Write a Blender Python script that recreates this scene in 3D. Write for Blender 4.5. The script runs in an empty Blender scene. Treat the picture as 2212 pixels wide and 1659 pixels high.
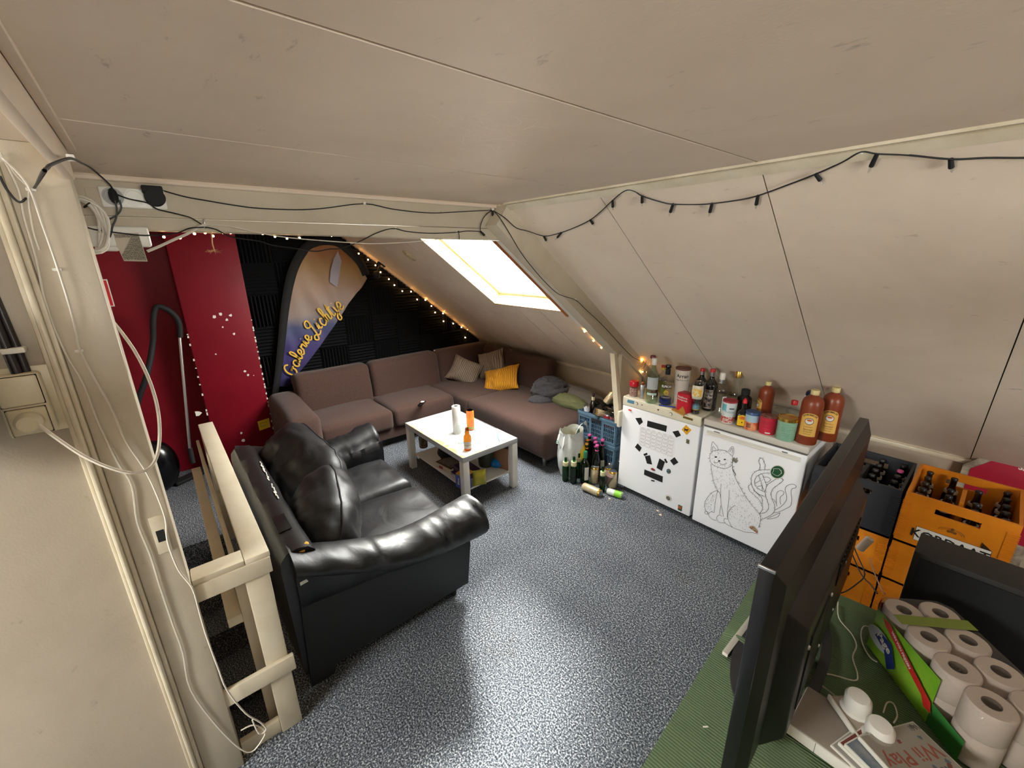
import bpy, bmesh, math, random
from mathutils import Vector, Matrix, Euler, noise
random.seed(7)
PI = math.pi
sc = bpy.context.scene
COL = sc.collection
# ---------------------------------------------------------------- camera
F_PX, PITCH, ROLL, YAW, CAM_H = 902.9, -0.29862, -0.01712, 0.87177, 1.9
def _cam_matrix():
    c, s = math.cos, math.sin
    base = Matrix(((1, 0, 0), (0, 0, -1), (0, 1, 0)))
    rx = Matrix(((1, 0, 0), (0, c(PITCH), -s(PITCH)), (0, s(PITCH), c(PITCH))))
    rr = Matrix(((c(ROLL), -s(ROLL), 0), (s(ROLL), c(ROLL), 0), (0, 0, 1)))
    rz = Matrix(((c(YAW), -s(YAW), 0), (s(YAW), c(YAW), 0), (0, 0, 1)))
    return rz @ rx @ base @ rr
CM = _cam_matrix()
EYE = Vector((0, 0, CAM_H))
cam_data = bpy.data.cameras.new('camera')
cam_data.sensor_width = 36.0
cam_data.lens = 36.0 * F_PX / 2212.0
cam_data.clip_start = 0.02
cam = bpy.data.objects.new('camera', cam_data)
cam.matrix_world = Matrix.Translation(EYE) @ CM.to_4x4()
COL.objects.link(cam)
sc.camera = cam
# ---------------------------------------------------------------- sky, window light, exposure
world = bpy.data.worlds.new('sky')
sc.world = world
world.use_nodes = True
wn = world.node_tree.nodes['Background']
wn.inputs[0].default_value = (1.0, 0.97, 0.93, 1)
wn.inputs[1].default_value = 7.0
sc.view_settings.view_transform = 'Standard'
sc.view_settings.look = 'None'
sc.view_settings.gamma = 1.0
sc.view_settings.use_curve_mapping = False
sc.view_settings.exposure = 2.97
sc.cycles.transparent_max_bounces = 32
sc.cycles.max_bounces = 14
sc.cycles.diffuse_bounces = 8
ANG = math.radians(37.8)
CA, SA = math.cos(ANG), math.sin(ANG)
CEIL, EY = 2.172, 1.58
def slope_pt(x, v, t=0.0):
    """point on the right-hand roof slope: v metres down the slope, t metres into the room"""
    return Vector((x, EY + v * CA - t * SA, CEIL - v * SA - t * CA))
YM = 0.55   # the other slope is the mirror image about the ridge at y = YM
def slope2_pt(x, v, t=0.0):
    p = slope_pt(x, v, t)
    return Vector((p.x, 2 * YM - p.y - 0.9, p.z))
def portal(name, fn, x0, x1, v0, v1):
    l = bpy.data.lights.new(name, 'AREA')
    l.shape = 'RECTANGLE'; l.size = x1 - x0; l.size_y = v1 - v0
    l.cycles.is_portal = True
    o = bpy.data.objects.new(name, l)
    a, b, c = fn(x0, v0, -.1), fn(x1, v0, -.1), fn(x0, v1, -.1)
    ctr = (fn(x0, v0, -.1) + fn(x1, v1, -.1)) / 2
    ux = (b - a).normalized(); inw = (fn(x0, v0, 1) - fn(x0, v0, 0)).normalized()
    z = -inw; y = z.cross(ux)
    o.matrix_world = Matrix.Translation(ctr) @ Matrix((ux, y, z)).transposed().to_4x4()
    COL.objects.link(o)
sun_l = bpy.data.lights.new('hazy_sun', 'SUN')
sun_l.energy = 2.6; sun_l.angle = math.radians(9); sun_l.color = (1.0, .95, .86)
sun_o = bpy.data.objects.new('hazy_sun', sun_l); COL.objects.link(sun_o)
sun_o.rotation_euler = Vector((1.70, -1.45, -1.76)).to_track_quat('-Z', 'Y').to_euler()
SKY1 = (-3.2, -2.31, .08, 1.16)
SKY2 = (-1.45, -.45, .35, 1.3)  # unseen opposite roof window, added to brighten fridge fronts and left wall
portal('skylight_portal', slope_pt, *SKY1)
portal('added_skylight_portal', slope2_pt, *SKY2)
WIN3 = (-.2, 1.1, 1.3, 2.05)       # y0, y1, z0, z1 of an unseen gable window, added for brightness
portal('added_window_portal', lambda y, z, t: Vector((3.0 - t, y, z)), *WIN3)
# ---------------------------------------------------------------- pixel to world helpers (photo frame 2212 x 1659)
def ray(px, py):
    return CM @ Vector(((px - 1106) / F_PX, (829.5 - py) / F_PX, -1.0))
def P(px, py, ax, val):
    d = ray(px, py); i = 'xyz'.index(ax)
    return EYE + d * ((val - EYE[i]) / d[i])
def S(px, py, off=0.0):
    d = ray(px, py); n = Vector((0, SA, CA)); k = n.dot(slope_pt(0, 0, off))
    return EYE + d * ((k - n.dot(EYE)) / n.dot(d))
def proj(p):
    q = CM.transposed() @ (Vector(p) - EYE)
    return (1106 + F_PX * q.x / -q.z, 829.5 - F_PX * q.y / -q.z, -q.z)
def height_at(x, y, py, z0=0.0):
    lo, hi = z0, z0 + 1.2
    for _ in range(40):
        m = (lo + hi) / 2
        if proj((x, y, m))[1] > py: lo = m
        else: hi = m
    return lo
# ---------------------------------------------------------------- materials
def new_mat(name):
    m = bpy.data.materials.new(name); m.use_nodes = True
    nt = m.node_tree; b = nt.nodes['Principled BSDF']
    return m, nt, b
def rgb(c):
    """sRGB 0-255 to linear"""
    return tuple(((v / 255) / 12.92 if v / 255 <= .04045 else ((v / 255 + .055) / 1.055) ** 2.4) for v in c) + (1,)
def node(nt, kind, **kw):
    n = nt.nodes.new(kind)
    for k, v in kw.items():
        if k in n.inputs: n.inputs[k].default_value = v
        else: setattr(n, k, v)
    return n
def coords(nt, kind='Object', scale=None):
    t = nt.nodes.new('ShaderNodeTexCoord'); out = t.outputs[kind]
    if scale:
        mp = nt.nodes.new('ShaderNodeMapping'); mp.inputs['Scale'].default_value = scale
        nt.links.new(out, mp.inputs[0]); out = mp.outputs[0]
    return out
def ramp(nt, src, stops):
    r = nt.nodes.new('ShaderNodeValToRGB')
    e = r.color_ramp.elements
    while len(e) < len(stops): e.new(.5)
    for i, (p, c) in enumerate(stops):
        e[i].position = p; e[i].color = c
    nt.links.new(src, r.inputs[0])
    return r.outputs[0]
def bump(nt, b, src, strength, dist=.002):
    n = nt.nodes.new('ShaderNodeBump'); n.inputs['Strength'].default_value = strength
    n.inputs['Distance'].default_value = dist
    nt.links.new(src, n.inputs['Height']); nt.links.new(n.outputs[0], b.inputs['Normal'])
def plain(name, c, rough=.5, metal=0.0, spec=.5, emit=0, coat=0, mottle=None, bmp=None, scale=None, sheen=0):
    """mottle = (second colour, noise scale, contrast); bmp = (noise scale, strength, distance)"""
    m, nt, b = new_mat(name)
    b.inputs['Base Color'].default_value = rgb(c)
    b.inputs['Roughness'].default_value = rough; b.inputs['Metallic'].default_value = metal
    b.inputs['Specular IOR Level'].default_value = spec
    b.inputs['Coat Weight'].default_value = coat
    b.inputs['Sheen Weight'].default_value = sheen
    if emit:
        b.inputs['Emission Color'].default_value = rgb(c); b.inputs['Emission Strength'].default_value = emit
    if mottle:
        n = node(nt, 'ShaderNodeTexNoise', Scale=mottle[1], Detail=6.0, Roughness=.6)
        nt.links.new(coords(nt, 'Object', scale), n.inputs['Vector'])
        w = mottle[2]
        nt.links.new(ramp(nt, n.outputs[0], [(.5 - w, rgb(c)), (.5 + w, rgb(mottle[0]))]), b.inputs['Base Color'])
    if bmp:
        n2 = node(nt, 'ShaderNodeTexNoise', Scale=bmp[0], Detail=4.0)
        nt.links.new(coords(nt, 'Object', scale), n2.inputs['Vector'])
        bump(nt, b, n2.outputs[0], bmp[1], bmp[2])
    return m
def glassy(name, tint, gloss=.12, rough=.03):
    """thin clear shell: tinted transparency with a fresnel gloss"""
    m = bpy.data.materials.new(name); m.use_nodes = True; nt = m.node_tree; nt.nodes.clear()
    out = nt.nodes.new('ShaderNodeOutputMaterial')
    tr = node(nt, 'ShaderNodeBsdfTransparent'); tr.inputs[0].default_value = tuple(tint) + (1,)
    gl = node(nt, 'ShaderNodeBsdfGlossy'); gl.inputs['Roughness'].default_value = rough
    lw = nt.nodes.new('ShaderNodeLayerWeight')
    fr = node(nt, 'ShaderNodeMath', operation='POWER'); fr.inputs[1].default_value = 4.0
    nt.links.new(lw.outputs['Facing'], fr.inputs[0])
    ad = node(nt, 'ShaderNodeMath', operation='MULTIPLY_ADD'); ad.inputs[1].default_value = .8; ad.inputs[2].default_value = gloss * .5
    mx = nt.nodes.new('ShaderNodeMixShader')
    nt.links.new(fr.outputs[0], ad.inputs[0]); nt.links.new(ad.outputs[0], mx.inputs[0])
    nt.links.new(tr.outputs[0], mx.inputs[1]); nt.links.new(gl.outputs[0], mx.inputs[2])
    nt.links.new(mx.outputs[0], out.inputs[0])
    return m
def plaster(name, c1, c2, scuff=True, rough=.62):
    m, nt, b = new_mat(name)
    co = coords(nt)
    n = node(nt, 'ShaderNodeTexNoise', Scale=2.2, Detail=8.0, Roughness=.65, Distortion=.4)
    nt.links.new(co, n.inputs['Vector'])
    base = ramp(nt, n.outputs[0], [(.3, rgb(c1)), (.72, rgb(c2))])
    if scuff:
        mp = nt.nodes.new('ShaderNodeMapping'); mp.inputs['Scale'].default_value = (6, 16, 16); mp.inputs['Rotation'].default_value = (0, 0, .35)
        nt.links.new(co, mp.inputs[0])
        s = node(nt, 'ShaderNodeTexNoise', Scale=1.6, Detail=9.0, Roughness=.72); nt.links.new(mp.outputs[0], s.inputs['Vector'])
        mask = ramp(nt, s.outputs[0], [(.63, (0, 0, 0, 1)), (.74, (.6, .6, .6, 1))])
        mx = nt.nodes.new('ShaderNodeMix'); mx.data_type = 'RGBA'
        nt.links.new(mask, mx.inputs[0]); nt.links.new(base, mx.inputs[6]); mx.inputs[7].default_value = rgb((120, 108, 96))
        base = mx.outputs[2]
    nt.links.new(base, b.inputs['Base Color'])
    b.inputs['Roughness'].default_value = rough
    f = node(nt, 'ShaderNodeTexNoise', Scale=160.0, Detail=3.0); nt.links.new(co, f.inputs['Vector'])
    bump(nt, b, f.outputs[0], .25, .001)
    return m
def carpet_mat():
    m, nt, b = new_mat('blue_grey_carpet')
    co = coords(nt)
    v = node(nt, 'ShaderNodeTexNoise', Scale=135.0, Detail=2.0, Roughness=.7); nt.links.new(co, v.inputs['Vector'])
    n = node(nt, 'ShaderNodeTexNoise', Scale=3.0, Detail=5.0); nt.links.new(co, n.inputs['Vector'])
    c = ramp(nt, v.outputs[0], [(.34, rgb((30, 33, 37))), (.46, rgb((72, 76, 83))), (.54, rgb((102, 107, 114))), (.68, rgb((196, 198, 199)))])
    s = ramp(nt, n.outputs[0], [(.35, (.78, .78, .8, 1)), (.65, (1, 1, 1, 1))])
    mx = nt.nodes.new('ShaderNodeMix'); mx.data_type = 'RGBA'; mx.blend_type = 'MULTIPLY'; mx.inputs[0].default_value = 1
    nt.links.new(c, mx.inputs[6]); nt.links.new(s, mx.inputs[7])
    n3 = node(nt, 'ShaderNodeTexNoise', Scale=1.7, Detail=6.0, Roughness=.7); nt.links.new(co, n3.inputs['Vector'])
    st_ = ramp(nt, n3.outputs[0], [(.60, (0, 0, 0, 1)), (.72, (.55, .55, .55, 1))])
    m2 = nt.nodes.new('ShaderNodeMix'); m2.data_type = 'RGBA'; m2.blend_type = 'MULTIPLY'
    nt.links.new(st_, m2.inputs[0]); nt.links.new(mx.outputs[2], m2.inputs[6]); m2.inputs[7].default_value = (.62, .52, .42, 1)
    nt.links.new(m2.outputs[2], b.inputs['Base Color'])
    b.inputs['Roughness'].default_value = 1; b.inputs['Specular IOR Level'].default_value = .1
    return m
def stripe_mat(name, c1, c2, scale, axis='X', depth=.004, rough=.9, strength=.8):
    m, nt, b = new_mat(name)
    co = coords(nt)
    w = node(nt, 'ShaderNodeTexWave', Scale=scale, Distortion=1.2, Detail=1.0); w.inputs['Detail Scale'].default_value = 1.5
    w.wave_type = 'BANDS'; w.bands_direction = axis
    nt.links.new(co, w.inputs['Vector'])
    nt.links.new(ramp(nt, w.outputs[0], [(.1, rgb(c1)), (.7, rgb(c2))]), b.inputs['Base Color'])
    b.inputs['Roughness'].default_value = rough; b.inputs['Specular IOR Level'].default_value = .15
    bump(nt, b, w.outputs[0], strength, depth)
    return m
def leather_mat():
    m, nt, b = new_mat('black_leather')
    co = coords(nt)
    n = node(nt, 'ShaderNodeTexNoise', Scale=7.0, Detail=5.0, Roughness=.5, Distortion=1.2); nt.links.new(co, n.inputs['Vector'])
    g = node(nt, 'ShaderNodeTexVoronoi', Scale=330.0); nt.links.new(co, g.inputs['Vector'])
    ad = node(nt, 'ShaderNodeMath', operation='MULTIPLY_ADD'); ad.inputs[1].default_value = .03
    nt.links.new(g.outputs[0], ad.inputs[0]); nt.links.new(n.outputs[0], ad.inputs[2])
    nt.links.new(ramp(nt, n.outputs[0], [(.35, rgb((13, 13, 15))), (.7, rgb((25, 25, 28)))]), b.inputs['Base Color'])
    nt.links.new(ramp(nt, n.outputs[0], [(.3, (.40, .40, .40, 1)), (.7, (.52, .52, .52, 1))]), b.inputs['Roughness'])
    b.inputs['Specular IOR Level'].default_value = .5
    bump(nt, b, ad.outputs[0], .30, .012)
    return m
M = {}
M['ceil'] = plaster('painted_board', (226, 209, 190), (216, 198, 178))
M['slope'] = plaster('painted_roof_board', (222, 207, 189), (210, 194, 175))
M['wall'] = plaster('painted_grain_panel', (190, 177, 158), (176, 162, 143), rough=.5)
M['panel'] = plaster('worn_grain_panel', (172, 160, 142), (158, 146, 128), rough=.5)
M['beam'] = plaster('aged_beam_paint', (204, 193, 172), (180, 168, 146))
M['post'] = plaster('worn_post_paint', (206, 196, 176), (186, 176, 156), rough=.4)
M['trimpaint'] = plain('cream_gloss_paint', (214, 204, 182), .35, mottle=((190, 178, 152), 9, .2))
M['railpaint'] = plain('chipped_cream_paint', (216, 207, 186), .45, mottle=((202, 190, 164), 10, .3), bmp=(30, .3, .003))
M['carpet'] = carpet_mat()
M['red'] = plaster('crimson_wall_paint', (122, 12, 30), (108, 9, 25), scuff=False, rough=.5)
M['red'].node_tree.nodes['Principled BSDF'].inputs['Specular IOR Level'].default_value = .2
M['foam'] = plain('black_acoustic_foam', (26, 27, 29), .95, spec=.1)
M['dark'] = plain('dark_gap', (30, 26, 22), .9)
M['white'] = plain('white_lacquer', (232, 230, 224), .35, mottle=((222, 218, 208), 5, .3))
M['tabletop'] = plain('white_table_foil', (176, 179, 180), .35, mottle=((180, 182, 183), 4, .3))
M['chip'] = plain('bare_chipboard', (196, 158, 108), .8, mottle=((164, 124, 76), 60, .2))
M['fridge'] = plain('white_enamel', (244, 246, 250), .3, bmp=(240, .05, .0005))
M['fridgecream'] = plain('yellowed_plastic', (228, 222, 200), .4)
M['black'] = plain('black_matt', (16, 16, 17), .75)
M['blackgloss'] = plain('black_gloss_plastic', (12, 12, 14), .22)
M['cable'] = plain('black_cable', (14, 14, 16), .5)
M['wcable'] = plain('white_cable', (214, 206, 192), .45)
M['wplastic'] = plain('white_plastic', (226, 222, 212), .35)
M['cream'] = plain('cream_plastic', (214, 204, 176), .35)
M['leather'] = leather_mat()
M['leatherflat'] = plain('black_leather_panel', (17, 18, 20), .55, bmp=(90, .2, .002))
M['sofa'] = plain('brown_woven_fabric', (82, 62, 55), .95, spec=.12, mottle=((64, 47, 42), 130, .2), bmp=(500, .5, .002), sheen=.12)
M['green_cloth'] = stripe_mat('green_ribbed_cloth', (84, 102, 74), (106, 124, 94), 34, 'Y', .003)
M['steel'] = plain('brushed_steel', (190, 190, 192), .3, metal=1)
M['chrome'] = plain('chrome', (215, 215, 218), .12, metal=1)
M['gold'] = plain('gold_foil', (212, 172, 84), .25, metal=.9)
M['glass'] = glassy('clear_glass', (.9, .93, .92))
M['pane'] = glassy('window_pane', (.96, .98, .98), .02)
M['cglass'] = glassy('greenish_clear_glass', (.72, .84, .76))
M['gglass'] = glassy('green_bottle_glass', (.06, .3, .10), .1)
M['bglass'] = plain('dark_brown_glass', (24, 14, 8), .08, coat=.5)
M['aglass'] = glassy('amber_glass', (.62, .34, .09), .08)
M['kglass'] = plain('black_bottle_glass', (10, 12, 11), .08, coat=.5)
M['film'] = glassy('clear_film', (.93, .94, .93), .1, .12)
M['clay'] = plain('brown_stoneware', (142, 66, 34), .35, mottle=((118, 50, 26), 12, .3))
def colr(name, c, rough=.5, **k):
    if name not in M: M[name] = plain(name, c, rough, **k)
    return M[name]
# ---------------------------------------------------------------- geometry: every builder returns (verts, faces)
def join(*gs):
    V, Fs = [], []
    for v, f in gs:
        k = len(V); V += [Vector(p) for p in v]; Fs += [tuple(i + k for i in q) for q in f]
    return V, Fs
def xf(g, fn):
    return [Vector(fn(Vector(p))) for p in g[0]], g[1]
def mv(g, mat):
    return [mat @ Vector(p) for p in g[0]], g[1]
def move(g, x=0, y=0, z=0, rz=0, rx=0, ry=0):
    return mv(g, Matrix.Translation((x, y, z)) @ Euler((rx, ry, rz)).to_matrix().to_4x4())
def hexa(c):
    """8 corners: bottom loop then top loop"""
    return [Vector(p) for p in c], [(3, 2, 1, 0), (4, 5, 6, 7), (0, 1, 5, 4), (1, 2, 6, 5), (2, 3, 7, 6), (3, 0, 4, 7)]
def box(x0, x1, y0, y1, z0, z1):
    return hexa([(x0, y0, z0), (x1, y0, z0), (x1, y1, z0), (x0, y1, z0), (x0, y0, z1), (x1, y0, z1), (x1, y1, z1), (x0, y1, z1)])
def bm_out(bm):
    bm.verts.ensure_lookup_table()
    r = [v.co.copy() for v in bm.verts], [tuple(v.index for v in f.verts) for f in bm.faces]
    bm.free(); return r
def bevel(g, r, seg=2):
    bm = bmesh.new(); vs = [bm.verts.new(p) for p in g[0]]
    for f in g[1]: bm.faces.new([vs[i] for i in f])
    bm.verts.index_update()
    bmesh.ops.bevel(bm, geom=list(bm.edges), offset=r, segments=seg, profile=.5, affect='EDGES')
    bm.verts.index_update()
    return bm_out(bm)
def rbox(x0, x1, y0, y1, z0, z1, r=.004, seg=2):
    return bevel(box(x0, x1, y0, y1, z0, z1), r, seg)
def subdiv(g, n=1):
    bm = bmesh.new(); vs = [bm.verts.new(p) for p in g[0]]
    for f in g[1]: bm.faces.new([vs[i] for i in f])
    bmesh.ops.subdivide_edges(bm, edges=list(bm.edges), cuts=n, use_grid_fill=True)
    bm.verts.index_update(); return bm_out(bm)
def lathe(prof, n=20, a0=0.0, a1=2 * PI, cap=True):
    full = abs(a1 - a0 - 2 * PI) < 1e-6
    m = n if full else n + 1
    V, Fs = [], []
    for r, z in prof:
        for i in range(m):
            a = a0 + (a1 - a0) * i / n
            V.append(Vector((r * math.cos(a), r * math.sin(a), z)))
    for j in range(len(prof) - 1):
        for i in range(n):
            k = (i + 1) % m
            Fs.append((j * m + i, j * m + k, (j + 1) * m + k, (j + 1) * m + i))
    if full and cap:
        for j, rev in ((0, True), (len(prof) - 1, False)):
            if prof[j][0] > 1e-5:
                ring = [j * m + i for i in range(m)]
                Fs.append(tuple(ring[::-1] if rev else ring))
    return V, Fs
def tube(pts, r, n=6, closed=False):
    pts = [Vector(p) for p in pts]
    rr = r if isinstance(r, (list, tuple)) else [r] * len(pts)
    V, Fs = [], []; up = None; L = len(pts)
    for i, p in enumerate(pts):
        if closed: t = pts[(i + 1) % L] - pts[i - 1]
        else: t = pts[min(i + 1, L - 1)] - pts[max(i - 1, 0)]
        if t.length < 1e-9: t = Vector((0, 0, 1))
        t.normalize()
        if up is None:
            up = Vector((0, 0, 1)) if abs(t.z) < .9 else Vector((1, 0, 0))
        a = t.cross(up)
        if a.length < 1e-6: a = t.orthogonal()
        a.normalize(); b = a.cross(t).normalized(); up = b
        for k in range(n):
            q = 2 * PI * k / n
            V.append(p + (a * math.cos(q) + b * math.sin(q)) * rr[i])
    for i in range(L if closed else L - 1):
        j = (i + 1) % L
        for k in range(n):
            l = (k + 1) % n
            Fs.append((i * n + k, i * n + l, j * n + l, j * n + k))
    if not closed:
        Fs.append(tuple(range(n))[::-1]); Fs.append(tuple((L - 1) * n + k for k in range(n)))
    return V, Fs
def smooth(pts, n=6, closed=False):
    """Catmull-Rom through the points"""
    pts = [Vector(p) for p in pts]; L = len(pts); out = []
    if L < 3: return pts
    rng = range(L if closed else L - 1)
    for i in rng:
        if closed: p0, p1, p2, p3 = pts[i - 1], pts[i], pts[(i + 1) % L], pts[(i + 2) % L]
        else: p0, p1, p2, p3 = pts[max(i - 1, 0)], pts[i], pts[i + 1], pts[min(i + 2, L - 1)]
        for k in range(n):
            t = k / n
            out.append(.5 * ((2 * p1) + (p2 - p0) * t + (2 * p0 - 5 * p1 + 4 * p2 - p3) * t * t + (3 * p1 - p0 - 3 * p2 + p3) * t ** 3))
    if not closed: out.append(pts[-1])
    return out
def ribbon(pts, w, nrm):
    """flat strip of width w lying in the plane with normal nrm"""
    pts = [Vector(p) for p in pts]; nrm = Vector(nrm).normalized(); V, Fs = [], []
    for i, p in enumerate(pts):
        t = pts[min(i + 1, len(pts) - 1)] - pts[max(i - 1, 0)]
        s = t.cross(nrm)
        if s.length < 1e-9: s = nrm.orthogonal()
        s = s.normalized() * w / 2
        V += [p - s, p + s]
    for i in range(len(pts) - 1):
        Fs.append((2 * i, 2 * i + 1, 2 * i + 3, 2 * i + 2))
    return V, Fs
def plate(poly, d):
    """flat polygon given thickness vector d"""
    n = len(poly); d = Vector(d)
    V = [Vector(p) for p in poly] + [Vector(p) + d for p in poly]
    Fs = [tuple(range(n))[::-1], tuple(range(n, 2 * n))] + [(i, (i + 1) % n, (i + 1) % n + n, i + n) for i in range(n)]
    return V, Fs
def ball(r, seg=14, rings=9, sq=(1, 1, 1)):
    prof = [(r * math.sin(PI * j / rings) * 1.0, -r * math.cos(PI * j / rings)) for j in range(rings + 1)]
    prof[0] = (1e-4, -r); prof[-1] = (1e-4, r)
    return xf(lathe(prof, seg), lambda p: (p.x * sq[0], p.y * sq[1], p.z * sq[2]))
def pillow(w, d, h, n=16, pinch=.12, seed=0, wob=.0):
    """square cushion: full in the middle, thin seam at the edge, corners drawn out"""
    V, Fs = [], []; m = n + 1
    for side in (1, -1):
        for j in range(m):
            for i in range(m):
                u, v = 2 * i / n - 1, 2 * j / n - 1
                t = max(0, (1 - abs(u) ** 2.6)) ** .5 * max(0, (1 - abs(v) ** 2.6)) ** .5
                x = u * w / 2 * (1 - pinch * (1 - v * v)); y = v * d / 2 * (1 - pinch * (1 - u * u))
                z = side * (h / 2 * t + .003)
                if wob:
                    q = noise.noise(Vector((x * 7 + seed, y * 7, side * 3.0))) + .5 * noise.noise(Vector((x * 18, y * 18 + seed, 1)))
                    z += q * wob * (t + .15)
                V.append(Vector((x, y, z)))
    o = m * m
    for j in range(n):
        for i in range(n):
            a = j * m + i
            Fs.append((a, a + 1, a + m + 1, a + m)); Fs.append((o + a + m, o + a + m + 1, o + a + 1, o + a))
    edge = [i for i in range(n)] + [j * m + n for j in range(n)] + [n * m + i for i in range(n, 0, -1)] + [j * m for j in range(n, 0, -1)]
    for k in range(len(edge)):
        a, b = edge[k], edge[(k + 1) % len(edge)]
        Fs.append((a, a + o, b + o, b)[::-1])
    return V, Fs
def puffbox(x0, x1, y0, y1, z0, z1, r=.05, crown=.03, wob=.0, n=8, seed=0, seg=3):
    """upholstered block: rounded edges, crowned top, slight unevenness"""
    g = bevel(box(x0, x1, y0, y1, z0, z1), r, seg)
    g = subdiv(g, 1) if n > 4 else g
    bm = bmesh.new(); vs = [bm.verts.new(p) for p in g[0]]
    for f in g[1]: bm.faces.new([vs[i] for i in f])
    bmesh.ops.triangulate(bm, faces=[f for f in bm.faces if len(f.verts) > 4])
    big = [e for e in bm.edges if e.calc_length() > .09]
    for _ in range(3):
        big = [e for e in bm.edges if e.calc_length() > .09]
        if not big: break
        bmesh.ops.subdivide_edges(bm, edges=big, cuts=1, use_grid_fill=True)
    bmesh.ops.triangulate(bm, faces=list(bm.faces))
    bm.verts.index_update(); g = bm_out(bm)
    cx, cy = (x0 + x1) / 2, (y0 + y1) / 2; hx, hy = (x1 - x0) / 2, (y1 - y0) / 2; cz = (z0 + z1) / 2; hz = (z1 - z0) / 2
    def fn(p):
        u, v, w = (p.x - cx) / hx, (p.y - cy) / hy, (p.z - cz) / hz
        q = p.copy()
        q.z += crown * w * max(0, 1 - u * u) * max(0, 1 - v * v)
        if wob:
            nn = noise.noise_vector(Vector((p.x * 5 + seed, p.y * 5, p.z * 5)))
            q += nn * wob
        return q
    return xf(g, fn)
def bar(a, b, w, h, up=(0, 0, 1)):
    """rectangular bar from a to b"""
    a, b = Vector(a), Vector(b); t = (b - a).normalized(); up = Vector(up)
    s = t.cross(up).normalized() * w / 2; u = s.cross(t).normalized() * h / 2
    return hexa([a - s - u, a + s - u, b + s - u, b - s - u, a - s + u, a + s + u, b + s + u, b - s + u])
# ---------------------------------------------------------------- objects
def obj(name, g, m, parent=None, loc=None, sharp=38, kind=None, label=None, flat=False):
    me = bpy.data.meshes.new(name)
    me.from_pydata([tuple(p) for p in g[0]], [], g[1])
    me.materials.append(m)
    if not flat:
        me.polygons.foreach_set('use_smooth', [True] * len(me.polygons))
        me.set_sharp_from_angle(angle=math.radians(sharp))
    me.update()
    o = bpy.data.objects.new(name, me); COL.objects.link(o)
    if parent is not None: o.parent = parent
    if loc is not None: o.location = loc
    if kind: o['kind'] = kind
    if label: o['label'] = label
    return o
def thing(name, label, cat, loc=(0, 0, 0), rz=0, group=None, rot=None):
    o = bpy.data.objects.new(name, None); COL.objects.link(o)
    o.empty_display_size = .05
    o.location = loc; o.rotation_euler = rot if rot is not None else (0, 0, rz)
    o['label'] = label; o['category'] = cat
    if group: o['group'] = group
    return o
def tag(o, label, cat, group=None):
    o['label'] = label; o['category'] = cat
    if group: o['group'] = group
    return o
def struct(name, g, m, parent=None, label=None, **k):
    o = obj(name, g, m, parent, **k)
    if parent is None: o['kind'] = 'structure'
    if label: o['label'] = label
    return o
def dup(root, loc, rz=None, rot=None, label=None):
    r = root.copy(); COL.objects.link(r); r.location = loc
    if rot is not None: r.rotation_euler = rot
    elif rz is not None: r.rotation_euler = (0, 0, rz)
    if label: r['label'] = label
    for ch in list(root.children):
        c = ch.copy(); COL.objects.link(c); c.parent = r
        for g in ch.children:
            d = g.copy(); COL.objects.link(d); d.parent = c
    return r
_tc = {}
def text_geo(s, size, bold=0.0, res=2):
    """mesh of a line of lettering in the xy plane, centred"""
    cu = bpy.data.curves.new('t', 'FONT'); cu.body = s; cu.size = size; cu.align_x = 'CENTER'; cu.align_y = 'CENTER'
    cu.offset = bold; cu.resolution_u = res
    o = bpy.data.objects.new('t', cu); COL.objects.link(o)
    dg = bpy.context.evaluated_depsgraph_get(); dg.update()
    me = o.evaluated_get(dg).to_mesh()
    g = [v.co.copy() for v in me.vertices], [tuple(p.vertices) for p in me.polygons]
    o.evaluated_get(dg).to_mesh_clear()
    bpy.data.objects.remove(o); bpy.data.curves.remove(cu)
    return g
def text_on(name, s, size, m, parent, origin, right, up, bold=0.0, rot=0.0, sx=1.0):
    """flat lettering at origin, reading along right"""
    r, u = Vector(right).normalized(), Vector(up).normalized(); o = Vector(origin)
    c, sn = math.cos(rot), math.sin(rot)
    g = xf(text_geo(s, size, bold), lambda p: o + r * ((p.x * c - p.y * sn) * sx) + u * (p.x * sn + p.y * c))
    return obj(name, g, m, parent, flat=True)
def wrap_text(name, s, size, m, parent, R, z, ang, bold=0.0, arc=0.0, sx=1.0):
    def fn(p):
        a = ang + p.x * sx / R
        zz = z + p.y - arc * (p.x * p.x)
        return (R * math.cos(a), R * math.sin(a), zz)
    g = subdiv(text_geo(s, size, bold), 1) if len(s) < 3 else text_geo(s, size, bold)
    return obj(name, xf(g, fn), m, parent, flat=True)
# ================================================================ THE SETTING
XL, XR = -4.75, 3.0          # far gable wall, wall behind the camera's right
YK, YK2 = 3.45, -3.25        # knee walls
VK = (YK - EY) / CA          # length of the slope
VM = Matrix.Identity(4)
# floor with the stairwell opening
SX0, SX1, SY0, SY1 = -3.35, -1.66, -1.05, 0.045
fl = join(box(XL, XR, SY1, YK, -.2, 0), box(XL, SX0, YK2, SY1, -.2, 0), box(SX1, XR, YK2, SY1, -.2, 0), box(SX0, SX1, YK2, SY0, -.2, 0))
floor = struct('floor', fl, M['carpet'])
for i in range(7):
    obj('stair_step', box(SX0 + .24 * i, SX0 + .24 * i + .26, SY0, SY1, -.2 * (i + 1) - .2, -.2 * (i + 1)), M['carpet'], floor)
obj('stair_lining', join(box(SX0, SX1 + .02, SY1, SY1 + .02, -2.2, -.2), box(SX0, SX1, SY0 - .02, SY0, -2.2, -.2), box(SX1, SX1 + .02, SY0, SY1, -2.2, -.2), box(SX0, SX1, SY0, SY1, -2.24, -2.2)), M['wall'], floor)
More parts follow.
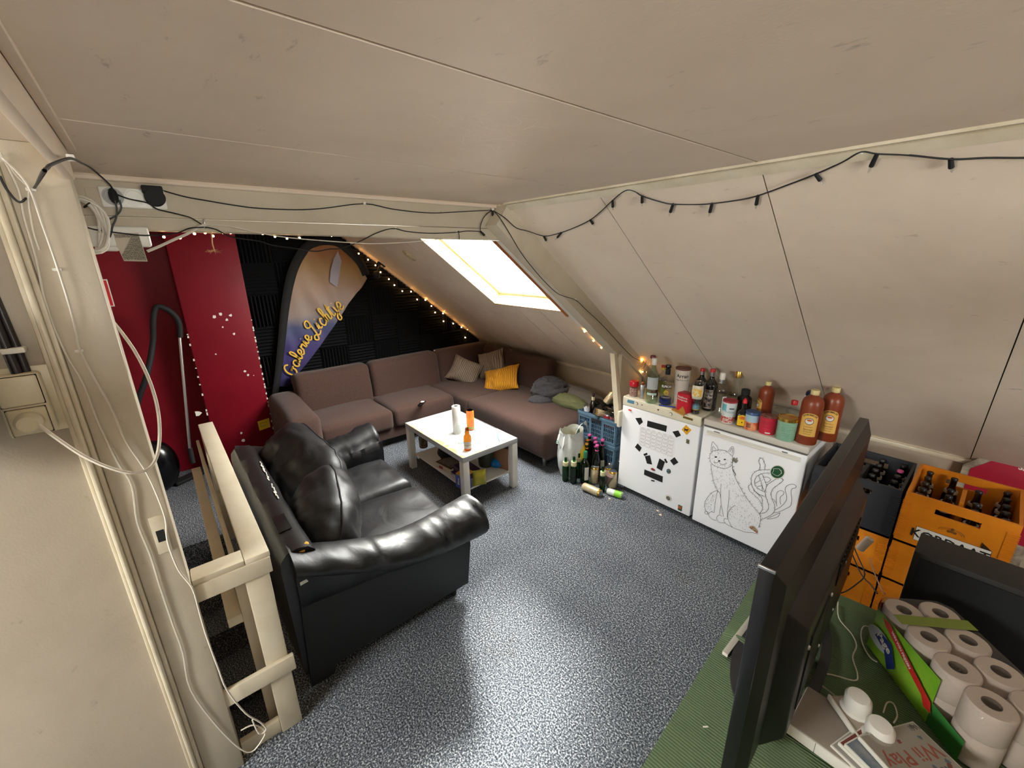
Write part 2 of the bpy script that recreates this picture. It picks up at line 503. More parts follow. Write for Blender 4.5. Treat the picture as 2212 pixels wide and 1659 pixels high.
# ceiling boards with open joints
ceil = struct('ceiling', box(XL, XR, -1.38, EY + .03, CEIL + .012, CEIL + .08), M['dark'])
seams = [XL, -3.9, -3.25, -2.6, -1.955, -1.29, -.622, .04, .70, 1.36, 2.02, 2.68, XR]
for a, b in zip(seams, seams[1:]):
    obj('panel', rbox(a + .0022, b - .0022, -1.38, EY, CEIL, CEIL + .012, .002, 1), M['ceil'], ceil)
# slopes: boards on a backing, with the window openings left free
def slab(fn, x0, x1, v0, v1, t0, t1):
    """block on a slope, t measured into the room"""
    c = [fn(x0, v0, t0), fn(x1, v0, t0), fn(x1, v1, t0), fn(x0, v1, t0), fn(x0, v0, t1), fn(x1, v0, t1), fn(x1, v1, t1), fn(x0, v1, t1)]
    return hexa(c)
def cut_rects(x0, x1, v0, v1, hole):
    hx0, hx1, hv0, hv1 = hole
    if x1 <= hx0 or x0 >= hx1: return [(x0, x1, v0, v1)]
    out = []
    if x0 < hx0: out.append((x0, hx0, v0, v1))
    if x1 > hx1: out.append((hx1, x1, v0, v1))
    a, b = max(x0, hx0), min(x1, hx1)
    out += [(a, b, v0, hv0), (a, b, hv1, v1)]
    return out
def make_slope(name, fn, xs, hole):
    back = [slab(fn, a, b, c, d, -.14, -.012) for a, b, c, d in cut_rects(XL, XR, -.02, VK + .12, hole)]
    s = struct(name, join(*back), M['dark'])
    for a, b in zip(xs, xs[1:]):
        for q in cut_rects(a + .002, b - .002, 0, VK + .01, hole):
            obj('panel', slab(fn, q[0], q[1], q[2], q[3], -.012, 0), M['slope'], s, flat=True)
    return s
slope = make_slope('wall_slope', slope_pt, [XL, -4.55, -4.01, -3.47, -2.93, -2.62, -2.28, -1.95, -1.29, -.622, .04, .70, 1.36, 2.02, 2.68, XR], SKY1)
slope2 = make_slope('wall_slope_rear', slope2_pt, [XL, -3.9, -3.25, -2.6, -1.95, -1.29, -.622, .04, .70, 1.36, 2.02, 2.68, XR], SKY2)
# knee walls, gable, added light-blocking wall
struct('wall_knee', box(XL, XR, YK, YK + .1, 0, .80), M['wall'])
struct('trim_1', rbox(XL, XR, YK - .018, YK, .690, .716, .004), M['trimpaint'])
struct('wall_knee_rear', box(XL, XR, YK2 - .1, YK2, 0, .80), M['wall'])
y0_, y1_, z0_, z1_ = WIN3
struct('wall_right', join(box(XR, XR + .1, YK2 - .1, y0_, 0, 2.3), box(XR, XR + .1, y1_, YK + .1, 0, 2.3), box(XR, XR + .1, y0_, y1_, 0, z0_), box(XR, XR + .1, y0_, y1_, z1_, 2.3)), M['wall'])
w3 = struct('added_window_3', join(box(XR + .01, XR + .07, y0_, y0_ + .06, z0_, z1_), box(XR + .01, XR + .07, y1_ - .06, y1_, z0_, z1_), box(XR + .01, XR + .07, y0_, y1_, z0_, z0_ + .06), box(XR + .01, XR + .07, y0_, y1_, z1_ - .06, z1_), box(XR + .01, XR + .07, (y0_ + y1_) / 2 - .03, (y0_ + y1_) / 2 + .03, z0_, z1_)), M['trimpaint'])  # unseen window, added to brighten ceiling and slopes
obj('pane', box(XR + .04, XR + .044, y0_ + .05, y1_ - .05, z0_ + .05, z1_ - .05), M['pane'], w3, flat=True)
struct('added_shade_wall', box(.95, 1.05, -1.6, 1.7, 0, 1.78), M['wall'])  # unseen half-height wall, added to keep the gable light off low surfaces
def gable(x0, x1, m, y0=YK2, y1=YK, name='wall_far'):
    pts = [(y0, -2.2), (y1, -2.2), (y1, min(2.24, 2.24 - max(0, y1 - EY) * SA / CA)), (min(y1, EY), 2.24), (max(y0, -1.38), 2.24)]
    if y0 < -1.38: pts.append((y0, .78))
    return struct(name, plate([(x0, y, z) for y, z in pts], (x1 - x0, 0, 0)), m, flat=True)
far = gable(XL - .1, XL + .02, M['red'])
LW = -1.57
lw = struct('wall_left', box(LW - .09, LW, YK2, -.205, 0, CEIL), M['panel'])
st = struct('wall_stair', box(XL, SX1 + .02, -1.1, -1.05, -2.2, CEIL), M['wall'])
# red chimney breast in front of the gable
colm = struct('wall_column', rbox(XL, -4.5, .172, .662, 0, CEIL, .006), M['red'])
random.seed(3)
spots = []
for px, py, r in ((463, 684, 3), (476, 678, 2.5), (498, 681, 2.5), (490, 691, 2), (481, 707, 1.5), (505, 721, 2), (529, 802, 2), (536, 810, 2), (466, 765, 1.5), (548, 811, 1), (428, 893, 5), (521, 935, 2), (525, 951, 3)):
    c = P(px, py, 'x', -4.5)
    spots.append(plate([(-4.4995, c.y + r * .0055 * math.cos(a) * random.uniform(.6, 1.1), c.z + r * .0055 * math.sin(a) * random.uniform(.6, 1.3)) for a in [k * PI / 4 for k in range(8)]], (.0015, 0, 0)))
obj('paint_chip', join(*spots), M['white'], colm, kind='stuff', label='white plaster showing through chipped red paint')
ch = []
for k in range(26):
    z = 1.35 - k * .05 + random.uniform(-.02, .02)
    if z < .25: continue
    for (yy, m) in ((.662, 1), (.172, .5)):
        if random.random() < .65 * m + .2: ch.append(box(-4.51, -4.497, yy - .008, yy + .003, z, z + random.uniform(.006, .03)))
obj('paint_chip', join(*ch), M['white'], colm, kind='stuff')
# post, trim beads and header on the left
postg = rbox(LW - .09, LW + .004, -.205, -.094, 0, CEIL, .004)
post = struct('trim_2', postg, M['post'])
struct('trim_3', join(rbox(LW, LW + .018, -.2165, -.205, 0, 2.12, .003), rbox(LW, LW + .026, -.230, -.2165, 0, 2.12, .005), rbox(LW, LW + .014, -.240, -.230, 0, 2.12, .003)), M['trimpaint'])
struct('trim_4', join(rbox(LW + .004, .9, -.105, -.085, 2.095, CEIL, .003), rbox(LW, .9, -.084, -.068, CEIL - .012, CEIL, .002)), M['ceil'])
pl_ = P(349, 1155, 'x', LW)
lp = obj('latch_plate', rbox(LW + .002, LW + .009, -.146, -.110, 1.02, 1.15, .002), M['trimpaint'], post)
obj('latch_hole', box(LW + .0085, LW + .0105, -.138, -.118, 1.062, 1.102), M['black'], lp)
# collar beam across the room with the moulding above it
beam = struct('trim_5', rbox(-2.08, -2.0, -1.05, 1.60, 2.047, CEIL, .003), M['beam'])
obj('lower_board', bevel(hexa([(-2.085, -1.05, 2.018), (-1.998, -1.05, 2.018), (-1.998, 1.72, 1.983), (-2.085, 1.72, 1.983), (-2.085, -1.05, 2.046), (-1.998, -1.05, 2.046), (-1.998, 1.72, 2.046), (-2.085, 1.72, 2.046)]), .003, 1), M['beam'], beam)
obj('moulding', xf(tube([(-1.996, -1.0, CEIL - .008), (-1.996, 1.58, CEIL - .008)], .011, 8), lambda p: p), M['ceil'], beam)
obj('filler_strip', rbox(-2.0, -1.995, -.094, .05, 2.075, 2.13, .001), M['beam'], beam)
# rafter and post below it
raf = struct('trim_6', join(slab(slope_pt, -1.998, -1.90, .01, 1.50, 0, .135), slab(slope_pt, -1.998, -1.90, 1.50, VK, 0, .10)), M['beam'], flat=True)
studg = hexa([(-1.912, 2.71, .56), (-1.862, 2.71, .56), (-1.862, 2.75, .56), (-1.912, 2.75, .56), (-2.012, 2.72, 1.185), (-1.968, 2.72, 1.185), (-1.968, 2.76, 1.172), (-2.012, 2.76, 1.172)])
struct('trim_7', subdiv(studg, 2), M['railpaint'])
struct('trim_8', plate([(-1.955, 2.765, .57), (-1.955, 3.07, .57), (-1.955, 3.07, 1.0), (-1.955, 2.765, 1.17)], (.035, 0, 0)), M['beam'], flat=True)
# cream strip along the joint of ceiling and slope
strip = struct('trim_9', join(slab(slope_pt, -1.9, XR, .004, .040, 0, .012), box(-1.9, XR, EY - .022, EY - .002, CEIL - .008, CEIL)), M['trimpaint'], flat=True)
struct('trim_10', join(slab(slope_pt, -4.73, -4.71, 0, VK, 0, .015)), M['slope'], flat=True)
# ---- skylights
def skylight(name, fn, hole, label):
    x0, x1, v0, v1 = hole; w = .022
    wood = colr('pale_pine', (226, 190, 138), .4)
    lin = struct(name, join(slab(fn, x0 - .001, x0 + .014, v0, v1, -.15, .005), slab(fn, x1 - .006, x1 + .001, v0, v1, -.15, .002), slab(fn, x0, x1, v0 - .001, v0 + .014, -.15, .004), slab(fn, x0, x1, v1 - .014, v1 + .001, -.15, .005)), wood, flat=True, label=label)
    s = .05
    obj('sash_frame', join(slab(fn, x0, x0 + s, v0, v1, -.15, -.105), slab(fn, x1 - s, x1, v0, v1, -.15, -.105), slab(fn, x0 + s, x1 - s, v0, v0 + s, -.15, -.105), slab(fn, x0 + s, x1 - s, v1 - s, v1, -.15, -.105)), M['white'], lin, flat=True)
    obj('pane', slab(fn, x0 + s, x1 - s, v0 + s, v1 - s, -.13, -.126), M['pane'], lin, flat=True)
    bar_ = obj('handle_bar', slab(fn, x0 + .12, x1 - .12, v0 + .035, v0 + .055, -.105, -.075), M['steel'], lin, flat=True)
    return lin
w1 = skylight('window_1', slope_pt, SKY1, 'tilted roof window over the corner sofa')
obj('orange_trim', slab(slope_pt, SKY1[1] + .002, SKY1[1] + .022, SKY1[2], SKY1[3] + .05, -.03, .016), colr('orange_pine', (178, 104, 50), .45), w1, flat=True, label='orange-brown wooden edge strip')
obj('side_board', slab(slope_pt, SKY1[1] + .024, -2.03, .0, SKY1[3] + .3, 0, .006), M['white'], w1, flat=True)
w2 = skylight('added_window_2', slope2_pt, SKY2, 'unseen roof window added in the opposite slope for more light')  # out of view, added as extra light from behind the camera
# ---- acoustic foam on the gable
def foam_tile(s=.30, n=9, d=.032):
    V, Fs = [], []
    for k in range(2 * n + 1):
        y = s * k / (2 * n); x = .008 + (d if k % 2 else 0)
        V += [Vector((x, y, 0)), Vector((x, y, s))]
    for k in range(2 * n): Fs.append((2 * k, 2 * k + 2, 2 * k + 3, 2 * k + 1))
    o = len(V); V += [Vector((0, 0, 0)), Vector((0, s, 0)), Vector((0, s, s)), Vector((0, 0, s))]
    Fs += [tuple([o + 0] + [2 * k for k in range(2 * n + 1)] + [o + 1])[::-1], tuple([o + 3] + [2 * k + 1 for k in range(2 * n + 1)] + [o + 2]), (o, 0, 1, o + 3), (o + 1, o + 2, 4 * n + 1, 4 * n)]
    return V, Fs
fw = struct('wall_foam', plate([(XL + .02, .662, 0), (XL + .02, YK, 0), (XL + .02, YK, .72), (XL + .02, EY, CEIL), (XL + .02, .662, CEIL)], (.015, 0, 0)), M['foam'], flat=True, label='gable covered with black acoustic foam')
tile = foam_tile(.296)
tme = None
cnt = 0
for r in range(8):
    for c in range(10):
        y, z = .664 + .3 * c, CEIL - .3 * (r + 1)
        top = CEIL if y < EY else CEIL - (y - EY) * SA / CA
        top2 = CEIL if y + .3 < EY else CEIL - (y + .3 - EY) * SA / CA
        if z < .05 or z + .02 > top or y > 3.2: continue
        vert = (r + c) % 2 == 0
        g = tile if vert else xf(tile, lambda p: (p.x, p.z, .296 - p.y))
        if z + .3 > top2 + .01:     # cut along the roof line
            bm = bmesh.new(); g2 = move(g, 0, y, z); vs = [bm.verts.new(p) for p in g2[0]]
            for f in g2[1]: bm.faces.new([vs[i] for i in f])
            bmesh.ops.bisect_plane(bm, geom=list(bm.verts) + list(bm.edges) + list(bm.faces), plane_co=slope_pt(0, 0, .01), plane_no=(0, SA, CA), clear_outer=True)
            bmesh.ops.bisect_plane(bm, geom=list(bm.verts) + list(bm.edges) + list(bm.faces), plane_co=(0, 0, CEIL - .004), plane_no=(0, 0, 1), clear_outer=True)
            bm.verts.index_update()
            if len(bm.verts) < 4: bm.free(); continue
            obj('foam_tile', move(bm_out(bm), XL + .035), M['foam'], fw, flat=True)
        else:
            o = obj('foam_tile', g, M['foam'], fw, loc=(XL + .035 + random.uniform(0, .006), y + random.uniform(-.002, .002), z), flat=True)
# sign plates on the red walls
sg = thing('wall_sign', 'red sign plate with a white border on the dark red stair wall', 'sign', (XL + .022, 0, 0))
obj('border', rbox(0, .002, -.34, -.243, 1.555, 1.77, .0008), M['white'], sg)
obj('face', box(.002, .003, -.333, -.250, 1.563, 1.762), colr('sign_red', (206, 16, 38), .4), sg)
c = P(571, 917, 'x', -4.498)
yn = thing('yellow_note', 'yellow square note with black scribbled writing low on the red column', 'note', (-4.5, c.y, c.z))
obj('paper', plate([(.001, -.05, -.052), (.001, .048, -.04), (.001, .05, .055), (.001, -.052, .045)], (.0012, 0, 0)), colr('note_yellow', (226, 190, 40), .6), yn)
scr = []
random.seed(11)
for q in range(2):
    pts = [Vector((.0026, -.036 + k * .006, .018 - q * .03 + (.012 if k % 2 else -.006) * random.uniform(.5, 1.2))) for k in range(12 - q * 3)]
    scr.append(ribbon(pts, .0035, (1, 0, 0)))
obj('scribble', join(*scr), M['black'], yn, flat=True)
# round plaster ornament on the slope and a wall hook
md = thing('ceiling_rosette', 'oval yellowed plaster rosette on the slope left of the skylight', 'ornament', S(885, 552, .002))
mdr = Euler((PI + math.radians(90 - 52.2) * -1, 0, 0))
ring = lathe([(.001, .012), (.03, .016), (.034, .006), (.045, .012), (.055, .004), (.062, .010), (.068, 0)], 28)
R3 = Matrix(((1, 0, 0), (0, CA, -SA), (0, SA, CA))).transposed()
ring = [Vector((p.x * .95, (p.y * 1.15) * CA - p.z * SA, -(p.y * 1.15) * SA - p.z * CA)) for p in ring[0]], ring[1]
obj('plaster', ring, colr('yellowed_plaster', (168, 152, 112), .7, mottle=((206, 196, 160), 40, .2)), md)

random.seed(44)
sf_ = []
for k in range(34):
    c = P(random.gauss(1055, 42), random.gauss(275, 38), 'z', CEIL - .0006); a = random.uniform(0, PI); pts = [c]
    for q in range(6):
        a += random.uniform(-.7, .7); pts.append(pts[-1] + Vector((math.cos(a), math.sin(a), 0)) * random.uniform(.006, .022))
    sf_.append(ribbon(smooth(pts, 3), .0012, (0, 0, 1)))
obj('scuff_marks', join(*sf_), colr('scuff_pale', (236, 226, 212), .6), ceil, kind='stuff', flat=True)
# ================================================================ SOFAS AND TABLE
# ---- brown corner sofa
sf = thing('corner_sofa', 'large brown woven L-shaped corner sofa along the foam wall and under the slope', 'sofa', (0, 0, 0))
B = M['sofa']
obj('base', join(rbox(-4.57, -3.86, .86, 3.36, .10, .30, .02), rbox(-3.90, -2.42, 2.44, 3.36, .10, .30, .02)), B, sf)
obj('plinth', join(box(-4.55, -3.95, 1.0, 3.3, .02, .12), box(-3.95, -2.6, 2.60, 3.3, .02, .12)), M['black'], sf)
obj('seat_cushion', puffbox(-4.42, -3.80, .92, 1.63, .22, .425, .05, .02, .006), B, sf)
obj('seat_cushion', puffbox(-4.42, -3.80, 1.64, 2.36, .22, .425, .05, .02, .006, seed=3), B, sf)
obj('seat_cushion', puffbox(-4.42, -3.60, 2.37, 3.22, .22, .415, .04, .012, .005, seed=6), B, sf)
obj('seat_cushion', puffbox(-3.62, -2.38, 2.38, 3.20, .13, .42, .055, .02, .006, seed=9), B, sf)
def backrest(name, axis, a, b, base, depth, zt, seed=0, lean=.07):
    """upholstered back section from a to b along the wall, leaning back"""
    g = puffbox(a, b, 0, depth, .28, zt, .06, .0, .005, seed=seed)
    def fn(p):
        t = (p.z - .28) / (zt - .28)
        off = p.y + lean * t
        if axis == 'y': return (base - off, p.x, p.z)
        return (p.x, base + off, p.z)
    V, Fs = xf(g, fn)
    if axis == 'y': Fs = [f[::-1] for f in Fs]
    o = obj(name, (V, Fs), B, sf)
    return o
backrest('back_cushion', 'y', .90, 1.66, -4.31, .20, .80, 1)
backrest('back_cushion', 'y', 1.665, 2.52, -4.31, .20, .80, 2)
backrest('back_cushion', 'y', 2.525, 3.30, -4.31, .20, .80, 3)
backrest('back_cushion', 'x', -4.45, -3.95, 3.14, .17, .775, 4, .05)
backrest('back_cushion', 'x', -3.945, -3.15, 3.14, .17, .775, 5, .05)
arm = puffbox(-4.58, -3.72, .66, .93, .12, .585, .07, .02, .004, seed=12)
arm = xf(arm, lambda p: (p.x, p.y, p.z + .05 * max(0, (-3.72 - p.x) / .86) * (1 if p.z > .3 else 0)))
obj('armrest', arm, B, sf)
for x, y in ((-2.52, 2.50), (-3.86, .78), (-2.52, 3.1), (-4.5, .78)):
    obj('leg', xf(lathe([(.016, 0), (.026, .13)], 12), lambda p: (p.x, p.y, p.z)), M['steel'], sf, loc=(x, y, 0))
ck = thing('sofa_button', 'small white blob stuck on the top edge of the sofa back', 'button', P(938, 757, 'x', -4.5))
obj('cap', ball(.012, 10, 6, (1, 1, .7)), M['white'], ck)
# ---- cushions, remote, blankets on it
cord_beige = stripe_mat('beige_corduroy', (112, 98, 84), (156, 142, 126), 15, 'X', .006)
cord_yel = stripe_mat('mustard_corduroy', (176, 118, 28), (214, 154, 52), 15, 'X', .006)
def pil(label, name, mt, px, py, z, rot, w, d, h, seed):
    t = thing(name, label, 'cushion', P(px, py, 'z', z), rot=rot)
    obj('cover', pillow(w, d, h * 1.2, 20, .12, seed, .045), mt, t, sharp=60)
    return t
pil('beige corduroy cushion at the left, standing against the sofa back', 'throw_pillow', cord_beige, 1004, 802, .53, (math.radians(58), math.radians(22), math.radians(42)), .40, .34, .15, 1)
pil('beige corduroy cushion on top, leaning behind the mustard one', 'throw_pillow', cord_beige, 1062, 786, .60, (math.radians(66), math.radians(-18), math.radians(26)), .38, .34, .17, 5)
pil('mustard yellow corduroy cushion lying in front of two beige ones', 'throw_pillow', cord_yel, 1082, 820, .50, (math.radians(38), math.radians(-16), math.radians(34)), .46, .36, .13, 9)
rm = thing('remote_control', 'black remote control with a white end on the brown seat', 'remote', P(911, 873, 'z', .447), rot=(0, 0, math.radians(-48)))
obj('body', rbox(-.075, .075, -.019, .019, 0, .016, .004), M['blackgloss'], rm)
obj('white_end', rbox(-.05, -.01, -.016, .016, .0155, .019, .001), M['white'], rm)
obj('button', join(*[lathe([(.004, .016), (.004, .018)], 8) for _ in range(1)]), M['steel'], rm)
def crumple(r, sq, seed, amp, freq=2.2, rings=44, seg=64, swirl=0.0):
    def fn(p):
        d = p.normalized()
        q = d * freq + Vector((seed, seed * .7, 0))
        w = noise.noise_vector(q * .7) * 1.2
        a = math.atan2(d.y, d.x) + swirl * d.length * (1 - abs(d.z))
        n1 = 1 - abs(noise.noise(q * 1.6 + w)) * 2
        n2 = 1 - abs(noise.noise(q * 3.4 + w * 1.5)) * 2
        s = math.sin((math.acos(max(-1, min(1, d.z))) * 7 + a * 1.5 + w.x * 3)) * swirl
        k = 1 + amp * (n1 * .7 + n2 * .35 + s * .5)
        return Vector((d.x * r * k * sq[0], d.y * r * k * sq[1], max(-r * .52 * sq[2], d.z * r * k * sq[2])))
    return xf(ball(1, seg, rings), fn)
greyb = colr('grey_fleece', (66, 64, 67), .95, mottle=((52, 50, 54), 30, .2), bmp=(240, .4, .002), sheen=.1)
bl = thing('grey_blanket', 'crumpled dark grey blanket heaped on the brown seat', 'blanket', P(1190, 846, 'z', .50), rz=.5)
obj('folds', crumple(.175, (1.1, .85, .85), 4.2, .16, 2.0, swirl=.35), greyb, bl, sharp=70)
spr = []
for q, (r0, z0, tw_, rad_) in enumerate(((.022, .125, 0, .024), (.06, .115, 1.2, .028), (.10, .085, 2.6, .032), (.14, .04, 4.0, .034))):
    pts = []
    for k in range(26):
        a = tw_ + k * .27; rr_ = r0 + .0013 * k
        pts.append(Vector((rr_ * 1.12 * math.cos(a) + .01, rr_ * .9 * math.sin(a), z0 + .012 * math.sin(a * 2 + q) - .0006 * k)))
    spr.append(tube(pts, [rad_ * (.45 + .55 * math.sin(PI * (k + 1) / 27)) for k in range(26)], 9))
g_ = join(*spr)
obj('twisted_folds', xf(g_, lambda p: p + noise.noise_vector(p * 24) * .008), greyb, bl, sharp=80)
obj('hem', move(crumple(.11, (1.2, .7, .5), 8.8, .18, 2.6, 24, 36), -.06, -.14, -.06, .4), greyb, bl, sharp=70)
b2 = thing('grey_duvet', 'long pale grey-brown duvet pushed against the knee wall', 'blanket', (-2.78, 3.20, .43), rz=-.06)
obj('roll', xf(crumple(.14, (3.2, .9, .85), 2.1, .10, 1.8), lambda p: p + Vector((0, 0, .02))), colr('pale_grey_fabric', (104, 97, 90), .95, bmp=(60, .4, .004)), b2, sharp=70)
b3 = thing('green_sleeping_bag', 'olive green quilted bag squeezed in front of the grey duvet', 'blanket', (-2.74, 3.03, .455), rz=-.05)
obj('roll', crumple(.10, (3.0, .95, .8), 7.7, .09, 1.6), colr('olive_quilt', (92, 96, 62), .9, bmp=(50, .4, .004)), b3, sharp=70)
# ---- white coffee table
TX0, TX1, TY0, TY1 = -3.36, -2.415, 1.535, 2.08
tb = thing('coffee_table', 'low square-legged white coffee table with chipped edges and a lower shelf', 'table', (0, 0, 0))
obj('tabletop', rbox(TX0, TX1, TY0, TY1, .405, .45, .0025), M['tabletop'], tb)
for x in (TX0 + .001, TX1 - .056):
    for y in (TY0 + .001, TY1 - .056):
        obj('leg', rbox(x, x + .055, y, y + .055, 0, .405, .002), M['white'], tb)
obj('shelf', rbox(TX0 + .05, TX1 - .045, TY0 + .05, TY1 - .05, .128, .142, .002), M['white'], tb)
random.seed(5)
def worn(x0, x1, y, inward, n, along='x', mx=.03):
    V = []; Fs = []
    for k in range(n + 1):
        t = k / n; a = x0 + (x1 - x0) * t
        q = abs(noise.noise(Vector((t * 9, y * 3, 2)))) * 2.2 + .12 * random.random()
        w = mx * min(1, q) * math.sin(PI * t) ** .5 + .002
        p0, p1 = (a, y), (a, y + inward * w)
        if along == 'y': p0, p1 = (y, a), (y + inward * w, a)
        V += [Vector((p0[0], p0[1], .4506)), Vector((p1[0], p1[1], .4506))]
    for k in range(n): Fs.append((2 * k, 2 * k + 1, 2 * k + 3, 2 * k + 2) if (inward > 0) == (along == 'y') else (2 * k, 2 * k + 2, 2 * k + 3, 2 * k + 1))
    return V, Fs
obj('bare_edge', join(worn(-2.95, TX1 - .002, TY0 + .002, 1, 50, 'x', .042), worn(-3.34, -2.95, TY0 + .002, 1, 20, 'x', .012), worn(TY0 + .002, 1.80, TX1 - .002, -1, 30, 'y', .03)), M['chip'], tb, flat=True, label='bare chipboard where the white foil has peeled')
obj('dark_edge_mark', box(-3.02, -2.68, TY1 - .012, TY1 - .006, .4501, .4512), M['black'], tb)
# things on the table
pr = thing('paper_roll', 'slim white paper towel roll standing upright on the coffee table', 'paper roll', P(988, 935, 'z', .45))
obj('paper', lathe([(.019, .0), (.034, .0), (.036, .004), (.036, .243), (.034, .246), (.019, .246)], 26, cap=False), colr('tissue_white', (236, 234, 228), .95, bmp=(300, .2, .001)), pr)
obj('core', lathe([(.0185, 0), (.0185, .2465), (.0170, .2465), (.0170, .002)], 20, cap=False), colr('core_grey', (120, 110, 98), .9), pr)
# ---- black leather two-seater with its back to the banister
L = M['leather']
bs = thing('black_sofa', 'worn black leather two-seater sofa with rolled arms, its back to the banister', 'sofa', (0, 0, 0))
X0, X1, Y0, Y1 = -3.10, -1.70, .20, 1.10
obj('frame', join(rbox(X0 + .05, X1 - .01, Y0 + .03, Y1 - .06, .06, .36, .02)), M['leatherflat'], bs)
obj('front_rail', puffbox(X0 + .2, X1 - .12, Y1 - .12, Y1 - .01, .09, .34, .04, 0, .004), L, bs)
def seat(x0, x1, seed):
    g = puffbox(x0, x1, Y0 + .20, Y1 + .02, .27, .43, .055, .035, .010, seed=seed)
    return xf(g, lambda p: (p.x, p.y, p.z + (.018 * noise.noise(Vector((p.x * 6, p.y * 6, seed))) if p.z > .36 else 0)))
obj('seat_cushion', seat(X0 + .20, -2.40, 1), L, bs, sharp=60)
obj('seat_cushion', seat(-2.395, X1 - .14, 7), L, bs, sharp=60)
# back: a thin worn board with a rolled top
def extr_x(prof, x0, x1, n=20, wob=.006):
    V, Fs = [], []; m = len(prof)
    for i in range(n + 1):
        x = x0 + (x1 - x0) * i / n
        for (y, z) in prof:
            q = noise.noise(Vector((x * 5, y * 8, z * 8))) * wob
            V.append(Vector((x, y + q, z + q * .6)))
    for i in range(n):
        for k in range(m):
            l = (k + 1) % m
            Fs.append((i * m + k, i * m + l, (i + 1) * m + l, (i + 1) * m + k))
    Fs.append(tuple(range(m))[::-1]); Fs.append(tuple(n * m + k for k in range(m)))
    return V, Fs
bp = [(Y0 - .035, .08), (Y0 + .10, .08), (Y0 + .10, .66), (Y0 + .095, .70), (Y0 + .07, .728), (Y0 + .03, .738), (Y0 - .01, .73), (Y0 - .035, .70), (Y0 - .042, .66)]
bp = [(y - .0 + 0.02, z) for y, z in bp]
back = obj('back_panel', extr_x(bp, X0 + .04, X1 - .02, 26), colr('worn_black_vinyl', (24, 23, 24), .38, spec=.6, bmp=(14, .4, .006)), bs)
tear = []
random.seed(9)
for k in range(30):
    t = k / 30; x = -2.72 + t * .52; w = .004 + .010 * random.random() * math.sin(PI * ((t * 3) % 1)) ** 2
    if .52 < t < .62: continue
    tear.append(move(box(-.012, .012, -w / 2, w / 2, 0, .0015), x, Y0 + .098 - .012 * t + random.uniform(-.003, .003), .7345 - .004 * math.sin(PI * t), rx=-.35))
obj('tear', join(*tear), colr('torn_lining', (196, 190, 180), .8), back, label='pale lining showing through the split vinyl')
foam = colr('yellow_foam', (206, 158, 62), .95, bmp=(60, .6, .004))
obj('foam_filling', move(xf(ball(.048, 16, 10, (.8, .9, .5)), lambda p: p + noise.noise_vector(p * 30) * .008), X1 - .055, Y0 + .06, .712), foam, bs, label='yellow foam bursting from the torn corner')
obj('patch', move(rbox(-.075, .075, -.028, .028, -.002, .003, .002), X1 - .26, Y0 + .045, .7385, rx=.04), colr('black_tape', (22, 22, 24), .3), back)
# arms: sagging leather over a scroll that rolls outward
def arm_geo(side):
    """side +1: arm at the high-x end"""
    V, Fs = [], []; n = 56
    for i in range(n + 1):
        t = i / n; y = Y0 + .02 + (Y1 + .02 - Y0) * t
        if i == n: y = Y1 + .045
        zt = .735 - .17 * math.sin(min(1, t * 1.35) * PI / 2) + .075 * max(0, t - .45) ** 1.2 / .55 ** 1.2
        rr = .055 + .055 * t ** 1.3
        out = .005 + .055 * t
        cap = 1.0 if i < n else .72
        prof = [(-.13, .30), (-.132, zt - rr * 1.6), (-.128, zt - rr)]
        for k in range(13):
            a = PI - k * (PI * 1.42) / 12
            prof.append((out - .045 + (.075 + rr * .55) * math.cos(a) * cap, zt - rr + rr * math.sin(a) * (cap if i == n else 1)))
        zl = .47 - .10 * t
        prof += [(out * .75 + .016, zt - 1.9 * rr), (out * .55 + .016, (zt - 2 * rr + zl) / 2), (.012, zl), (-.01, zl - .012), (-.03, .335)]
        for q, (u, z) in enumerate(prof):
            w = noise.noise(Vector((y * 9, z * 5, 3 + side))) * .010 + (1 - 2 * abs(noise.noise(Vector((y * 11 + z * 9, u * 7 - y * 4, side * 7))))) * .009 * (1 if q > 2 else 0)
            if i in (20, 41) and q > 2: w -= .007
            V.append(Vector((side * (u + w) , y, z + w * .7)))
    m = len(prof)
    for i in range(n):
        for k in range(m):
            l = (k + 1) % m
            f = (i * m + k, (i + 1) * m + k, (i + 1) * m + l, i * m + l)
            Fs.append(f if side > 0 else f[::-1])
    e0 = tuple(range(m)); e1 = tuple(n * m + k for k in range(m))
    Fs.append(e0 if side > 0 else e0[::-1]); Fs.append(e1[::-1] if side > 0 else e1)
    return V, Fs
obj('armrest', move(arm_geo(1), X1), L, bs, sharp=70)
obj('armrest', move(arm_geo(-1), X0 + .02), L, bs, sharp=70)
for q, x in ((1, X1), (-1, X0 + .02)):
    a, b = (x - .03, x + .0) if q > 0 else (x, x + .03)
    pg = [(Y0 + .0, .02), (Y0 + .10, .02), (Y0 + .12, .07), (Y1 - .20, .08), (Y1 - .03, .08), (Y1 - .0, .34), (Y1 - .02, .46), (Y0 + .02, .46)]
    obj('side_panel', plate([(a, y, z) for y, z in pg], (b - a, 0, 0)), M['leatherflat'], bs, sharp=20)
for x, y in ((X1 - .06, Y1 - .10), (X1 - .07, Y0 + .05), (X0 + .1, Y1 - .1), (X0 + .1, Y0 + .05)):
    obj('foot', lathe([(.018, 0), (.030, .07)], 12), M['black'], bs, loc=(x, y, 0))
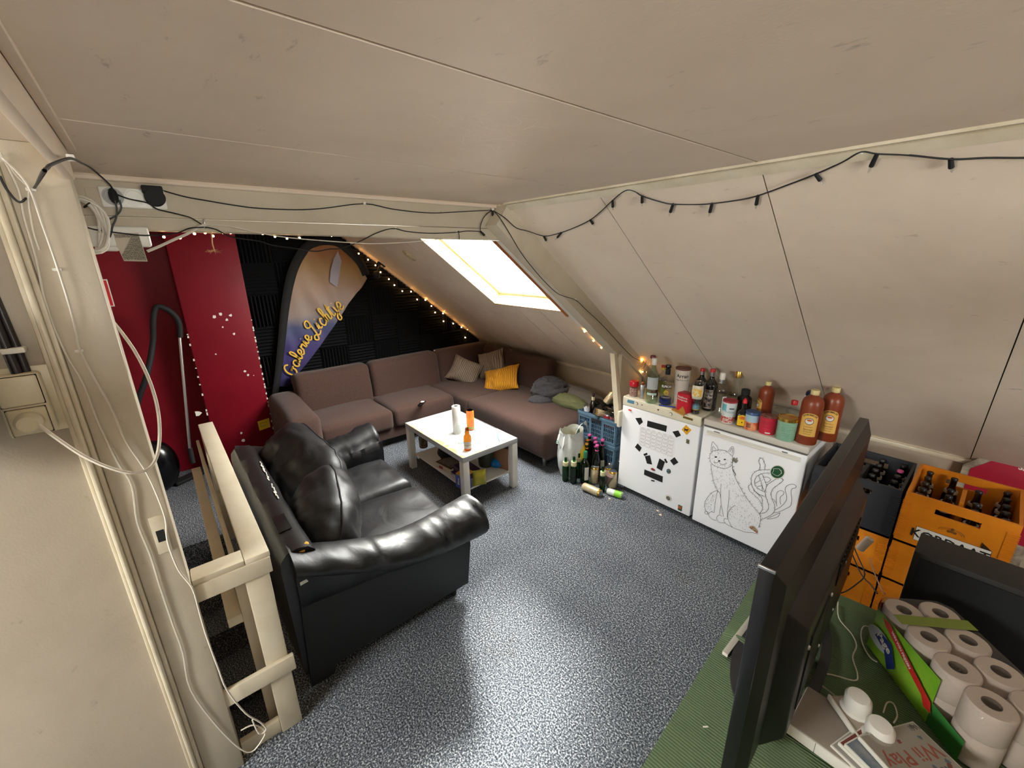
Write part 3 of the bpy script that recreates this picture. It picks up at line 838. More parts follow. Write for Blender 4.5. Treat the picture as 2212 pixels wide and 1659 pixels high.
def lpillow(loc, rot, w, d, h, seed, name='back_cushion'):
    g = pillow(w, d, h, 22, .07, seed, .045)
    def fn(p):
        q = 1 - abs(noise.noise(Vector((p.x * 6 + seed, p.y * 6, p.z * 2)))) * 2
        return Vector((p.x, p.y - .03 * (p.x / w) ** 2, p.z + (.022 * q if p.z > 0 else -.022 * q)))
    o = obj(name, xf(g, fn), L, bs, sharp=75)
    o.location = loc; o.rotation_euler = rot
    e = []
    for s in (-1,):
        pts = [Vector((w * .5 * math.sin(a), -d * .0 + d * .43 * math.cos(a), h * .32)) for a in [k * PI / 12 - PI / 2 for k in range(13)]]
    return o
def lcush(loc, rot, w, d, h, seed, ex=3.4):
    def fn(p):
        q = p.normalized(); m = (abs(q.x) ** ex + abs(q.y) ** ex + abs(q.z) ** 2.0) ** (1 / 2.6)
        v = Vector((q.x / m * w / 2, q.y / m * d / 2, q.z / m * h / 2))
        c = abs(q.x) * abs(q.y)
        pl = 1 - 2 * abs(noise.noise(Vector((v.x * 5 + seed, v.y * 8, v.z * 4))))
        p2 = 1 - 2 * abs(noise.noise(Vector((v.x * 13, v.y * 9 + seed, v.z * 9))))
        k = pl * .024 + p2 * .012 * (1 + 2 * c) + .010 * math.sin(14 * math.atan2(q.z, abs(q.x) + abs(q.y)) + 6 * pl) * c
        return v + Vector((q.x * .5, q.y * .5, q.z)) * k + Vector((0, -.05 * (v.x / w) ** 2, 0))
    o = obj('back_cushion', xf(ball(1, 56, 40), fn), L, bs, sharp=80)
    o.location = loc; o.rotation_euler = rot
    rim = []
    for k in range(56):
        a = 2 * PI * k / 56; r_ = fn(Vector((math.cos(a), math.sin(a), .0)))
        rim.append(r_ * 1.004)
    obj('piping', tube(rim, .0045, 6, True), L, o)
    return o
lcush((-2.72, .47, .585), (math.radians(50), math.radians(10), math.radians(8)), .74, .52, .24, 2)
lcush((-2.10, .45, .565), (math.radians(64), math.radians(20), math.radians(-16)), .58, .44, .27, 14, 3.0)
tg = P(638, 1236, 'x', X1 + .02)
obj('care_label', move(plate([(0, -.03, -.008), (0, .03, .0), (0, .03, .014), (0, -.03, .008)], (.002, 0, 0)), X1 + .026, Y0 + .06, .60), M['white'], bs)
# ================================================================ BANISTER ROUND THE STAIRWELL
RP = M['railpaint']
bn = thing('stair_banister', 'chipped cream-painted wooden banister with flat rails around the stairwell', 'banister', (-1.6, .1, 0))
bn.location = (0, 0, 0)
def part_board(name, a, b, w, h, up=(0, 0, 1), cuts=0):
    g = bevel(bar(a, b, w, h, up), .003, 1)
    return obj(name, g, RP, bn)
# long handrail (flat board), running away from the camera, and the short one back to the post
obj('handrail', rbox(-3.30, -1.585, .062, .142, .845, .868, .004), RP, bn)
obj('handrail', rbox(-1.665, -1.585, -.092, .061, .845, .868, .004), RP, bn)
obj('apron_board', rbox(-1.600, -1.580, -.092, .140, .78, .846, .003), RP, bn)
obj('apron_board', rbox(-3.28, -1.602, .070, .088, .70, .844, .003), RP, bn)
obj('newel_post', rbox(-1.630, -1.592, .050, .128, .0, .845, .004), RP, bn)
obj('newel_post', rbox(-3.28, -3.235, .064, .130, .0, .845, .004), RP, bn)
obj('lower_rail', rbox(-1.592, -1.572, -.098, .145, .30, .372, .003), RP, bn)
obj('lower_rail', rbox(-3.26, -1.640, .098, .116, .30, .372, .003), RP, bn)
obj('foot_rail', rbox(-1.625, -1.600, -.090, .049, .003, .070, .003), RP, bn)
obj('inner_board', rbox(-3.25, -1.70, .030, .046, .60, .78, .003), RP, bn)
obj('inner_post', rbox(-1.76, -1.725, .018, .060, -.20, .80, .003), colr('yellowed_raw_wood', (186, 158, 110), .7, mottle=((140, 110, 70), 12, .2)), bn)
obj('inner_post', rbox(-1.705, -1.675, .018, .062, -.20, .82, .003), RP, bn)
obj('inner_rail', rbox(-3.24, -1.66, -.03, .018, .56, .60, .003), RP, bn)
# ================================================================ VACUUM CLEANER by the stairs
vc = thing('vacuum_cleaner', 'black vacuum cleaner standing by the dark red wall at the top of the stairs', 'vacuum cleaner', (-4.42, -.22, 0))
obj('body', xf(ball(.17, 20, 14, (.75, .85, 1.35)), lambda p: Vector((p.x, p.y - .03, max(.0, p.z + .23)))), M['blackgloss'], vc)
hp = [Vector(P(*q, 'x', -4.45)) for q in ((296, 868), (318, 800), (330, 740), (331, 690), (337, 664), (352, 664), (372, 676), (386, 696), (389, 728))]
hp = [Vector((p.x + (.12 if i < 2 else .02), p.y, p.z)) for i, p in enumerate(hp)]
hs = smooth(hp, 5)
off = Vector((-4.42, -.22, 0))
obj('hose', tube([p - off for p in smooth([Vector((-4.42, -.27, .40)), Vector((-4.36, -.30, .62))] + hp, 5)], .021, 10), M['black'], vc)
w0, w1 = Vector(P(388, 728, 'x', -4.43)), Vector(P(410, 968, 'x', -4.30))
obj('wand', tube([w0 - off, w1 - off], .012, 10), M['steel'], vc)
obj('wand_sleeve', tube([w1 - off, Vector(P(417, 1000, 'x', -4.28)) - off], .019, 10), M['black'], vc)
fp = Vector(P(408, 1030, 'z', 0.02))
obj('floor_head', move(rbox(-.05, .05, -.13, .13, 0, .035, .012), fp.x - off.x, fp.y - off.y, 0, .5), M['black'], vc)
# ================================================================ LEFT WALL: switch, conduit, cables
sw = thing('switch_socket', 'cream light switch above a socket with a round plug, on the left wall', 'switch', (LW, 0, 0))
q0 = P(75, 820, 'x', LW)
yc, zc = -.291, 1.563
obj('mount_plate', rbox(0, .012, yc - .050, yc + .056, zc - .085, zc + .092, .003), M['cream'], sw)
obj('housing', rbox(.012, .048, yc - .044, yc + .038, zc - .076, zc + .080, .008, 3), M['cream'], sw)
obj('rocker', rbox(.047, .055, yc - .0395, yc + .0335, zc + .0025, zc + .0755, .004, 3), M['cream'], sw)
obj('gap_line', join(rbox(.0475, .0485, yc - .041, yc + .035, zc + .001, zc + .077, .0004, 1), rbox(.0475, .0485, yc - .038, yc + .032, zc - .074, zc - .004, .0004, 1)), M['dark'], sw)
obj('socket', rbox(.047, .052, yc - .0368, yc + .0308, zc - .0728, zc - .0052, .004, 3), M['cream'], sw)
pg = thing('wall_plug', 'round cream plug pushed into the left wall socket with a long white cord', 'plug', (LW + .052, yc - .003, zc - .039))
obj('plug_body', mv(lathe([(.026, 0), (.026, .014), (.019, .028), (.001, .030)], 20), Matrix.Rotation(PI / 2, 4, 'Y')), M['cream'], pg)
cpts = [(82, 917), (120, 945), (175, 982), (230, 1008), (280, 1021), (315, 1016), (337, 990), (345, 940), (340, 880), (322, 820), (295, 765), (268, 725), (240, 690)]
cw = []
for i, (a, b) in enumerate(cpts):
    x = LW + .075 + .06 * math.sin(PI * min(1, i / 7)) if i < 8 else LW + .03 - .03 * (i - 8)
    cw.append(P(a, b, 'x', x))
o0 = Vector(pg.location)
obj('cord', tube([p - o0 for p in smooth(cw, 5)], .0042, 8), M['wcable'], pg)
cd = thing('conduit_pipe', 'dark cable conduit running down the left wall into the switch', 'conduit', (LW, 0, 0))
obj('pipe', tube([(.022, -.300, 2.1), (.022, -.298, 1.9), (.024, -.292, 1.70), (.024, -.288, 1.60)], .0105, 10), colr('dark_conduit', (38, 32, 34), .35), cd)
obj('pipe', tube([(.015, -.288, 2.1), (.015, -.284, 1.9), (.018, -.276, 1.70), (.018, -.274, 1.60)], .008, 10), colr('dark_conduit', (38, 32, 34), .35), cd)
obj('clip', join(rbox(.0, .036, -.302, -.262, 1.692, 1.706, .003), rbox(.0, .006, -.33, -.30, 1.692, 1.706, .002)), M['wplastic'], cd)
bb = thing('black_bag', 'black round-sided bag hanging at the left wall, cut off by the photo edge', 'bag', (LW + .10, -.455, 1.60))
obj('body', xf(ball(.14, 20, 14, (.6, .8, 1.35)), lambda p: p + noise.noise_vector(p * 9) * .008), M['black'], bb)
obj('strap', tube([(0, -.05, .15), (-.05, -.06, .35), (-.11, -.06, .45)], .01, 6), M['black'], bb)
obj('hook', tube([(-.118, -.06, .44), (-.09, -.06, .45), (-.09, -.06, .47)], .006, 6), M['steel'], bb)
def cable(name, label, pts, ax, val, r, mt, group=None, off=0.0, n=4, cat='cable'):
    w = smooth([P(a, b, ax, val + off) for a, b in pts], n)
    t = thing(name, label, cat, w[0], group=group)
    obj('strand', tube([p - w[0] for p in w], r, 6), mt, t)
    return t, w
LWX = LW + .010
cable('white_cable', 'white cable stapled down the post, curling on the carpet below the banister', [(0, 330), (40, 410), (52, 470), (78, 560), (100, 660), (140, 760), (180, 830), (215, 920), (255, 1000), (285, 1050), (297, 1130), (325, 1200), (345, 1265), (372, 1345), (395, 1410), (412, 1490), (470, 1570), (520, 1618), (545, 1623), (565, 1600), (572, 1580), (548, 1566), (520, 1578)], 'x', LWX, .0028, M['wcable'])
cable('white_cable', 'thin twisted white cable from the ceiling corner down the middle of the post', [(5, 340), (60, 400), (90, 480), (125, 580), (150, 660), (165, 720), (170, 750), (200, 810), (240, 880), (270, 950), (310, 1010), (335, 1060), (357, 1120), (362, 1170), (385, 1230), (415, 1270), (430, 1320), (445, 1372), (470, 1440), (490, 1490), (530, 1540), (562, 1560), (575, 1575), (560, 1585), (545, 1555)], 'x', LWX + .004, .0030, M['wcable'])
cable('white_cable', 'short white wire sagging from the top of the post into the main run', [(12, 345), (35, 380), (60, 405), (62, 440), (72, 500), (85, 540)], 'x', LWX, .0022, M['wcable'])
for a, b, lab in ((68, 410, 'small white cable clip high on the post'), (124, 582, 'white cable clip on the post beside the stair sign'), (171, 757, 'white cable clip on the post above the socket height')):
    tag(obj('cable_clip', rbox(-.002, .008, -.009, .009, -.004, .004, .002), M['wplastic'], loc=P(a, b, 'x', LW + .006)), lab, 'clip')
# ================================================================ BEAM: sockets, junction box, cable coil
BX = -2.0
so = thing('triple_socket', 'white triple wall socket strip on the beam below the ceiling', 'socket', (BX, 0, 0))
obj('frame', rbox(0, .016, -.062, .108, 2.072, 2.136, .005, 3), M['wplastic'], so)
for k, y in enumerate((-.030, .024, .079)):
    obj('outlet', mv(lathe([(.027, .0), (.027, .004), (.022, .004), (.021, -.004), (.001, -.005)], 22), Matrix.Translation((.0165, y, 2.106)) @ Matrix.Rotation(PI / 2, 4, 'Y')), M['wplastic'] if k else colr('grey_outlet', (150, 146, 140), .4), so)
    obj('pin_hole', join(*[mv(lathe([(.0035, 0), (.0035, .002)], 8), Matrix.Translation((.013, y + .0095 * s, 2.106 + .004 * s)) @ Matrix.Rotation(PI / 2, 4, 'Y')) for s in (-1, 1)]), M['black'], so)
p1 = thing('black_plug', 'small black plug with two cables in the left outlet on the beam', 'plug', (BX + .02, -.028, 2.106))
obj('body', xf(ball(.02, 12, 8, (.9, .6, 1.2)), lambda p: p + Vector((.014, 0, 0))), M['black'], p1)
p2 = thing('black_adapter', 'round black power adapter in the right outlet on the beam', 'plug', (BX + .018, .077, 2.108))
obj('body', mv(lathe([(.028, 0), (.029, .03), (.026, .036), (.001, .037)], 20), Matrix.Rotation(PI / 2, 4, 'Y')), M['black'], p2)
obj('top', rbox(0, .034, -.030, .026, .012, .036, .004), M['black'], p2)
jb = thing('router_box', 'white plastic box under the beam with a printed label hanging from it', 'box', (BX + .03, -.02, 1.94))
obj('housing', xf(rbox(-.05, .0, -.095, .058, .008, .075, .008, 3), lambda p: p), M['wplastic'], jb)
obj('foot', rbox(-.045, -.005, -.09, -.03, -.005, .012, .008), M['wplastic'], jb)
lbp = [P(244, 503, 'x', BX + .036), P(299, 503, 'x', BX + .036), P(319, 565, 'x', BX + .04), P(268, 564, 'x', BX + .04), P(253, 532, 'x', BX + .04)]
lo = Vector(jb.location)
obj('hanging_label', plate([p - lo for p in lbp], (.0012, 0, 0)), colr('label_paper', (190, 180, 162), .8), jb)
rows = []
random.seed(4)
u0, u1, u2, u3 = lbp[0], lbp[1], lbp[2], lbp[3]
for k in range(22):
    t = (k + .8) / 23
    a, b = u0.lerp(u1, t), u3.lerp(u2, t)
    cur = .05
    while cur < .93:
        ln = random.uniform(.03, .14); e = min(.95, cur + ln)
        rows.append(ribbon([a.lerp(b, cur) - lo + Vector((.002, 0, 0)), a.lerp(b, e) - lo + Vector((.002, 0, 0))], .0016, (1, 0, 0)))
        cur = e + .012
obj('fine_print', join(*rows), colr('print_ink', (70, 62, 54), .8), jb, flat=True)
cc = thing('cable_coil', 'coil of thick white cable hanging beside the post under the beam', 'cable', (BX + .10, -.10, 2.0))
ls = []
random.seed(8)
for k in range(7):
    w, h = .030 + .004 * k, .075 + .004 * (k % 3)
    ls.append(tube([Vector((.012 * math.sin(2 * a) + k * .004 - .012, -.01 + w * math.cos(a) + .005 * math.sin(3 * a + k), .01 + h * math.sin(a))) for a in [i * PI / 12 for i in range(24)]], .0042, 7, True))
obj('loops', join(*ls), M['wcable'], cc)
obj('tie', tube([Vector((.012 + .016 * math.cos(a), .008 + .026 * math.sin(a) * .4, .068 + .008 * math.sin(a))) for a in [i * PI / 5 for i in range(10)]], .002, 5, True), M['cable'], cc)
# ================================================================ FEATHER FLAG
FX = -4.63
fb = thing('feather_flag', 'curved feather flag with yellow script lettering, fading from orange to navy', 'flag', (FX, 1.0, 0))
fo = Vector(fb.location)
Z4 = lambda x, y: (450 + x / 3.95, 480 + y / 3.95)
FP = lambda x, y, dx=0.0: P(*Z4(x, y), 'x', FX + dx) - fo
left = [(605, 1400), (625, 1240), (645, 1050), (665, 860), (685, 690), (712, 540), (750, 410), (800, 310), (860, 235), (930, 195), (1010, 185), (1090, 200), (1160, 250), (1230, 310), (1290, 370), (1325, 430), (1355, 480)]
right = [(1300, 570), (1230, 650), (1150, 770), (1060, 905), (960, 1050), (860, 1180), (770, 1290), (720, 1360), (690, 1400)]
lp_, rp_ = smooth([FP(*q) for q in left], 3), smooth([FP(*q) for q in right], 3)
def flag_geo():
    V, Fs = [], []; n = 30; m = 14
    Lc, Rc = lp_, [FP(1355, 480)] + rp_
    def at(c, t):
        k = t * (len(c) - 1); i = min(int(k), len(c) - 2); return c[i].lerp(c[i + 1], k - i)
    # rows from the foot up the left edge against the right edge
    for j in range(n + 1):
        t = j / n
        a, b = at(Lc, t), at(Rc, 1 - t)
        for i in range(m + 1):
            p = a.lerp(b, i / m)
            p.x += .018 * noise.noise(Vector((p.y * 9 + p.z * 3, p.z * 2.2, 4))) + .01 * math.sin(p.y * 26 + p.z * 9) * math.sin(PI * i / m)
            V.append(p)
    for j in range(n):
        for i in range(m):
            a = j * (m + 1) + i; Fs.append((a, a + 1, a + m + 2, a + m + 1))
    return V, Fs
m, nt, b = new_mat('flag_print')
co = coords(nt); sp = nt.nodes.new('ShaderNodeSeparateXYZ'); nt.links.new(co, sp.inputs[0])
nz = node(nt, 'ShaderNodeTexNoise', Scale=2.5, Detail=3.0); nt.links.new(co, nz.inputs['Vector'])
ma = node(nt, 'ShaderNodeMath', operation='MULTIPLY_ADD'); ma.inputs[1].default_value = .30
nt.links.new(nz.outputs[0], ma.inputs[0]); nt.links.new(sp.outputs[2], ma.inputs[2])
mr = nt.nodes.new('ShaderNodeMapRange'); mr.inputs[1].default_value = .6; mr.inputs[2].default_value = 2.25
nt.links.new(ma.outputs[0], mr.inputs[0])
nt.links.new(ramp(nt, mr.outputs[0], [(0, rgb((30, 28, 66))), (.36, rgb((58, 50, 104))), (.48, rgb((70, 76, 110))), (.56, rgb((134, 120, 116))), (.70, rgb((152, 126, 108))), (.82, rgb((148, 114, 62))), (.93, rgb((140, 88, 44)))]), b.inputs['Base Color'])
b.inputs['Roughness'].default_value = .45; b.inputs['Specular IOR Level'].default_value = .4
obj('cloth', flag_geo(), m, fb, sharp=80)
slv = [q + Vector((.01, 0, 0)) for q in lp_]
ctr = Vector((0, 0, 0))
bandpts = smooth([FP(*q, .02) for q in [(555, 1560), (590, 1360), (612, 1180), (632, 980), (650, 800), (672, 640), (700, 500), (735, 385), (785, 285), (845, 212), (925, 168), (1015, 158), (1105, 172), (1180, 222), (1255, 290), (1310, 360), (1350, 450)]], 3)
obj('pole_sleeve', xf(tube(bandpts, [.028 + .014 * min(1, i / 18) for i in range(len(bandpts))], 8), lambda p: Vector((.0 + (p.x) * .35, p.y, p.z))), colr('black_sleeve', (10, 10, 11), .8), fb)
obj('pole', tube([FP(535, 1990, .02), FP(552, 1600, .02), FP(560, 1540, .02)], .012, 8), M['black'], fb)
# script lettering: monoline strokes in a unit box, drawn along the flag
G = {
 'G': ([[(.88, .82), (.68, 1.02), (.38, .98), (.14, .66), (.16, .22), (.42, -.02), (.72, .12), (.80, .44), (.48, .44), (.98, .42)]], 1.0),
 'a': ([[(.62, .46), (.3, .5), (.1, .25), (.25, .0), (.5, .12), (.62, .46), (.56, .08), (.85, .1)]], .78),
 'l': ([[(.0, .1), (.4, .6), (.42, 1.0), (.22, .95), (.18, .3), (.3, .0), (.55, .12)]], .5),
 'e': ([[(.0, .18), (.4, .25), (.48, .46), (.28, .52), (.1, .25), (.25, .0), (.6, .12)]], .62),
 'r': ([[(.0, .1), (.2, .5), (.25, .42), (.5, .46), (.4, .1), (.62, .1)]], .6),
 'i': ([[(.0, .12), (.22, .5), (.18, .08), (.42, .1)], [(.3, .72), (.33, .77)]], .42),
 'L': ([[(.62, .78), (.4, .62), (.12, .78), (.3, 1.05), (.62, 1.0), (.55, .5), (.42, .0), (.2, -.28), (-.05, -.12), (.2, .06), (.6, -.12), (.95, .0)]], .9),
 'c': ([[(.5, .42), (.3, .52), (.1, .25), (.25, .0), (.6, .12)]], .58),
 'h': ([[(.0, .1), (.35, .7), (.35, 1.0), (.18, .9), (.14, .02), (.3, .42), (.5, .4), (.46, .04), (.72, .1)]], .72),
 't': ([[(.0, .12), (.28, .95), (.18, .08), (.48, .1)], [(.02, .62), (.48, .66)]], .48),
 'j': ([[(.22, .5), (.2, .1), (.1, -.35), (-.18, -.4), (-.12, -.15), (.42, .12)], [(.3, .72), (.33, .77)]], .42),
 'x': ([[(.0, .1), (.45, .45)], [(.1, .45), (.4, .08)]], .5),
}
def script(word, p0, p1, h, bend=0.0):
    a, b_ = Vector(p0), Vector(p1); d = b_ - a; W_ = sum(G[c][1] for c in word); out = []
    L_ = d.length; u = d / L_; v = Vector((u.y, -u.x)); cur = 0.0; sx = L_ / W_
    for ch in word:
        for st in G[ch][0]:
            pts = []
            for x, y in smooth([Vector((q[0], q[1], 0)) for q in st], 4) and [(p.x, p.y) for p in smooth([Vector((q[0], q[1], 0)) for q in st], 4)]:
                t = (cur + x) / W_
                q = a + u * (t * L_) + v * (y * h + bend * math.sin(PI * max(0, min(1, t))))
                pts.append(FP(q.x, q.y, .024))
            out.append(ribbon(pts, .0145, (1, 0, 0)))
        cur += G[ch][1]
    return join(*out)
yl = colr('flag_yellow', (214, 170, 44), .5)
obj('lettering', script('Galerie', (742, 1325), (893, 975), 112, 12), yl, fb, flat=True)
obj('lettering', script('Lichtje', (905, 985), (1168, 722), 138, 10), yl, fb, flat=True)
spt = [FP(*q, .021) for q in ((1105, 245), (1135, 330), (1120, 440), (1098, 555), (1035, 510), (1045, 400), (1070, 310))]
obj('white_flame_print', plate(spt, (.001, 0, 0)), colr('pale_print', (150, 146, 160), .6), fb, flat=True)
# ================================================================ THE TWO REFRIGERATORS
FY = 2.68
FA0, FA1, FB0, FB1 = -1.825, -1.195, -1.175, -.565
FT = .826
fa = thing('small_fridge', 'left white under-counter fridge with yellowed control panel and black tape face', 'fridge', (FA0, FY, 0))
w = FA1 - FA0
obj('body', rbox(.005, w - .005, .045, .60, .03, .785, .006), M['fridge'], fa)
obj('top_panel', rbox(0, w, .0, .615, .785, FT, .006, 3), M['fridgecream'], fa)
dr = obj('door', rbox(.0, w, .0, .044, .045, .752, .006, 3), M['fridge'], fa)
obj('control_panel', rbox(.0, w, -.002, .05, .756, .822, .005, 3), M['fridgecream'], fa)
obj('plinth', box(.02, w - .02, .06, .58, 0, .03), M['black'], fa)
for (px, kind) in ((1375.6, 0), (1422.4, 1), (1449.5, 0)):
    py = {1375.6: 871.5, 1422.4: 885, 1449.5: 894}[px]
    q = P(px, py, 'y', FY) - Vector((FA0, FY, 0))
    if kind == 0:
        obj('dial_ring', mv(join(lathe([(.0125, 0), (.0125, .0015), (.0105, .0015)], 20)), Matrix.Translation((q.x, -.0025, q.z)) @ Matrix.Rotation(PI / 2, 4, 'X')), M['dark'], fa)
        obj('dial', mv(lathe([(.0105, 0), (.010, .008), (.001, .009)], 20), Matrix.Translation((q.x, -.0025, q.z)) @ Matrix.Rotation(PI / 2, 4, 'X')), M['fridgecream'], fa)
    else:
        obj('indicator', mv(lathe([(.006, 0), (.006, .002), (.001, .002)], 14), Matrix.Translation((q.x, -.0025, q.z)) @ Matrix.Rotation(PI / 2, 4, 'X')), M['dark'], fa)
def onf(px, py, yy=FY): return P(px, py, 'y', yy)
Z1 = lambda x, y: (1180 + x / 4.3647, 740 + y / 4.3647)
def sticker(pts, mt, name, par, zf=Z1, t=.0012, lab=None, org=None):
    o = org or Vector(par.location)
    g = plate([onf(*zf(*q), FY - .0006) - o for q in pts], (0, -t, 0))
    return obj(name, g, mt, par, flat=True, label=lab)
sticker([(770, 535), (832, 550), (828, 580), (765, 563)], colr('blue_sticker', (92, 142, 172), .5), 'sticker', fa, t=.003, lab='pale blue rectangular sticker')
tv_ = onf(*Z1(903, 590), FY - .003) - Vector((FA0, FY, 0))
obj('flame_mark', plate([tv_ + Vector((-.008, 0, .006)), tv_ + Vector((.008, 0, .006)), tv_ + Vector((0, 0, -.007))], (0, -.001, 0)), colr('print_grey', (110, 106, 96), .6), fa, flat=True)
bq = [(1293, 690), (1385, 718), (1383, 738), (1291, 710)]
sticker(bq, M['gold'], 'name_plate', fa, t=.003)
pm = onf(*Z1(1342, 714), FY - .006) - Vector((FA0, FY, 0))
for tp in ([(840, 712), (893, 708), (912, 750), (878, 778)], [(955, 735), (1138, 785), (1130, 842), (950, 790)], [(1190, 840), (1245, 828), (1270, 876), (1226, 895)],
           [(862, 950), (900, 992), (880, 1030), (836, 985)], [(915, 1052), (950, 1038), (956, 1056), (925, 1070)], [(930, 1072), (978, 1062), (998, 1150), (950, 1140)],
           [(1068, 1092), (1120, 1125), (1090, 1210), (1040, 1180)], [(1110, 1100), (1125, 1093), (1146, 1130), (1130, 1138)], [(1210, 1080), (1246, 1130), (1202, 1158), (1167, 1112)],
           [(926, 1196), (1100, 1262), (1095, 1320), (922, 1245)], [(988, 1293), (1022, 1300), (1020, 1312), (990, 1305)]):
    sticker(tp, M['black'], 'tape_piece', fa)
sticker([(1318, 776), (1369, 824), (1325, 871), (1277, 820)], colr('sign_yellow', (224, 160, 22), .45), 'diamond_sticker', fa, lab='yellow diamond warning-sign sticker')
sticker([(1318, 786), (1359, 824), (1325, 861), (1287, 820)], colr('sign_yellow2', (234, 172, 30), .45), 'diamond_inset', fa, t=.0016)
q = onf(*Z1(1322, 826), FY - .0024) - Vector((FA0, FY, 0))
obj('sign_figure', join(*[plate([q + Vector((a, 0, b)), q + Vector((a + c_, 0, b)), q + Vector((a + c_, 0, b + d_)), q + Vector((a, 0, b + d_))], (0, -.0004, 0)) for a, b, c_, d_ in ((-.016, -.003, .024, .010), (.006, .004, .008, .008), (-.014, -.011, .005, .009), (.002, -.011, .005, .009), (-.018, .006, .006, .004))]), M['dark'], fa, flat=True)
# calendar sheet with its grid of rounded boxes
cal = thing('calendar_sheet', 'white printed month calendar with empty boxes stuck under the black tape', 'calendar', (FA0, FY, 0))
cq = [(882, 786), (1222, 886), (1196, 1092), (864, 962)]
sticker(cq, colr('calendar_paper', (240, 240, 242), .7), 'sheet', cal, t=.0008)
co_ = Vector((FA0, FY, 0)); C4 = [onf(*Z1(*q), FY - .0026) - co_ for q in cq]
def bil(u, v): return C4[0].lerp(C4[1], u).lerp(C4[3].lerp(C4[2], u), v)
ln = []
for r in range(5):
    for c_ in range(6):
        if (r, c_) == (9, 9): continue
        u0, u1, v0, v1 = .045 + c_ * .155, .045 + c_ * .155 + .142, .10 + r * .172, .10 + r * .172 + .155
        pts = [bil(u0 + .02, v0), bil(u1 - .02, v0), bil(u1, v0 + .03), bil(u1, v1 - .03), bil(u1 - .02, v1), bil(u0 + .02, v1), bil(u0, v1 - .03), bil(u0, v0 + .03), bil(u0 + .02, v0)]
        ln.append(ribbon(pts, .0013, (0, -1, 0)))
        if random.random() < .5: ln.append(ribbon([bil(u0 + .03, v0 + .05), bil(u1 - .04, v0 + .05)], .0012, (0, -1, 0)))
for c_ in range(6): ln.append(ribbon([bil(.06 + c_ * .155, .045), bil(.13 + c_ * .155, .045)], .002, (0, -1, 0)))
obj('printed_grid', join(*ln), colr('grid_ink', (150, 150, 158), .7), cal, flat=True)
def magnet(name, label, cx, cy, g, mt, cat='magnet'):
    p = onf(*Z1(cx, cy), FY - .0005)
    t = thing(name, label, cat, p)
    obj('body', mv(g, Matrix.Rotation(PI / 2, 4, 'X')), mt, t)
    return t
mg = magnet('bottle_cap_magnet', 'round white crown-cap magnet with a dark picture, low on the left fridge', 1155, 1465, lathe([(.024 + .0, 0), (.0225, .006), (.001, .007)], 24), M['wplastic'])
rf = [Vector(((.0225 + (.0022 if k % 2 else 0)) * math.cos(k * PI / 21), -.002, (.0225 + (.0022 if k % 2 else 0)) * math.sin(k * PI / 21))) for k in range(42)]
obj('crimped_rim', tube(rf, .0014, 5, True), M['chrome'], mg)
obj('picture', mv(lathe([(.0175, .0072), (.001, .0076)], 20), Matrix.Rotation(PI / 2, 4, 'X')), colr('cap_picture', (52, 58, 48), .4, mottle=((130, 128, 116), 120, .1)), mg)
ov = magnet('oval_magnet', 'oval picture magnet with a blue rim right of the tape nose', 1155, 1213, xf(lathe([(.017, 0), (.0165, .004), (.001, .0045)], 24), lambda p: (p.x, p.y * 1.15, p.z)), colr('oval_rim', (96, 74, 66), .4))
obj('picture', mv(xf(lathe([(.0145, .0046), (.001, .005)], 20), lambda p: (p.x, p.y * 1.15, p.z)), Matrix.Rotation(PI / 2, 4, 'X')), colr('oval_picture', (90, 120, 130), .4, mottle=((54, 66, 50), 90, .1)), ov)
lob = magnet('red_magnet', 'knobbly dark red magnet between the two tape strips', 1008, 1195, xf(ball(.014, 14, 8, (1.35, .7, .4)), lambda p: p + noise.noise_vector(p * 90) * .004 + Vector((0, 0, .003))), colr('lobster_red', (130, 38, 32), .4))
sq = magnet('square_magnet', 'small grey-green square magnet below the yellow diamond sticker', 1335, 932, rbox(-.0115, .0115, -.016, .016, 0, .004, .002), colr('olive_metal', (120, 118, 90), .4, mottle=((70, 70, 52), 160, .1)))
rq = magnet('picture_magnet', 'dark green and orange rectangular magnet near the bottom of the left fridge', 1262, 1558, rbox(-.0155, .0155, -.022, .022, 0, .005, .002), colr('green_magnet', (44, 74, 48), .4))
obj('picture', mv(rbox(-.012, .012, -.006, .017, .005, .0056, .0003, 1), Matrix.Rotation(PI / 2, 4, 'X')), colr('magnet_orange', (196, 110, 50), .5, mottle=((120, 40, 30), 120, .1)), rq)
rb = magnet('red_clip', 'small bright red clip at the top left of the left fridge door', 790, 636, xf(lathe([(.013, 0), (.012, .006), (.001, .007)], 16), lambda p: (p.x * 1.15, p.y * (.42 + 10 * abs(p.x) ** 1.2), p.z)), colr('bright_red', (226, 58, 40), .35))
# handle block of the left fridge
hk = obj('handle', rbox(-.022, .004, -.035, .03, .565, .70, .006, 3), M['fridgecream'], fa)
# ---- right fridge
fbg = thing('large_fridge', 'right white fridge with a drawn fox and curling tails on its door', 'fridge', (FB0, FY, 0))
w2_ = FB1 - FB0
obj('body', rbox(.004, w2_ - .004, .05, .60, .03, .785, .006), M['fridge'], fbg)
obj('worktop', rbox(0, w2_ + .0, -.004, .62, .782, FT, .008, 3), colr('fridge_top', (206, 200, 190), .45), fbg)
obj('door', rbox(.002, w2_ - .002, -.001, .048, .035, .772, .007, 3), M['fridge'], fbg)
obj('grip_strip', join(rbox(.03, w2_ - .03, -.006, .0, .722, .742, .003), rbox(.03, w2_ - .03, -.010, .0, .744, .752, .002)), M['white'], fbg)
obj('seal', box(.006, w2_ - .006, .0, .03, .7725, .7815), colr('dark_seal', (96, 92, 86), .7), fbg)
obj('plinth', box(.02, w2_ - .02, .06, .58, 0, .03), M['black'], fbg)
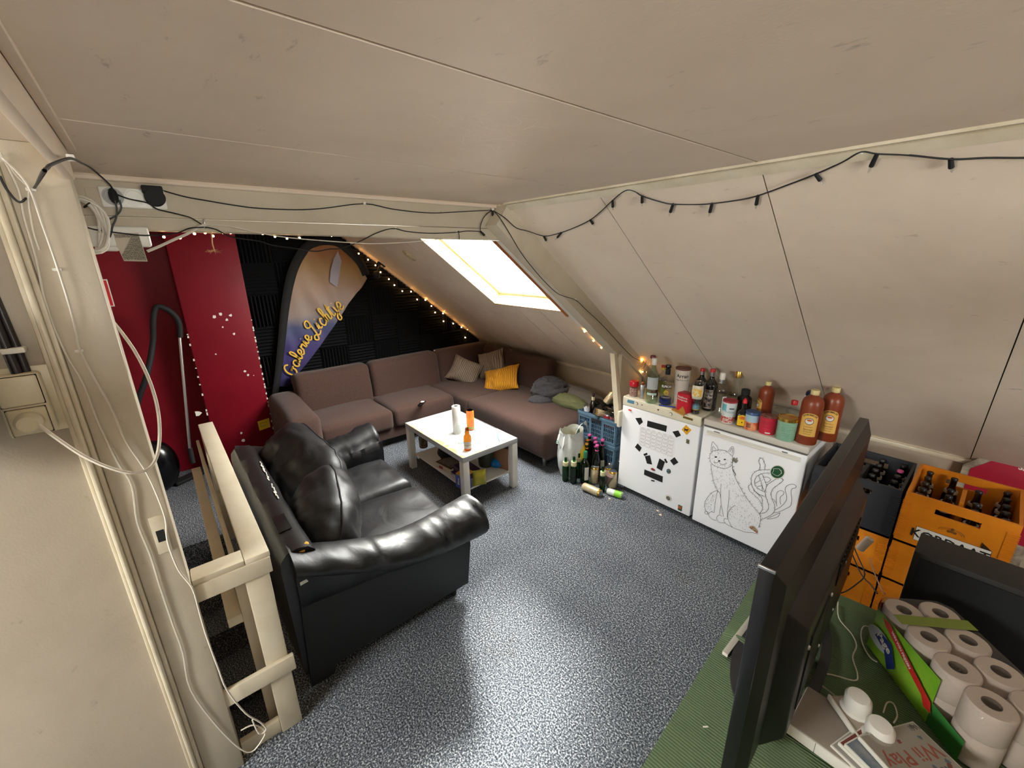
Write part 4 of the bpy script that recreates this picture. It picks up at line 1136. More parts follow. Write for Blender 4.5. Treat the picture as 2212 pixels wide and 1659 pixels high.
for a, b_ in ((.075, .115), (w2_ - .13, w2_ - .10)):
    obj('marking', box(a, b_, -.0052, -.001, .755, .758), M['dark'], fbg, flat=True)
Z5 = lambda x, y: (1480 + x / 5.925, 920 + y / 5.925)
inkm = colr('marker_ink', (44, 44, 50), .6)
FBO = Vector(fbg.location); DY = FY - .0022
def dp(x, y): return onf(*Z5(x, y), DY) - FBO
strokes = [
 [(330, 330), (335, 270), (350, 203), (375, 225), (410, 265), (428, 310)], [(348, 315), (358, 262), (378, 282), (395, 302)], [(550, 330), (575, 290), (607, 263), (622, 290), (622, 340), (606, 385)], [(570, 335), (600, 285), (606, 320), (598, 352)],
 [(345, 325), (318, 370), (315, 420), (330, 470), (370, 505), (430, 530), (500, 545), (560, 530), (600, 500), (606, 440), (600, 385), (555, 345), (520, 318), (460, 308), (400, 310), (345, 325)],
 [(365, 455), (390, 472), (415, 470), (435, 452), (442, 475), (470, 492), (505, 490), (535, 475)],
 [(330, 490), (335, 560), (348, 640), (370, 730), (405, 810), (440, 860), (455, 900)], [(605, 500), (610, 560), (632, 640), (680, 740), (740, 850), (800, 940), (860, 1020), (930, 1100), (960, 1150), (965, 1210), (945, 1300)],
 [(415, 825), (350, 850), (290, 910), (255, 975), (250, 1030), (270, 1090), (300, 1120)], [(415, 830), (395, 920), (380, 1020), (370, 1110)], [(460, 740), (455, 820), (455, 900), (460, 1000), (480, 1100), (492, 1160)], [(455, 1020), (440, 1130)],
 [(300, 1105), (262, 1095), (250, 1112), (270, 1130), (305, 1135)], [(370, 1110), (330, 1100), (303, 1125), (310, 1160), (350, 1195), (400, 1212)], [(475, 1160), (440, 1140), (410, 1160), (408, 1200), (440, 1235), (520, 1245)], [(545, 1195), (510, 1185), (495, 1210), (515, 1245), (560, 1275), (610, 1300)],
 [(565, 820), (560, 930), (545, 1060), (540, 1160), (570, 1240), (610, 1300), (700, 1335), (780, 1362), (860, 1365)], [(640, 1015), (585, 1055), (552, 1110), (545, 1180)],
 [(945, 570), (960, 510), (942, 455), (955, 420), (985, 415), (1005, 450), (1022, 500), (1018, 560)],
 [(1090, 562), (1000, 562), (920, 575), (865, 620), (845, 690), (860, 780), (920, 860), (1020, 905)], [(1095, 605), (1020, 605), (940, 630), (895, 680), (890, 740), (930, 800), (1020, 850)],
 [(940, 640), (970, 710), (990, 780), (1020, 850)], [(990, 620), (1010, 680), (1045, 760)],
 [(1040, 760), (1130, 700), (1200, 672), (1250, 680), (1245, 710), (1180, 760), (1120, 810), (1100, 870), (1110, 930), (1140, 1000), (1145, 1080), (1100, 1140), (1000, 1190), (965, 1200)],
 [(1045, 760), (1028, 830), (1030, 900), (1060, 980), (1065, 1060), (1020, 1110), (945, 1125)],
 [(850, 745), (812, 770), (825, 830), (880, 880), (950, 950), (985, 1020), (985, 1080), (950, 1120)], [(870, 820), (940, 880), (980, 920), (990, 1000)], [(890, 740), (960, 700)], [(925, 775), (990, 765)], [(985, 830), (985, 770)],
 [(1145, 1080), (1230, 1030), (1290, 960), (1300, 900), (1280, 820), (1300, 770), (1370, 745), (1418, 765), (1412, 792), (1370, 805), (1355, 850), (1365, 940), (1350, 1020), (1290, 1060), (1200, 1100), (1130, 1115)],
 [(1170, 990), (1165, 900), (1180, 850), (1220, 828), (1262, 845), (1255, 880), (1220, 910), (1215, 960), (1225, 1005)], [(1215, 1110), (1190, 1160), (1120, 1185), (1050, 1190), (1130, 1150), (1215, 1110)], [(1110, 930), (1150, 960), (1175, 1030)],
 [(1000, 660), (1050, 655), (1095, 685), (1060, 720), (1020, 715)], [(600, 540), (625, 580), (650, 625)], [(604, 560), (632, 600), (648, 640)], [(860, 1365), (930, 1385)]]
dl = []
for s in strokes:
    pts = [dp(p.x, p.y) for p in smooth([Vector((a, b_, 0)) for a, b_ in s], 5)]
    dl.append(ribbon(pts, .0024, (0, -1, 0)))
random.seed(21)
def inside(x, y, poly):
    c_ = False
    for i in range(len(poly)):
        x0, y0 = poly[i]; x1, y1 = poly[i - 1]
        if (y0 > y) != (y1 > y) and x < (x1 - x0) * (y - y0) / (y1 - y0) + x0: c_ = not c_
    return c_
bodyp = [(335, 500), (600, 500), (632, 640), (740, 850), (860, 1020), (960, 1150), (945, 1290), (860, 1360), (620, 1290), (545, 1150), (560, 900), (470, 720), (440, 860), (370, 720)]
headp = [(330, 340), (420, 312), (540, 340), (590, 400), (595, 500), (500, 530), (380, 500), (325, 430)]
haun = [(400, 850), (300, 920), (260, 1000), (280, 1080), (360, 1090), (385, 960)]
for poly, n, dr_ in ((bodyp, 230, (.35, 1)), (headp, 60, (.2, 1)), (haun, 45, (-.3, 1))):
    xs, ys = [p[0] for p in poly], [p[1] for p in poly]; k = 0
    while k < n:
        x, y = random.uniform(min(xs), max(xs)), random.uniform(min(ys), max(ys))
        if not inside(x, y, poly): continue
        if poly is headp and 360 < y < 490 and 380 < x < 560 and random.random() < .7: k += 1; continue
        a = math.atan2(dr_[1], dr_[0]) + random.uniform(-.5, .5); l = random.uniform(9, 20)
        dl.append(ribbon([dp(x, y), dp(x + l * math.cos(a), y + l * math.sin(a))], .0012, (0, -1, 0))); k += 1
for s in strokes[18:30]:
    pp = smooth([Vector((a, b_, 0)) for a, b_ in s], 5)
    for p in pp[::1]:
        for _ in range(1):
            a = random.uniform(0, 2 * PI); l = random.uniform(8, 16); r = random.uniform(-2, 16)
            q = p + Vector((math.cos(a), math.sin(a), 0)) * r
            dl.append(ribbon([dp(q.x, q.y), dp(q.x + l * math.cos(a), q.y + l * math.sin(a))], .0011, (0, -1, 0)))
for s, n in ((strokes[7], 34), (strokes[6], 14), (strokes[8], 12), (strokes[4], 26)):
    pp = smooth([Vector((a, b_, 0)) for a, b_ in s], 6)
    for _ in range(n):
        p = random.choice(pp); a = random.uniform(-1.2, .9); l = random.uniform(14, 30)
        if s is not strokes[7]: a += PI * .75
        dl.append(ribbon([dp(p.x, p.y), dp(p.x + l * math.cos(a), p.y + l * math.sin(a))], .0012, (0, -1, 0)))
obj('fox_drawing', join(*dl), inkm, fbg, flat=True, label='hand-drawn furry fox with many curling tails')
eyes = []
for cx_, cy_, rx_, ry_ in ((393, 398, 16, 10), (508, 430, 16, 9), (435, 448, 14, 10)):
    eyes.append(plate([dp(cx_ + rx_ * math.cos(a), cy_ + ry_ * math.sin(a)) for a in [k * PI / 6 for k in range(12)]], (0, -.0003, 0)))
obj('eye_marks', join(*eyes), inkm, fbg, flat=True)
gm = thing('green_sticker', 'round dark green sticker with a white line emblem at the tip of a drawn tail', 'sticker', FBO)
rad = lambda r, cx_=1182, cy_=590: [onf(*Z5(cx_ + r * math.cos(a) * 1.0, cy_ + r * .92 * math.sin(a)), FY - .002) - FBO for a in [k * PI / 14 for k in range(28)]]
obj('disc', plate(rad(86), (0, -.001, 0)), colr('sticker_green', (24, 82, 44), .4), gm, flat=True)
obj('white_rim', plate(rad(98), (0, -.0005, 0)), M['white'], gm, flat=True)
em = [onf(*Z5(a, b_), FY - .0034) - FBO for a, b_ in ((1132, 548), (1205, 548), (1222, 572), (1236, 605), (1215, 620), (1190, 640), (1165, 635), (1112, 605), (1130, 580), (1132, 548))]
obj('emblem', join(ribbon(em, .0022, (0, -1, 0)), ribbon([onf(*Z5(a, b_), FY - .0034) - FBO for a, b_ in ((1205, 560), (1232, 570), (1228, 612))], .0022, (0, -1, 0))), M['white'], gm, flat=True)
def mag5(name, label, cx_, cy_, g, mt):
    t = thing(name, label, 'magnet', onf(*Z5(cx_, cy_), FY - .0015))
    obj('body', mv(g, Matrix.Rotation(PI / 2, 4, 'X')), mt, t); return t
k1 = mag5('metal_magnet', 'tilted grey metal magnet shaped like a house beside the fox ear', 640, 438, move(rbox(-.016, .016, -.013, .013, 0, .007, .003), rz=-.4), colr('pewter', (132, 128, 112), .4, metal=.4))
obj('chimney', mv(rbox(.006, .012, .010, .022, 0, .005, .002), Matrix.Rotation(PI / 2, 4, 'X')), colr('pewter', (132, 128, 112)), k1)
k2 = mag5('animal_magnet', 'brown sculpted magnet with a red tip at the bottom of the drawn fox', 880, 1315, xf(ball(.02, 18, 10, (1.2, .75, .35)), lambda p: p + noise.noise_vector(p * 70) * .005 + Vector((0, -p.x * .25, .004))), colr('magnet_brown', (128, 86, 48), .6, mottle=((180, 160, 130), 70, .1)))
obj('red_tip', mv(move(ball(.006, 10, 6, (1, .6, .5)), .02, -.017, .003), Matrix.Rotation(PI / 2, 4, 'X')), colr('bright_red', (226, 58, 40)), k2)
# ================================================================ BOTTLES, CANS AND JARS
PROF = {
 'liquor': [(.0, 0), (.88, 0), (1, .025), (1, .60), (.93, .655), (.62, .715), (.40, .76), (.35, .80), (.35, .955)],
 'square': [(.0, 0), (.9, 0), (1, .02), (1, .58), (.97, .63), (.80, .69), (.45, .73), (.36, .77), (.34, .95)],
 'wine':   [(.0, 0), (.9, 0), (1, .02), (1, .60), (.94, .67), (.62, .74), (.42, .79), (.38, .84), (.38, .96)],
 'beer':   [(.0, 0), (.9, 0), (1, .025), (1, .54), (.94, .61), (.66, .71), (.46, .78), (.41, .86), (.41, .965)],
 'stubby': [(.0, 0), (.9, 0), (1, .03), (1, .50), (.92, .60), (.55, .70), (.58, .74), (.62, .77), (.45, .84), (.42, .96)],
 'jug':    [(.0, 0), (.95, 0), (1, .015), (1, .66), (1.0, .74), (.94, .80), (.78, .85), (.45, .885), (.37, .90), (.35, .925)],
 'bulb':   [(.0, 0), (.9, 0), (1, .03), (1, .45), (.9, .52), (.55, .58), (.42, .62), (.55, .70), (.60, .76), (.45, .84), (.36, .88), (.36, .95)],
 'flask':  [(.0, 0), (.92, 0), (1, .03), (1, .62), (.9, .74), (.6, .80), (.52, .82), (.52, .86)],
}
def shell(prof, r, h, n=22, th=.0015):
    out = [(max(a * r, 1e-4), b * h) for a, b in prof]
    return lathe(out, n)
def face_ang(x, y): return math.atan2(-y, -x)
def bottle(name, label, x, y, z, r, h, kind, mt, cap=None, cap_z=.94, cap_r=.42, neck=None, labels=(), liquid=None, cat='bottle', group=None, yaw=None, rot=None, n=22, nofill=False):
    a = face_ang(x, y) if yaw is None else yaw
    t = thing(name, label, cat, (x, y, z), 0 if rot is None else 0, group, rot=rot)
    obj('glass_body', shell(PROF[kind], r, h, n), mt, t, sharp=50)
    if liquid:
        lh, lm = liquid
        obj('liquid', lathe([(1e-4, .006), (r * .9, .006), (r * .93, .012), (r * .93, h * lh), (1e-4, h * lh)], 20), lm, t, sharp=50)
    if cap:
        obj('cap', lathe([(cap_r * r, cap_z * h), (cap_r * r * 1.03, h * .985), (cap_r * r * .92, h), (1e-4, h)], 18), cap, t)
    if neck:
        obj('neck_label', lathe([(neck[2] * r, neck[0] * h), (neck[2] * r, neck[1] * h)], 18), neck[3], t)
    for L_ in labels:
        z0, z1, half, lm = L_[:4]; off = L_[4] if len(L_) > 4 else 0
        obj('label', lathe([(r * 1.012, z0 * h), (r * 1.012, z1 * h)], 16, a + off - half, a + off + half), lm, t)
    return t
def rad_of(x, y, z, wpx):
    d = proj((x, y, z))[2]; return wpx / 2 * d / F_PX * .98
def put(px, py, wpx, top, z=FT, y=None):
    """base point, radius and height from where the thing stands in the photo"""
    p = P(px, py, 'z', z) if y is None else P(px, py, 'y', y)
    r = rad_of(p.x, p.y, z, wpx)
    d = Vector((p.x, p.y, 0)).normalized()
    if y is None: p = p + d * r * .8
    return p.x, p.y, r, height_at(p.x, p.y, top, z) - z
white_l = colr('paper_label', (224, 224, 218), .6)
capred = colr('cap_red', (192, 30, 36), .35)
# --- on the left fridge
x, y, r, h = put(1368, 857, 19.5, 822)
t = thing('sprinkle_jar', 'small clear jar of pale sprinkles with a wide red lid, at the fridge corner', 'jar', (x, y, FT))
obj('glass_body', lathe([(1e-4, 0), (r * .9, 0), (r * .96, .004), (r * .96, h * .72)], 22), M['glass'], t)
obj('sprinkles', lathe([(1e-4, .002), (r * .9, .002), (r * .9, h * .55), (1e-4, h * .58)], 22), colr('sprinkle_mix', (214, 190, 178), .8, mottle=((150, 70, 74), 160, .06)), t)
obj('cap', lathe([(r, h * .66), (r * 1.02, h * .70), (r * 1.02, h * .95), (r * .9, h), (1e-4, h)], 26), colr('lid_red', (206, 20, 40), .35), t)
x, y, r, h = put(1386, 862, 12, 826)
t = thing('hip_flask', 'narrow silver metal flask standing beside the red-lidded jar', 'flask', (x, y, FT), rz=.5)
obj('body', rbox(-r * .8, r * .8, -r * .5, r * .5, 0, h * .86, .006, 3), M['steel'], t)
obj('cap', lathe([(r * .4, h * .86), (r * .4, h), (1e-4, h)], 12), colr('copper', (168, 96, 74), .3, metal=.8), t)
x, y, r, h = put(1391, 859, 15, 823)
t = thing('red_can', 'dark red drinks can half hidden behind the tall clear bottle', 'can', (x + .05, y + .06, FT))
obj('body', lathe([(r * .8, 0), (r, .006), (r, h - .01), (r * .85, h)], 20), colr('can_darkred', (134, 24, 38), .3, metal=.4, mottle=((196, 150, 150), 60, .08)), t)
obj('lid', lathe([(r * .84, h), (r * .8, h - .003), (1e-4, h - .003)], 20), M['steel'], t)
x, y, r, h = put(1403, 861, 20, 768, y=2.90)
bottle('liquor_bottle', 'tall clear bottle with a dark red cap, second row by the fairy lights', x, y, FT, r * 1.1, h, 'wine', M['glass'], colr('cap_darkred', (100, 18, 26), .4), .93, .5)
x, y, r, h = put(1406, 872, 27, 774)
bottle('liquor_bottle', 'pale green clear bottle with a long white cap and silver label', x, y, FT, r, h, 'liquor', M['cglass'], M['wplastic'], .86, .42, labels=((.33, .60, .95, colr('silver_label', (176, 184, 184), .4)), (.20, .25, .8, colr('mint_label', (190, 216, 206), .5))))
x, y, r, h = put(1427, 866, 17, 789, y=2.92)
bottle('liquor_bottle', 'clear bottle with a red cap and yellow neck ring behind the blue-bottomed one', x, y, FT, r * 1.15, h, 'liquor', M['glass'], capred, .93, .5, neck=(.86, .925, .42, colr('neck_yellow', (222, 192, 50), .5)), labels=((.1, .5, .9, colr('lime_label', (164, 170, 66), .5)),))
x, y, r, h = put(1436, 875, 28, 788)
t = bottle('liquor_bottle', 'square-shouldered clear bottle with a black cap and blue liquid at the bottom', x, y, FT, r, h, 'square', M['glass'], M['blackgloss'], .93, .42, neck=(.76, .90, .38, M['black']), labels=((.44, .53, .85, M['black']),), liquid=(.155, colr('blue_liquid', (10, 34, 110), .1)))
ya = face_ang(x, y)
wrap_text('lettering', 'ELPICO', h * .075, M['wplastic'], t, r * 1.03, h * .485, ya, .001)
sun = []
for k in range(12):
    a = k * PI / 6; sun.append((.011 * math.cos(a), .011 * math.sin(a), .017 * math.cos(a), .017 * math.sin(a)))
cyl = lambda u, v, zc_, R: Vector((R * math.cos(ya + u / R), R * math.sin(ya + u / R), zc_ + v))
ys = colr('sun_yellow', (232, 206, 40), .5)
obj('sun_emblem', join(*[ribbon([cyl(a * h / .28, b_ * h / .28, h * .33, r * 1.03), cyl(c_ * h / .28, d_ * h / .28, h * .33, r * 1.03)], .004, (math.cos(ya), math.sin(ya), 0)) for a, b_, c_, d_ in sun], tube([cyl(.008 * math.cos(k * PI / 8), .008 * math.sin(k * PI / 8), h * .33, r * 1.02) for k in range(13)], .0022, 4)), ys, t, flat=True)
wrap_text('lettering', 'CURACAO', h * .045, M['wplastic'], t, r * 1.03, h * .205, ya)
x, y, r, h = put(1468, 874, 32, 794)
t = thing('whisky_tube', 'tall cream cardboard tube with a brown lid and dark serif lettering', 'tube', (x, y, FT))
obj('tube', lathe([(1e-4, 0), (r * .97, 0), (r * .97, h * .97)], 26), colr('tube_cream', (204, 194, 182), .7), t)
obj('rim', lathe([(r * .98, h * .955), (r * 1.01, h * .96), (r * 1.01, h), (r * .92, h), (r * .92, h * .985), (1e-4, h * .985)], 26), colr('lid_brown', (104, 62, 48), .5), t)
ya = face_ang(x, y)
wrap_text('lettering', 'Arran', h * .135, M['dark'], t, r * .98, h * .80, ya, .0006)
wrap_text('lettering', 'Single Malt Scotch', h * .05, M['dark'], t, r * .98, h * .69, ya)
for q in (.60, .57, .53): wrap_text('lettering', '- - - - - - -', h * .03, M['dark'], t, r * .98, h * q, ya + .1)
# red box of tea with golden base card
p = P(1473, 891, 'z', FT)
t = thing('tea_box', 'small red tea carton with white lettering in front of the cream tube', 'box', (p.x, p.y + .03, FT), rz=-.20)
hh = height_at(p.x, p.y, 852, FT) - FT
obj('carton', rbox(-.050, .042, -.025, .045, 0, hh, .002), colr('tea_red', (196, 26, 48), .4), t)
obj('carton_flap', rbox(-.049, .041, -.024, .044, hh, hh + .002, .0008), colr('tea_red_top', (170, 22, 42), .4), t)
for s_, sz, dz in (('Raspberry', .021, .80), ('Pomegranate', .017, .66)):
    text_on('lettering', s_, sz, M['wplastic'], t, (-.004, -.0256, hh * dz), (1, 0, 0), (0, 0, 1), .0004, sx=.9)
obj('printed_fruit', plate([(-.03, -.0254, .004), (.03, -.0254, .004), (.02, -.0254, .028), (.004, -.0254, .045), (-.012, -.0254, .024)], (0, -.0006, 0)), colr('tea_gold', (176, 130, 60), .5), t)
p = P(1470, 895, 'z', FT + .001)
tag(obj('gold_card', plate([P(1450, 886, 'z', FT + .001), P(1453, 882, 'z', FT + .001), P(1481, 892, 'z', FT + .001), P(1478, 900, 'z', FT + .001)], (0, 0, .004)), colr('card_gold', (196, 150, 70), .5)), 'flat golden card lying at the foot of the red tea carton', 'card')
w0, w1 = P(1424, 875, 'z', FT + .006), P(1460, 880, 'z', FT + .006)
t = thing('blue_pen', 'blue pen lying on the left fridge between bottle and tea carton', 'pen', w0)
obj('barrel', tube([Vector(), w1 - w0], .0045, 8), colr('pen_blue', (24, 50, 150), .3), t)
obj('cap', tube([(w1 - w0) * .0 - (w1 - w0) * .02, (w1 - w0) * .3], .0055, 8), colr('pen_blue', (24, 50, 150)), t)
# glass with an upturned squeeze bottle
x, y, r, h = put(1501, 895, 18, 862)
t = thing('drinking_glass', 'small straight glass with a dark drink, holding an upturned syrup bottle', 'glass', (x, y, FT))
hg = .095
obj('glass_body', lathe([(1e-4, .004), (r * .9, .004), (r * 1.12, hg), (r * 1.16, hg), (r * .95, 0), (1e-4, 0)], 22), M['glass'], t)
obj('liquid', lathe([(1e-4, .006), (r * .86, .006), (r * .92, .026), (1e-4, .026)], 20), colr('dark_drink', (26, 20, 14), .2), t)
t = thing('squeeze_bottle', 'upside-down clear squeeze bottle with a yellow and white label in a glass', 'bottle', (x, y, FT + .03))
hb = height_at(x, y, 824, FT) - FT - .03
obj('glass_body', lathe([(1e-4, .0), (r * .7, .0), (r * .74, .03), (r * .95, .05), (r * 1.6, hb * .45), (r * 1.72, hb * .72), (r * 1.6, hb * .95), (r * 1.1, hb), (1e-4, hb)], 24), M['glass'], t)
obj('cap', lathe([(r * .72, .004), (r * .78, .006), (r * .78, .03), (r * .7, .034)], 18), colr('cap_sky', (120, 176, 206), .4), t)
obj('neck_label', lathe([(r * .8, .0), (r * .8, .007)], 18), colr('ring_yellow', (220, 190, 60), .4), t)
ya = face_ang(x, y)
obj('label', lathe([(r * 1.42, hb * .42), (r * 1.66, hb * .52), (r * 1.75, hb * .72), (r * 1.66, hb * .90)], 14, ya - .8, ya + .8), colr('honey_label', (226, 216, 196), .5), t)
obj('label_print', lathe([(r * 1.67, hb * .52), (r * 1.77, hb * .70), (r * 1.73, hb * .80)], 12, ya - .62, ya + .62), colr('honey_yellow', (222, 168, 40), .5, mottle=((240, 226, 170), 80, .1)), t)
x, y, r, h = put(1508, 884, 27, 796, y=2.93)
bottle('dark_bottle', 'round black bottle with a red cap behind the upturned squeeze bottle', x, y, FT, r, h, 'liquor', M['kglass'], capred, .93, .36, neck=(.83, .93, .37, M['steel']))
x, y, r, h = put(1529, 888, 29, 797, z=FT)
t = bottle('dark_bottle', 'glossy black bottle with a red cap and a silver-framed scene label', x, y, FT, r, h, 'liquor', M['kglass'], capred, .93, .36, neck=(.83, .93, .37, M['steel']), labels=((.07, .53, .62, colr('silver_frame', (176, 172, 160), .35, metal=.5)), ), yaw=face_ang(x, y) - .25)
ya = face_ang(x, y) - .25
obj('label_print', lathe([(r * 1.02, .09 * h), (r * 1.02, .51 * h)], 14, ya - .56, ya + .56), colr('scene_dark', (24, 24, 30), .4, mottle=((150, 130, 120), 60, .06)), t)
wrap_text('lettering', 'Royal', h * .085, M['wplastic'], t, r * 1.035, h * .44, ya, .0004)
wrap_text('lettering', 'Coffee', h * .075, M['wplastic'], t, r * 1.035, h * .36, ya, .0004)
# --- on the right fridge
x, y, r, h = put(1549, 902, 30, 805)
bottle('liquor_bottle', 'clear empty bottle with a white cap and silver collar on the right fridge', x, y, FT, r, h, 'liquor', M['glass'], M['wplastic'], .85, .38, neck=(.77, .85, .40, M['steel']), labels=((.12, .50, .35, white_l, .7),))
x, y, r, h = put(1583, 895, 30, 801, y=2.95)
bottle('liquor_bottle', 'clear round bottle with a bulging neck and a gold cap, back row', x, y, FT, r, h, 'bulb', M['glass'], M['gold'], .84, .42)
x, y, r, h = put(1602, 905, 30, 841, y=2.84)
bottle('dark_flask', 'smoky grey plastic flask with a black screw lid behind the soy bottle', x, y, FT, r, h, 'flask', glassy('smoke_plastic', (.22, .22, .21), .1), M['black'], .84, .56, cat='flask')
x, y, r, h = put(1571, 914, 29, 864)
t = thing('sprinkle_tub', 'white and teal cardboard tub with a pink lid and printed red sprinkles', 'tub', (x, y, FT))
obj('tube', lathe([(1e-4, 0), (r, 0), (r, h * .95)], 24), colr('tub_white', (214, 222, 222), .5), t)
obj('cap', lathe([(r * 1.03, h * .93), (r * 1.03, h), (r * .95, h), (r * .93, h * .985), (1e-4, h * .985)], 24), colr('lid_rose', (168, 48, 62), .4), t)
ya = face_ang(x, y)
obj('printed_band', lathe([(r * 1.01, h * .03), (r * 1.01, h * .30)], 18, ya - 1.4, ya + 1.4), colr('sprinkle_print', (214, 190, 180), .5, mottle=((190, 50, 50), 90, .05)), t)
obj('printed_patch', lathe([(r * 1.01, h * .55), (r * 1.01, h * .85)], 8, ya - 1.3, ya - .4), colr('teal_print', (110, 186, 198), .5), t)
wrap_text('lettering', 'POEDER', h * .10, colr('teal_ink', (96, 150, 160), .5), t, r * 1.02, h * .52, ya + .1)
obj('printed_bar', lathe([(r * 1.015, h * .66), (r * 1.015, h * .71)], 6, ya, ya + .7), colr('navy_print', (40, 44, 80), .5), t)
p = P(1598, 921, 'z', FT)
t = thing('soy_bottle', 'square dark sauce bottle with a red tip and a yellow and red label', 'bottle', (p.x, p.y + .025, FT), rz=.32)
hs_ = height_at(p.x, p.y, 862, FT) - FT; s = .031
obj('glass_body', join(rbox(-s, s, -s, s, 0, hs_ * .48, .008, 3)), M['bglass'], t)
obj('shoulder', lathe([(s * 1.05, hs_ * .46), (s * .85, hs_ * .53), (s * .42, hs_ * .60), (s * .34, hs_ * .84)], 16), M['bglass'], t)
obj('cap', lathe([(s * .42, hs_ * .82), (s * .40, hs_ * .92), (s * .18, hs_ * .97), (s * .12, hs_), (1e-4, hs_)], 14), colr('tip_red', (220, 26, 44), .35), t)
obj('label', join(plate([(-s + .004, -s - .0006, .008), (s - .004, -s - .0006, .008), (s - .004, -s - .0006, hs_ * .40), (0, -s - .0006, hs_ * .44), (-s + .004, -s - .0006, hs_ * .40)], (0, -.0006, 0)), plate([(s + .0006, -s + .004, .008), (s + .0006, s - .004, .008), (s + .0006, s - .004, hs_ * .40), (s + .0006, -s + .004, hs_ * .40)], (.0006, 0, 0))), colr('label_yellow', (238, 196, 20), .45), t)
obj('red_oval', xf(lathe([(.022, 0), (1e-4, .0004)], 20), lambda q: (q.x, -s - .0014 - q.z, hs_ * .33 + q.y * .42)), colr('tip_red', (220, 26, 44)), t)
text_on('lettering', 'MAGGI', .0125, colr('label_yellow', (238, 196, 20)), t, (0, -s - .0022, hs_ * .33), (1, 0, 0), (0, 0, 1), .0003)
obj('drop_mark', xf(lathe([(.004, 0), (1e-4, .0004)], 10), lambda q: (q.x, -s - .0014 - q.z, hs_ * .17 + q.y)), M['dark'], t)
x, y, r, h = put(1621, 929, 28, 888)
t = thing('powder_tin', 'short tin with a dark blue lid above a pale blue and orange-red wrapper', 'tin', (x, y, FT))
obj('body', lathe([(1e-4, 0), (r, 0), (r, h * .45)], 24), colr('tin_orange', (216, 84, 50), .4, mottle=((236, 170, 120), 30, .12)), t)
obj('upper_wrapper', lathe([(r, h * .45), (r, h * .85)], 24), colr('tin_sky', (168, 200, 216), .4), t)
obj('cap', lathe([(r * 1.02, h * .84), (r * 1.02, h * .97), (r * .96, h), (1e-4, h)], 24), colr('tin_navy', (54, 84, 132), .4), t)
ya = face_ang(x, y) - .4
obj('barcode', join(*[lathe([(r * 1.015, h * z_), (r * 1.015, h * (z_ + .022))], 5, ya - .35, ya + .35) for z_ in (.14, .18, .22, .27, .31, .36)]), M['dark'], t)
x, y, r, h = put(1655, 939, 37, 892)
t = thing('red_pot', 'red plastic pot of sweets with a wide clear rim and lid', 'pot', (x, y, FT))
obj('pot_body', lathe([(1e-4, 0), (r * .86, 0), (r * .98, h * .84)], 26), colr('pot_red', (204, 44, 66), .35), t)
obj('rim', lathe([(r * .99, h * .80), (r * 1.06, h * .82), (r * 1.06, h * .98), (r * 1.0, h), (1e-4, h * .97)], 26), M['film'], t)
obj('contents', lathe([(r * .95, h * .84), (r * .8, h * .87), (1e-4, h * .88)], 20), colr('contents_brown', (120, 60, 50), .7, mottle=((180, 120, 110), 60, .1)), t)
ya = face_ang(x, y)
for k, z_ in enumerate((.68, .63, .58, .53, .42, .37)): wrap_text('lettering', 'ingredienten sugar' if k % 2 else 'contains nuts & milk', h * .045, colr('pot_ink', (120, 14, 36), .5), t, r * 1.0, h * z_, ya - .1)
obj('barcode', lathe([(r * .905, h * .07), (r * .915, h * .13)], 6, ya - .2, ya + .4), white_l, t)
x, y, r, h = put(1647, 905, 30, 824, y=2.88)
def jug(x, y, r, h, label, yaw=None, capm='cap_cream'):
    a = face_ang(x, y) if yaw is None else yaw
    t = bottle('clay_bottle', label, x, y, FT, r, h, 'jug', M['clay'], colr('cap_cream', (206, 190, 132), .4), .915, .40, yaw=a)
    ll = colr('jug_label', (218, 172, 84), .55)
    V = []
    tp = lathe([(r * 1.012, .17 * h), (r * 1.012, .58 * h)], 16, a - .78, a + .78)
    n = 17
    for i in range(n):
        u = 2 * i / (n - 1) - 1
        V.append(i)
        tp[0][n + i].z = h * (.52 + .085 * math.sqrt(max(0, 1 - u * u)))
    obj('label', tp, ll, t)
    for i, ch_ in enumerate('SCHROBBELER'):
        u = (i - 5) / 5.8
        g = text_geo(ch_, h * .042, .0003); zc_ = h * (.498 + .078 * math.sqrt(max(0, 1 - u * u))); aa = a + u * .66; tl = -u * .9
        c_, s_ = math.cos(tl), math.sin(tl); R_ = r * 1.02
        obj('lettering', xf(g, lambda q: (R_ * math.cos(aa + (q.x * c_ - q.y * s_) / R_), R_ * math.sin(aa + (q.x * c_ - q.y * s_) / R_), zc_ + q.x * s_ + q.y * c_)), M['dark'], t, flat=True)
    R_ = r * 1.018
    def disc(rr, squash, m_, nm, dz=0, du=0, k=0):
        g = lathe([(rr, 0), (1e-4, 0)], 18)
        obj(nm, xf(g, lambda q: ((R_ + k) * math.cos(a + (q.x + du) / R_), (R_ + k) * math.sin(a + (q.x + du) / R_), h * .455 + dz + q.y * squash)), m_, t, flat=True)
    disc(r * .40, .95, M['dark'], 'emblem_ring'); disc(r * .355, .9, colr('emblem_pale', (220, 214, 206), .5), 'emblem_ground', k=.0004)
    disc(r * .24, .5, colr('emblem_orange', (196, 92, 44), .5), 'emblem_figure', dz=r * .12, k=.0008)
    wrap_text('lettering', 'Speciaal', h * .045, M['dark'], t, R_, h * .30, a)
    wrap_text('lettering', 'Kruidenlikeur', h * .026, M['dark'], t, R_, h * .35, a)
    wrap_text('lettering', 'ESCHREVEN', h * .026, M['dark'], t, R_, h * .255, a)
    wrap_text('lettering', 'distilleerderij', h * .022, M['dark'], t, R_, h * .215, a)
    return t
jug(x, y, r, h, 'brown stoneware bottle alone in the middle, its label turned to the left', yaw=face_ang(x, y) - 1.15)
x, y, r, h = put(1738, 960, 41, 842)
jug(x, y, r, h, 'large brown stoneware bottle in front with its full yellow label showing')
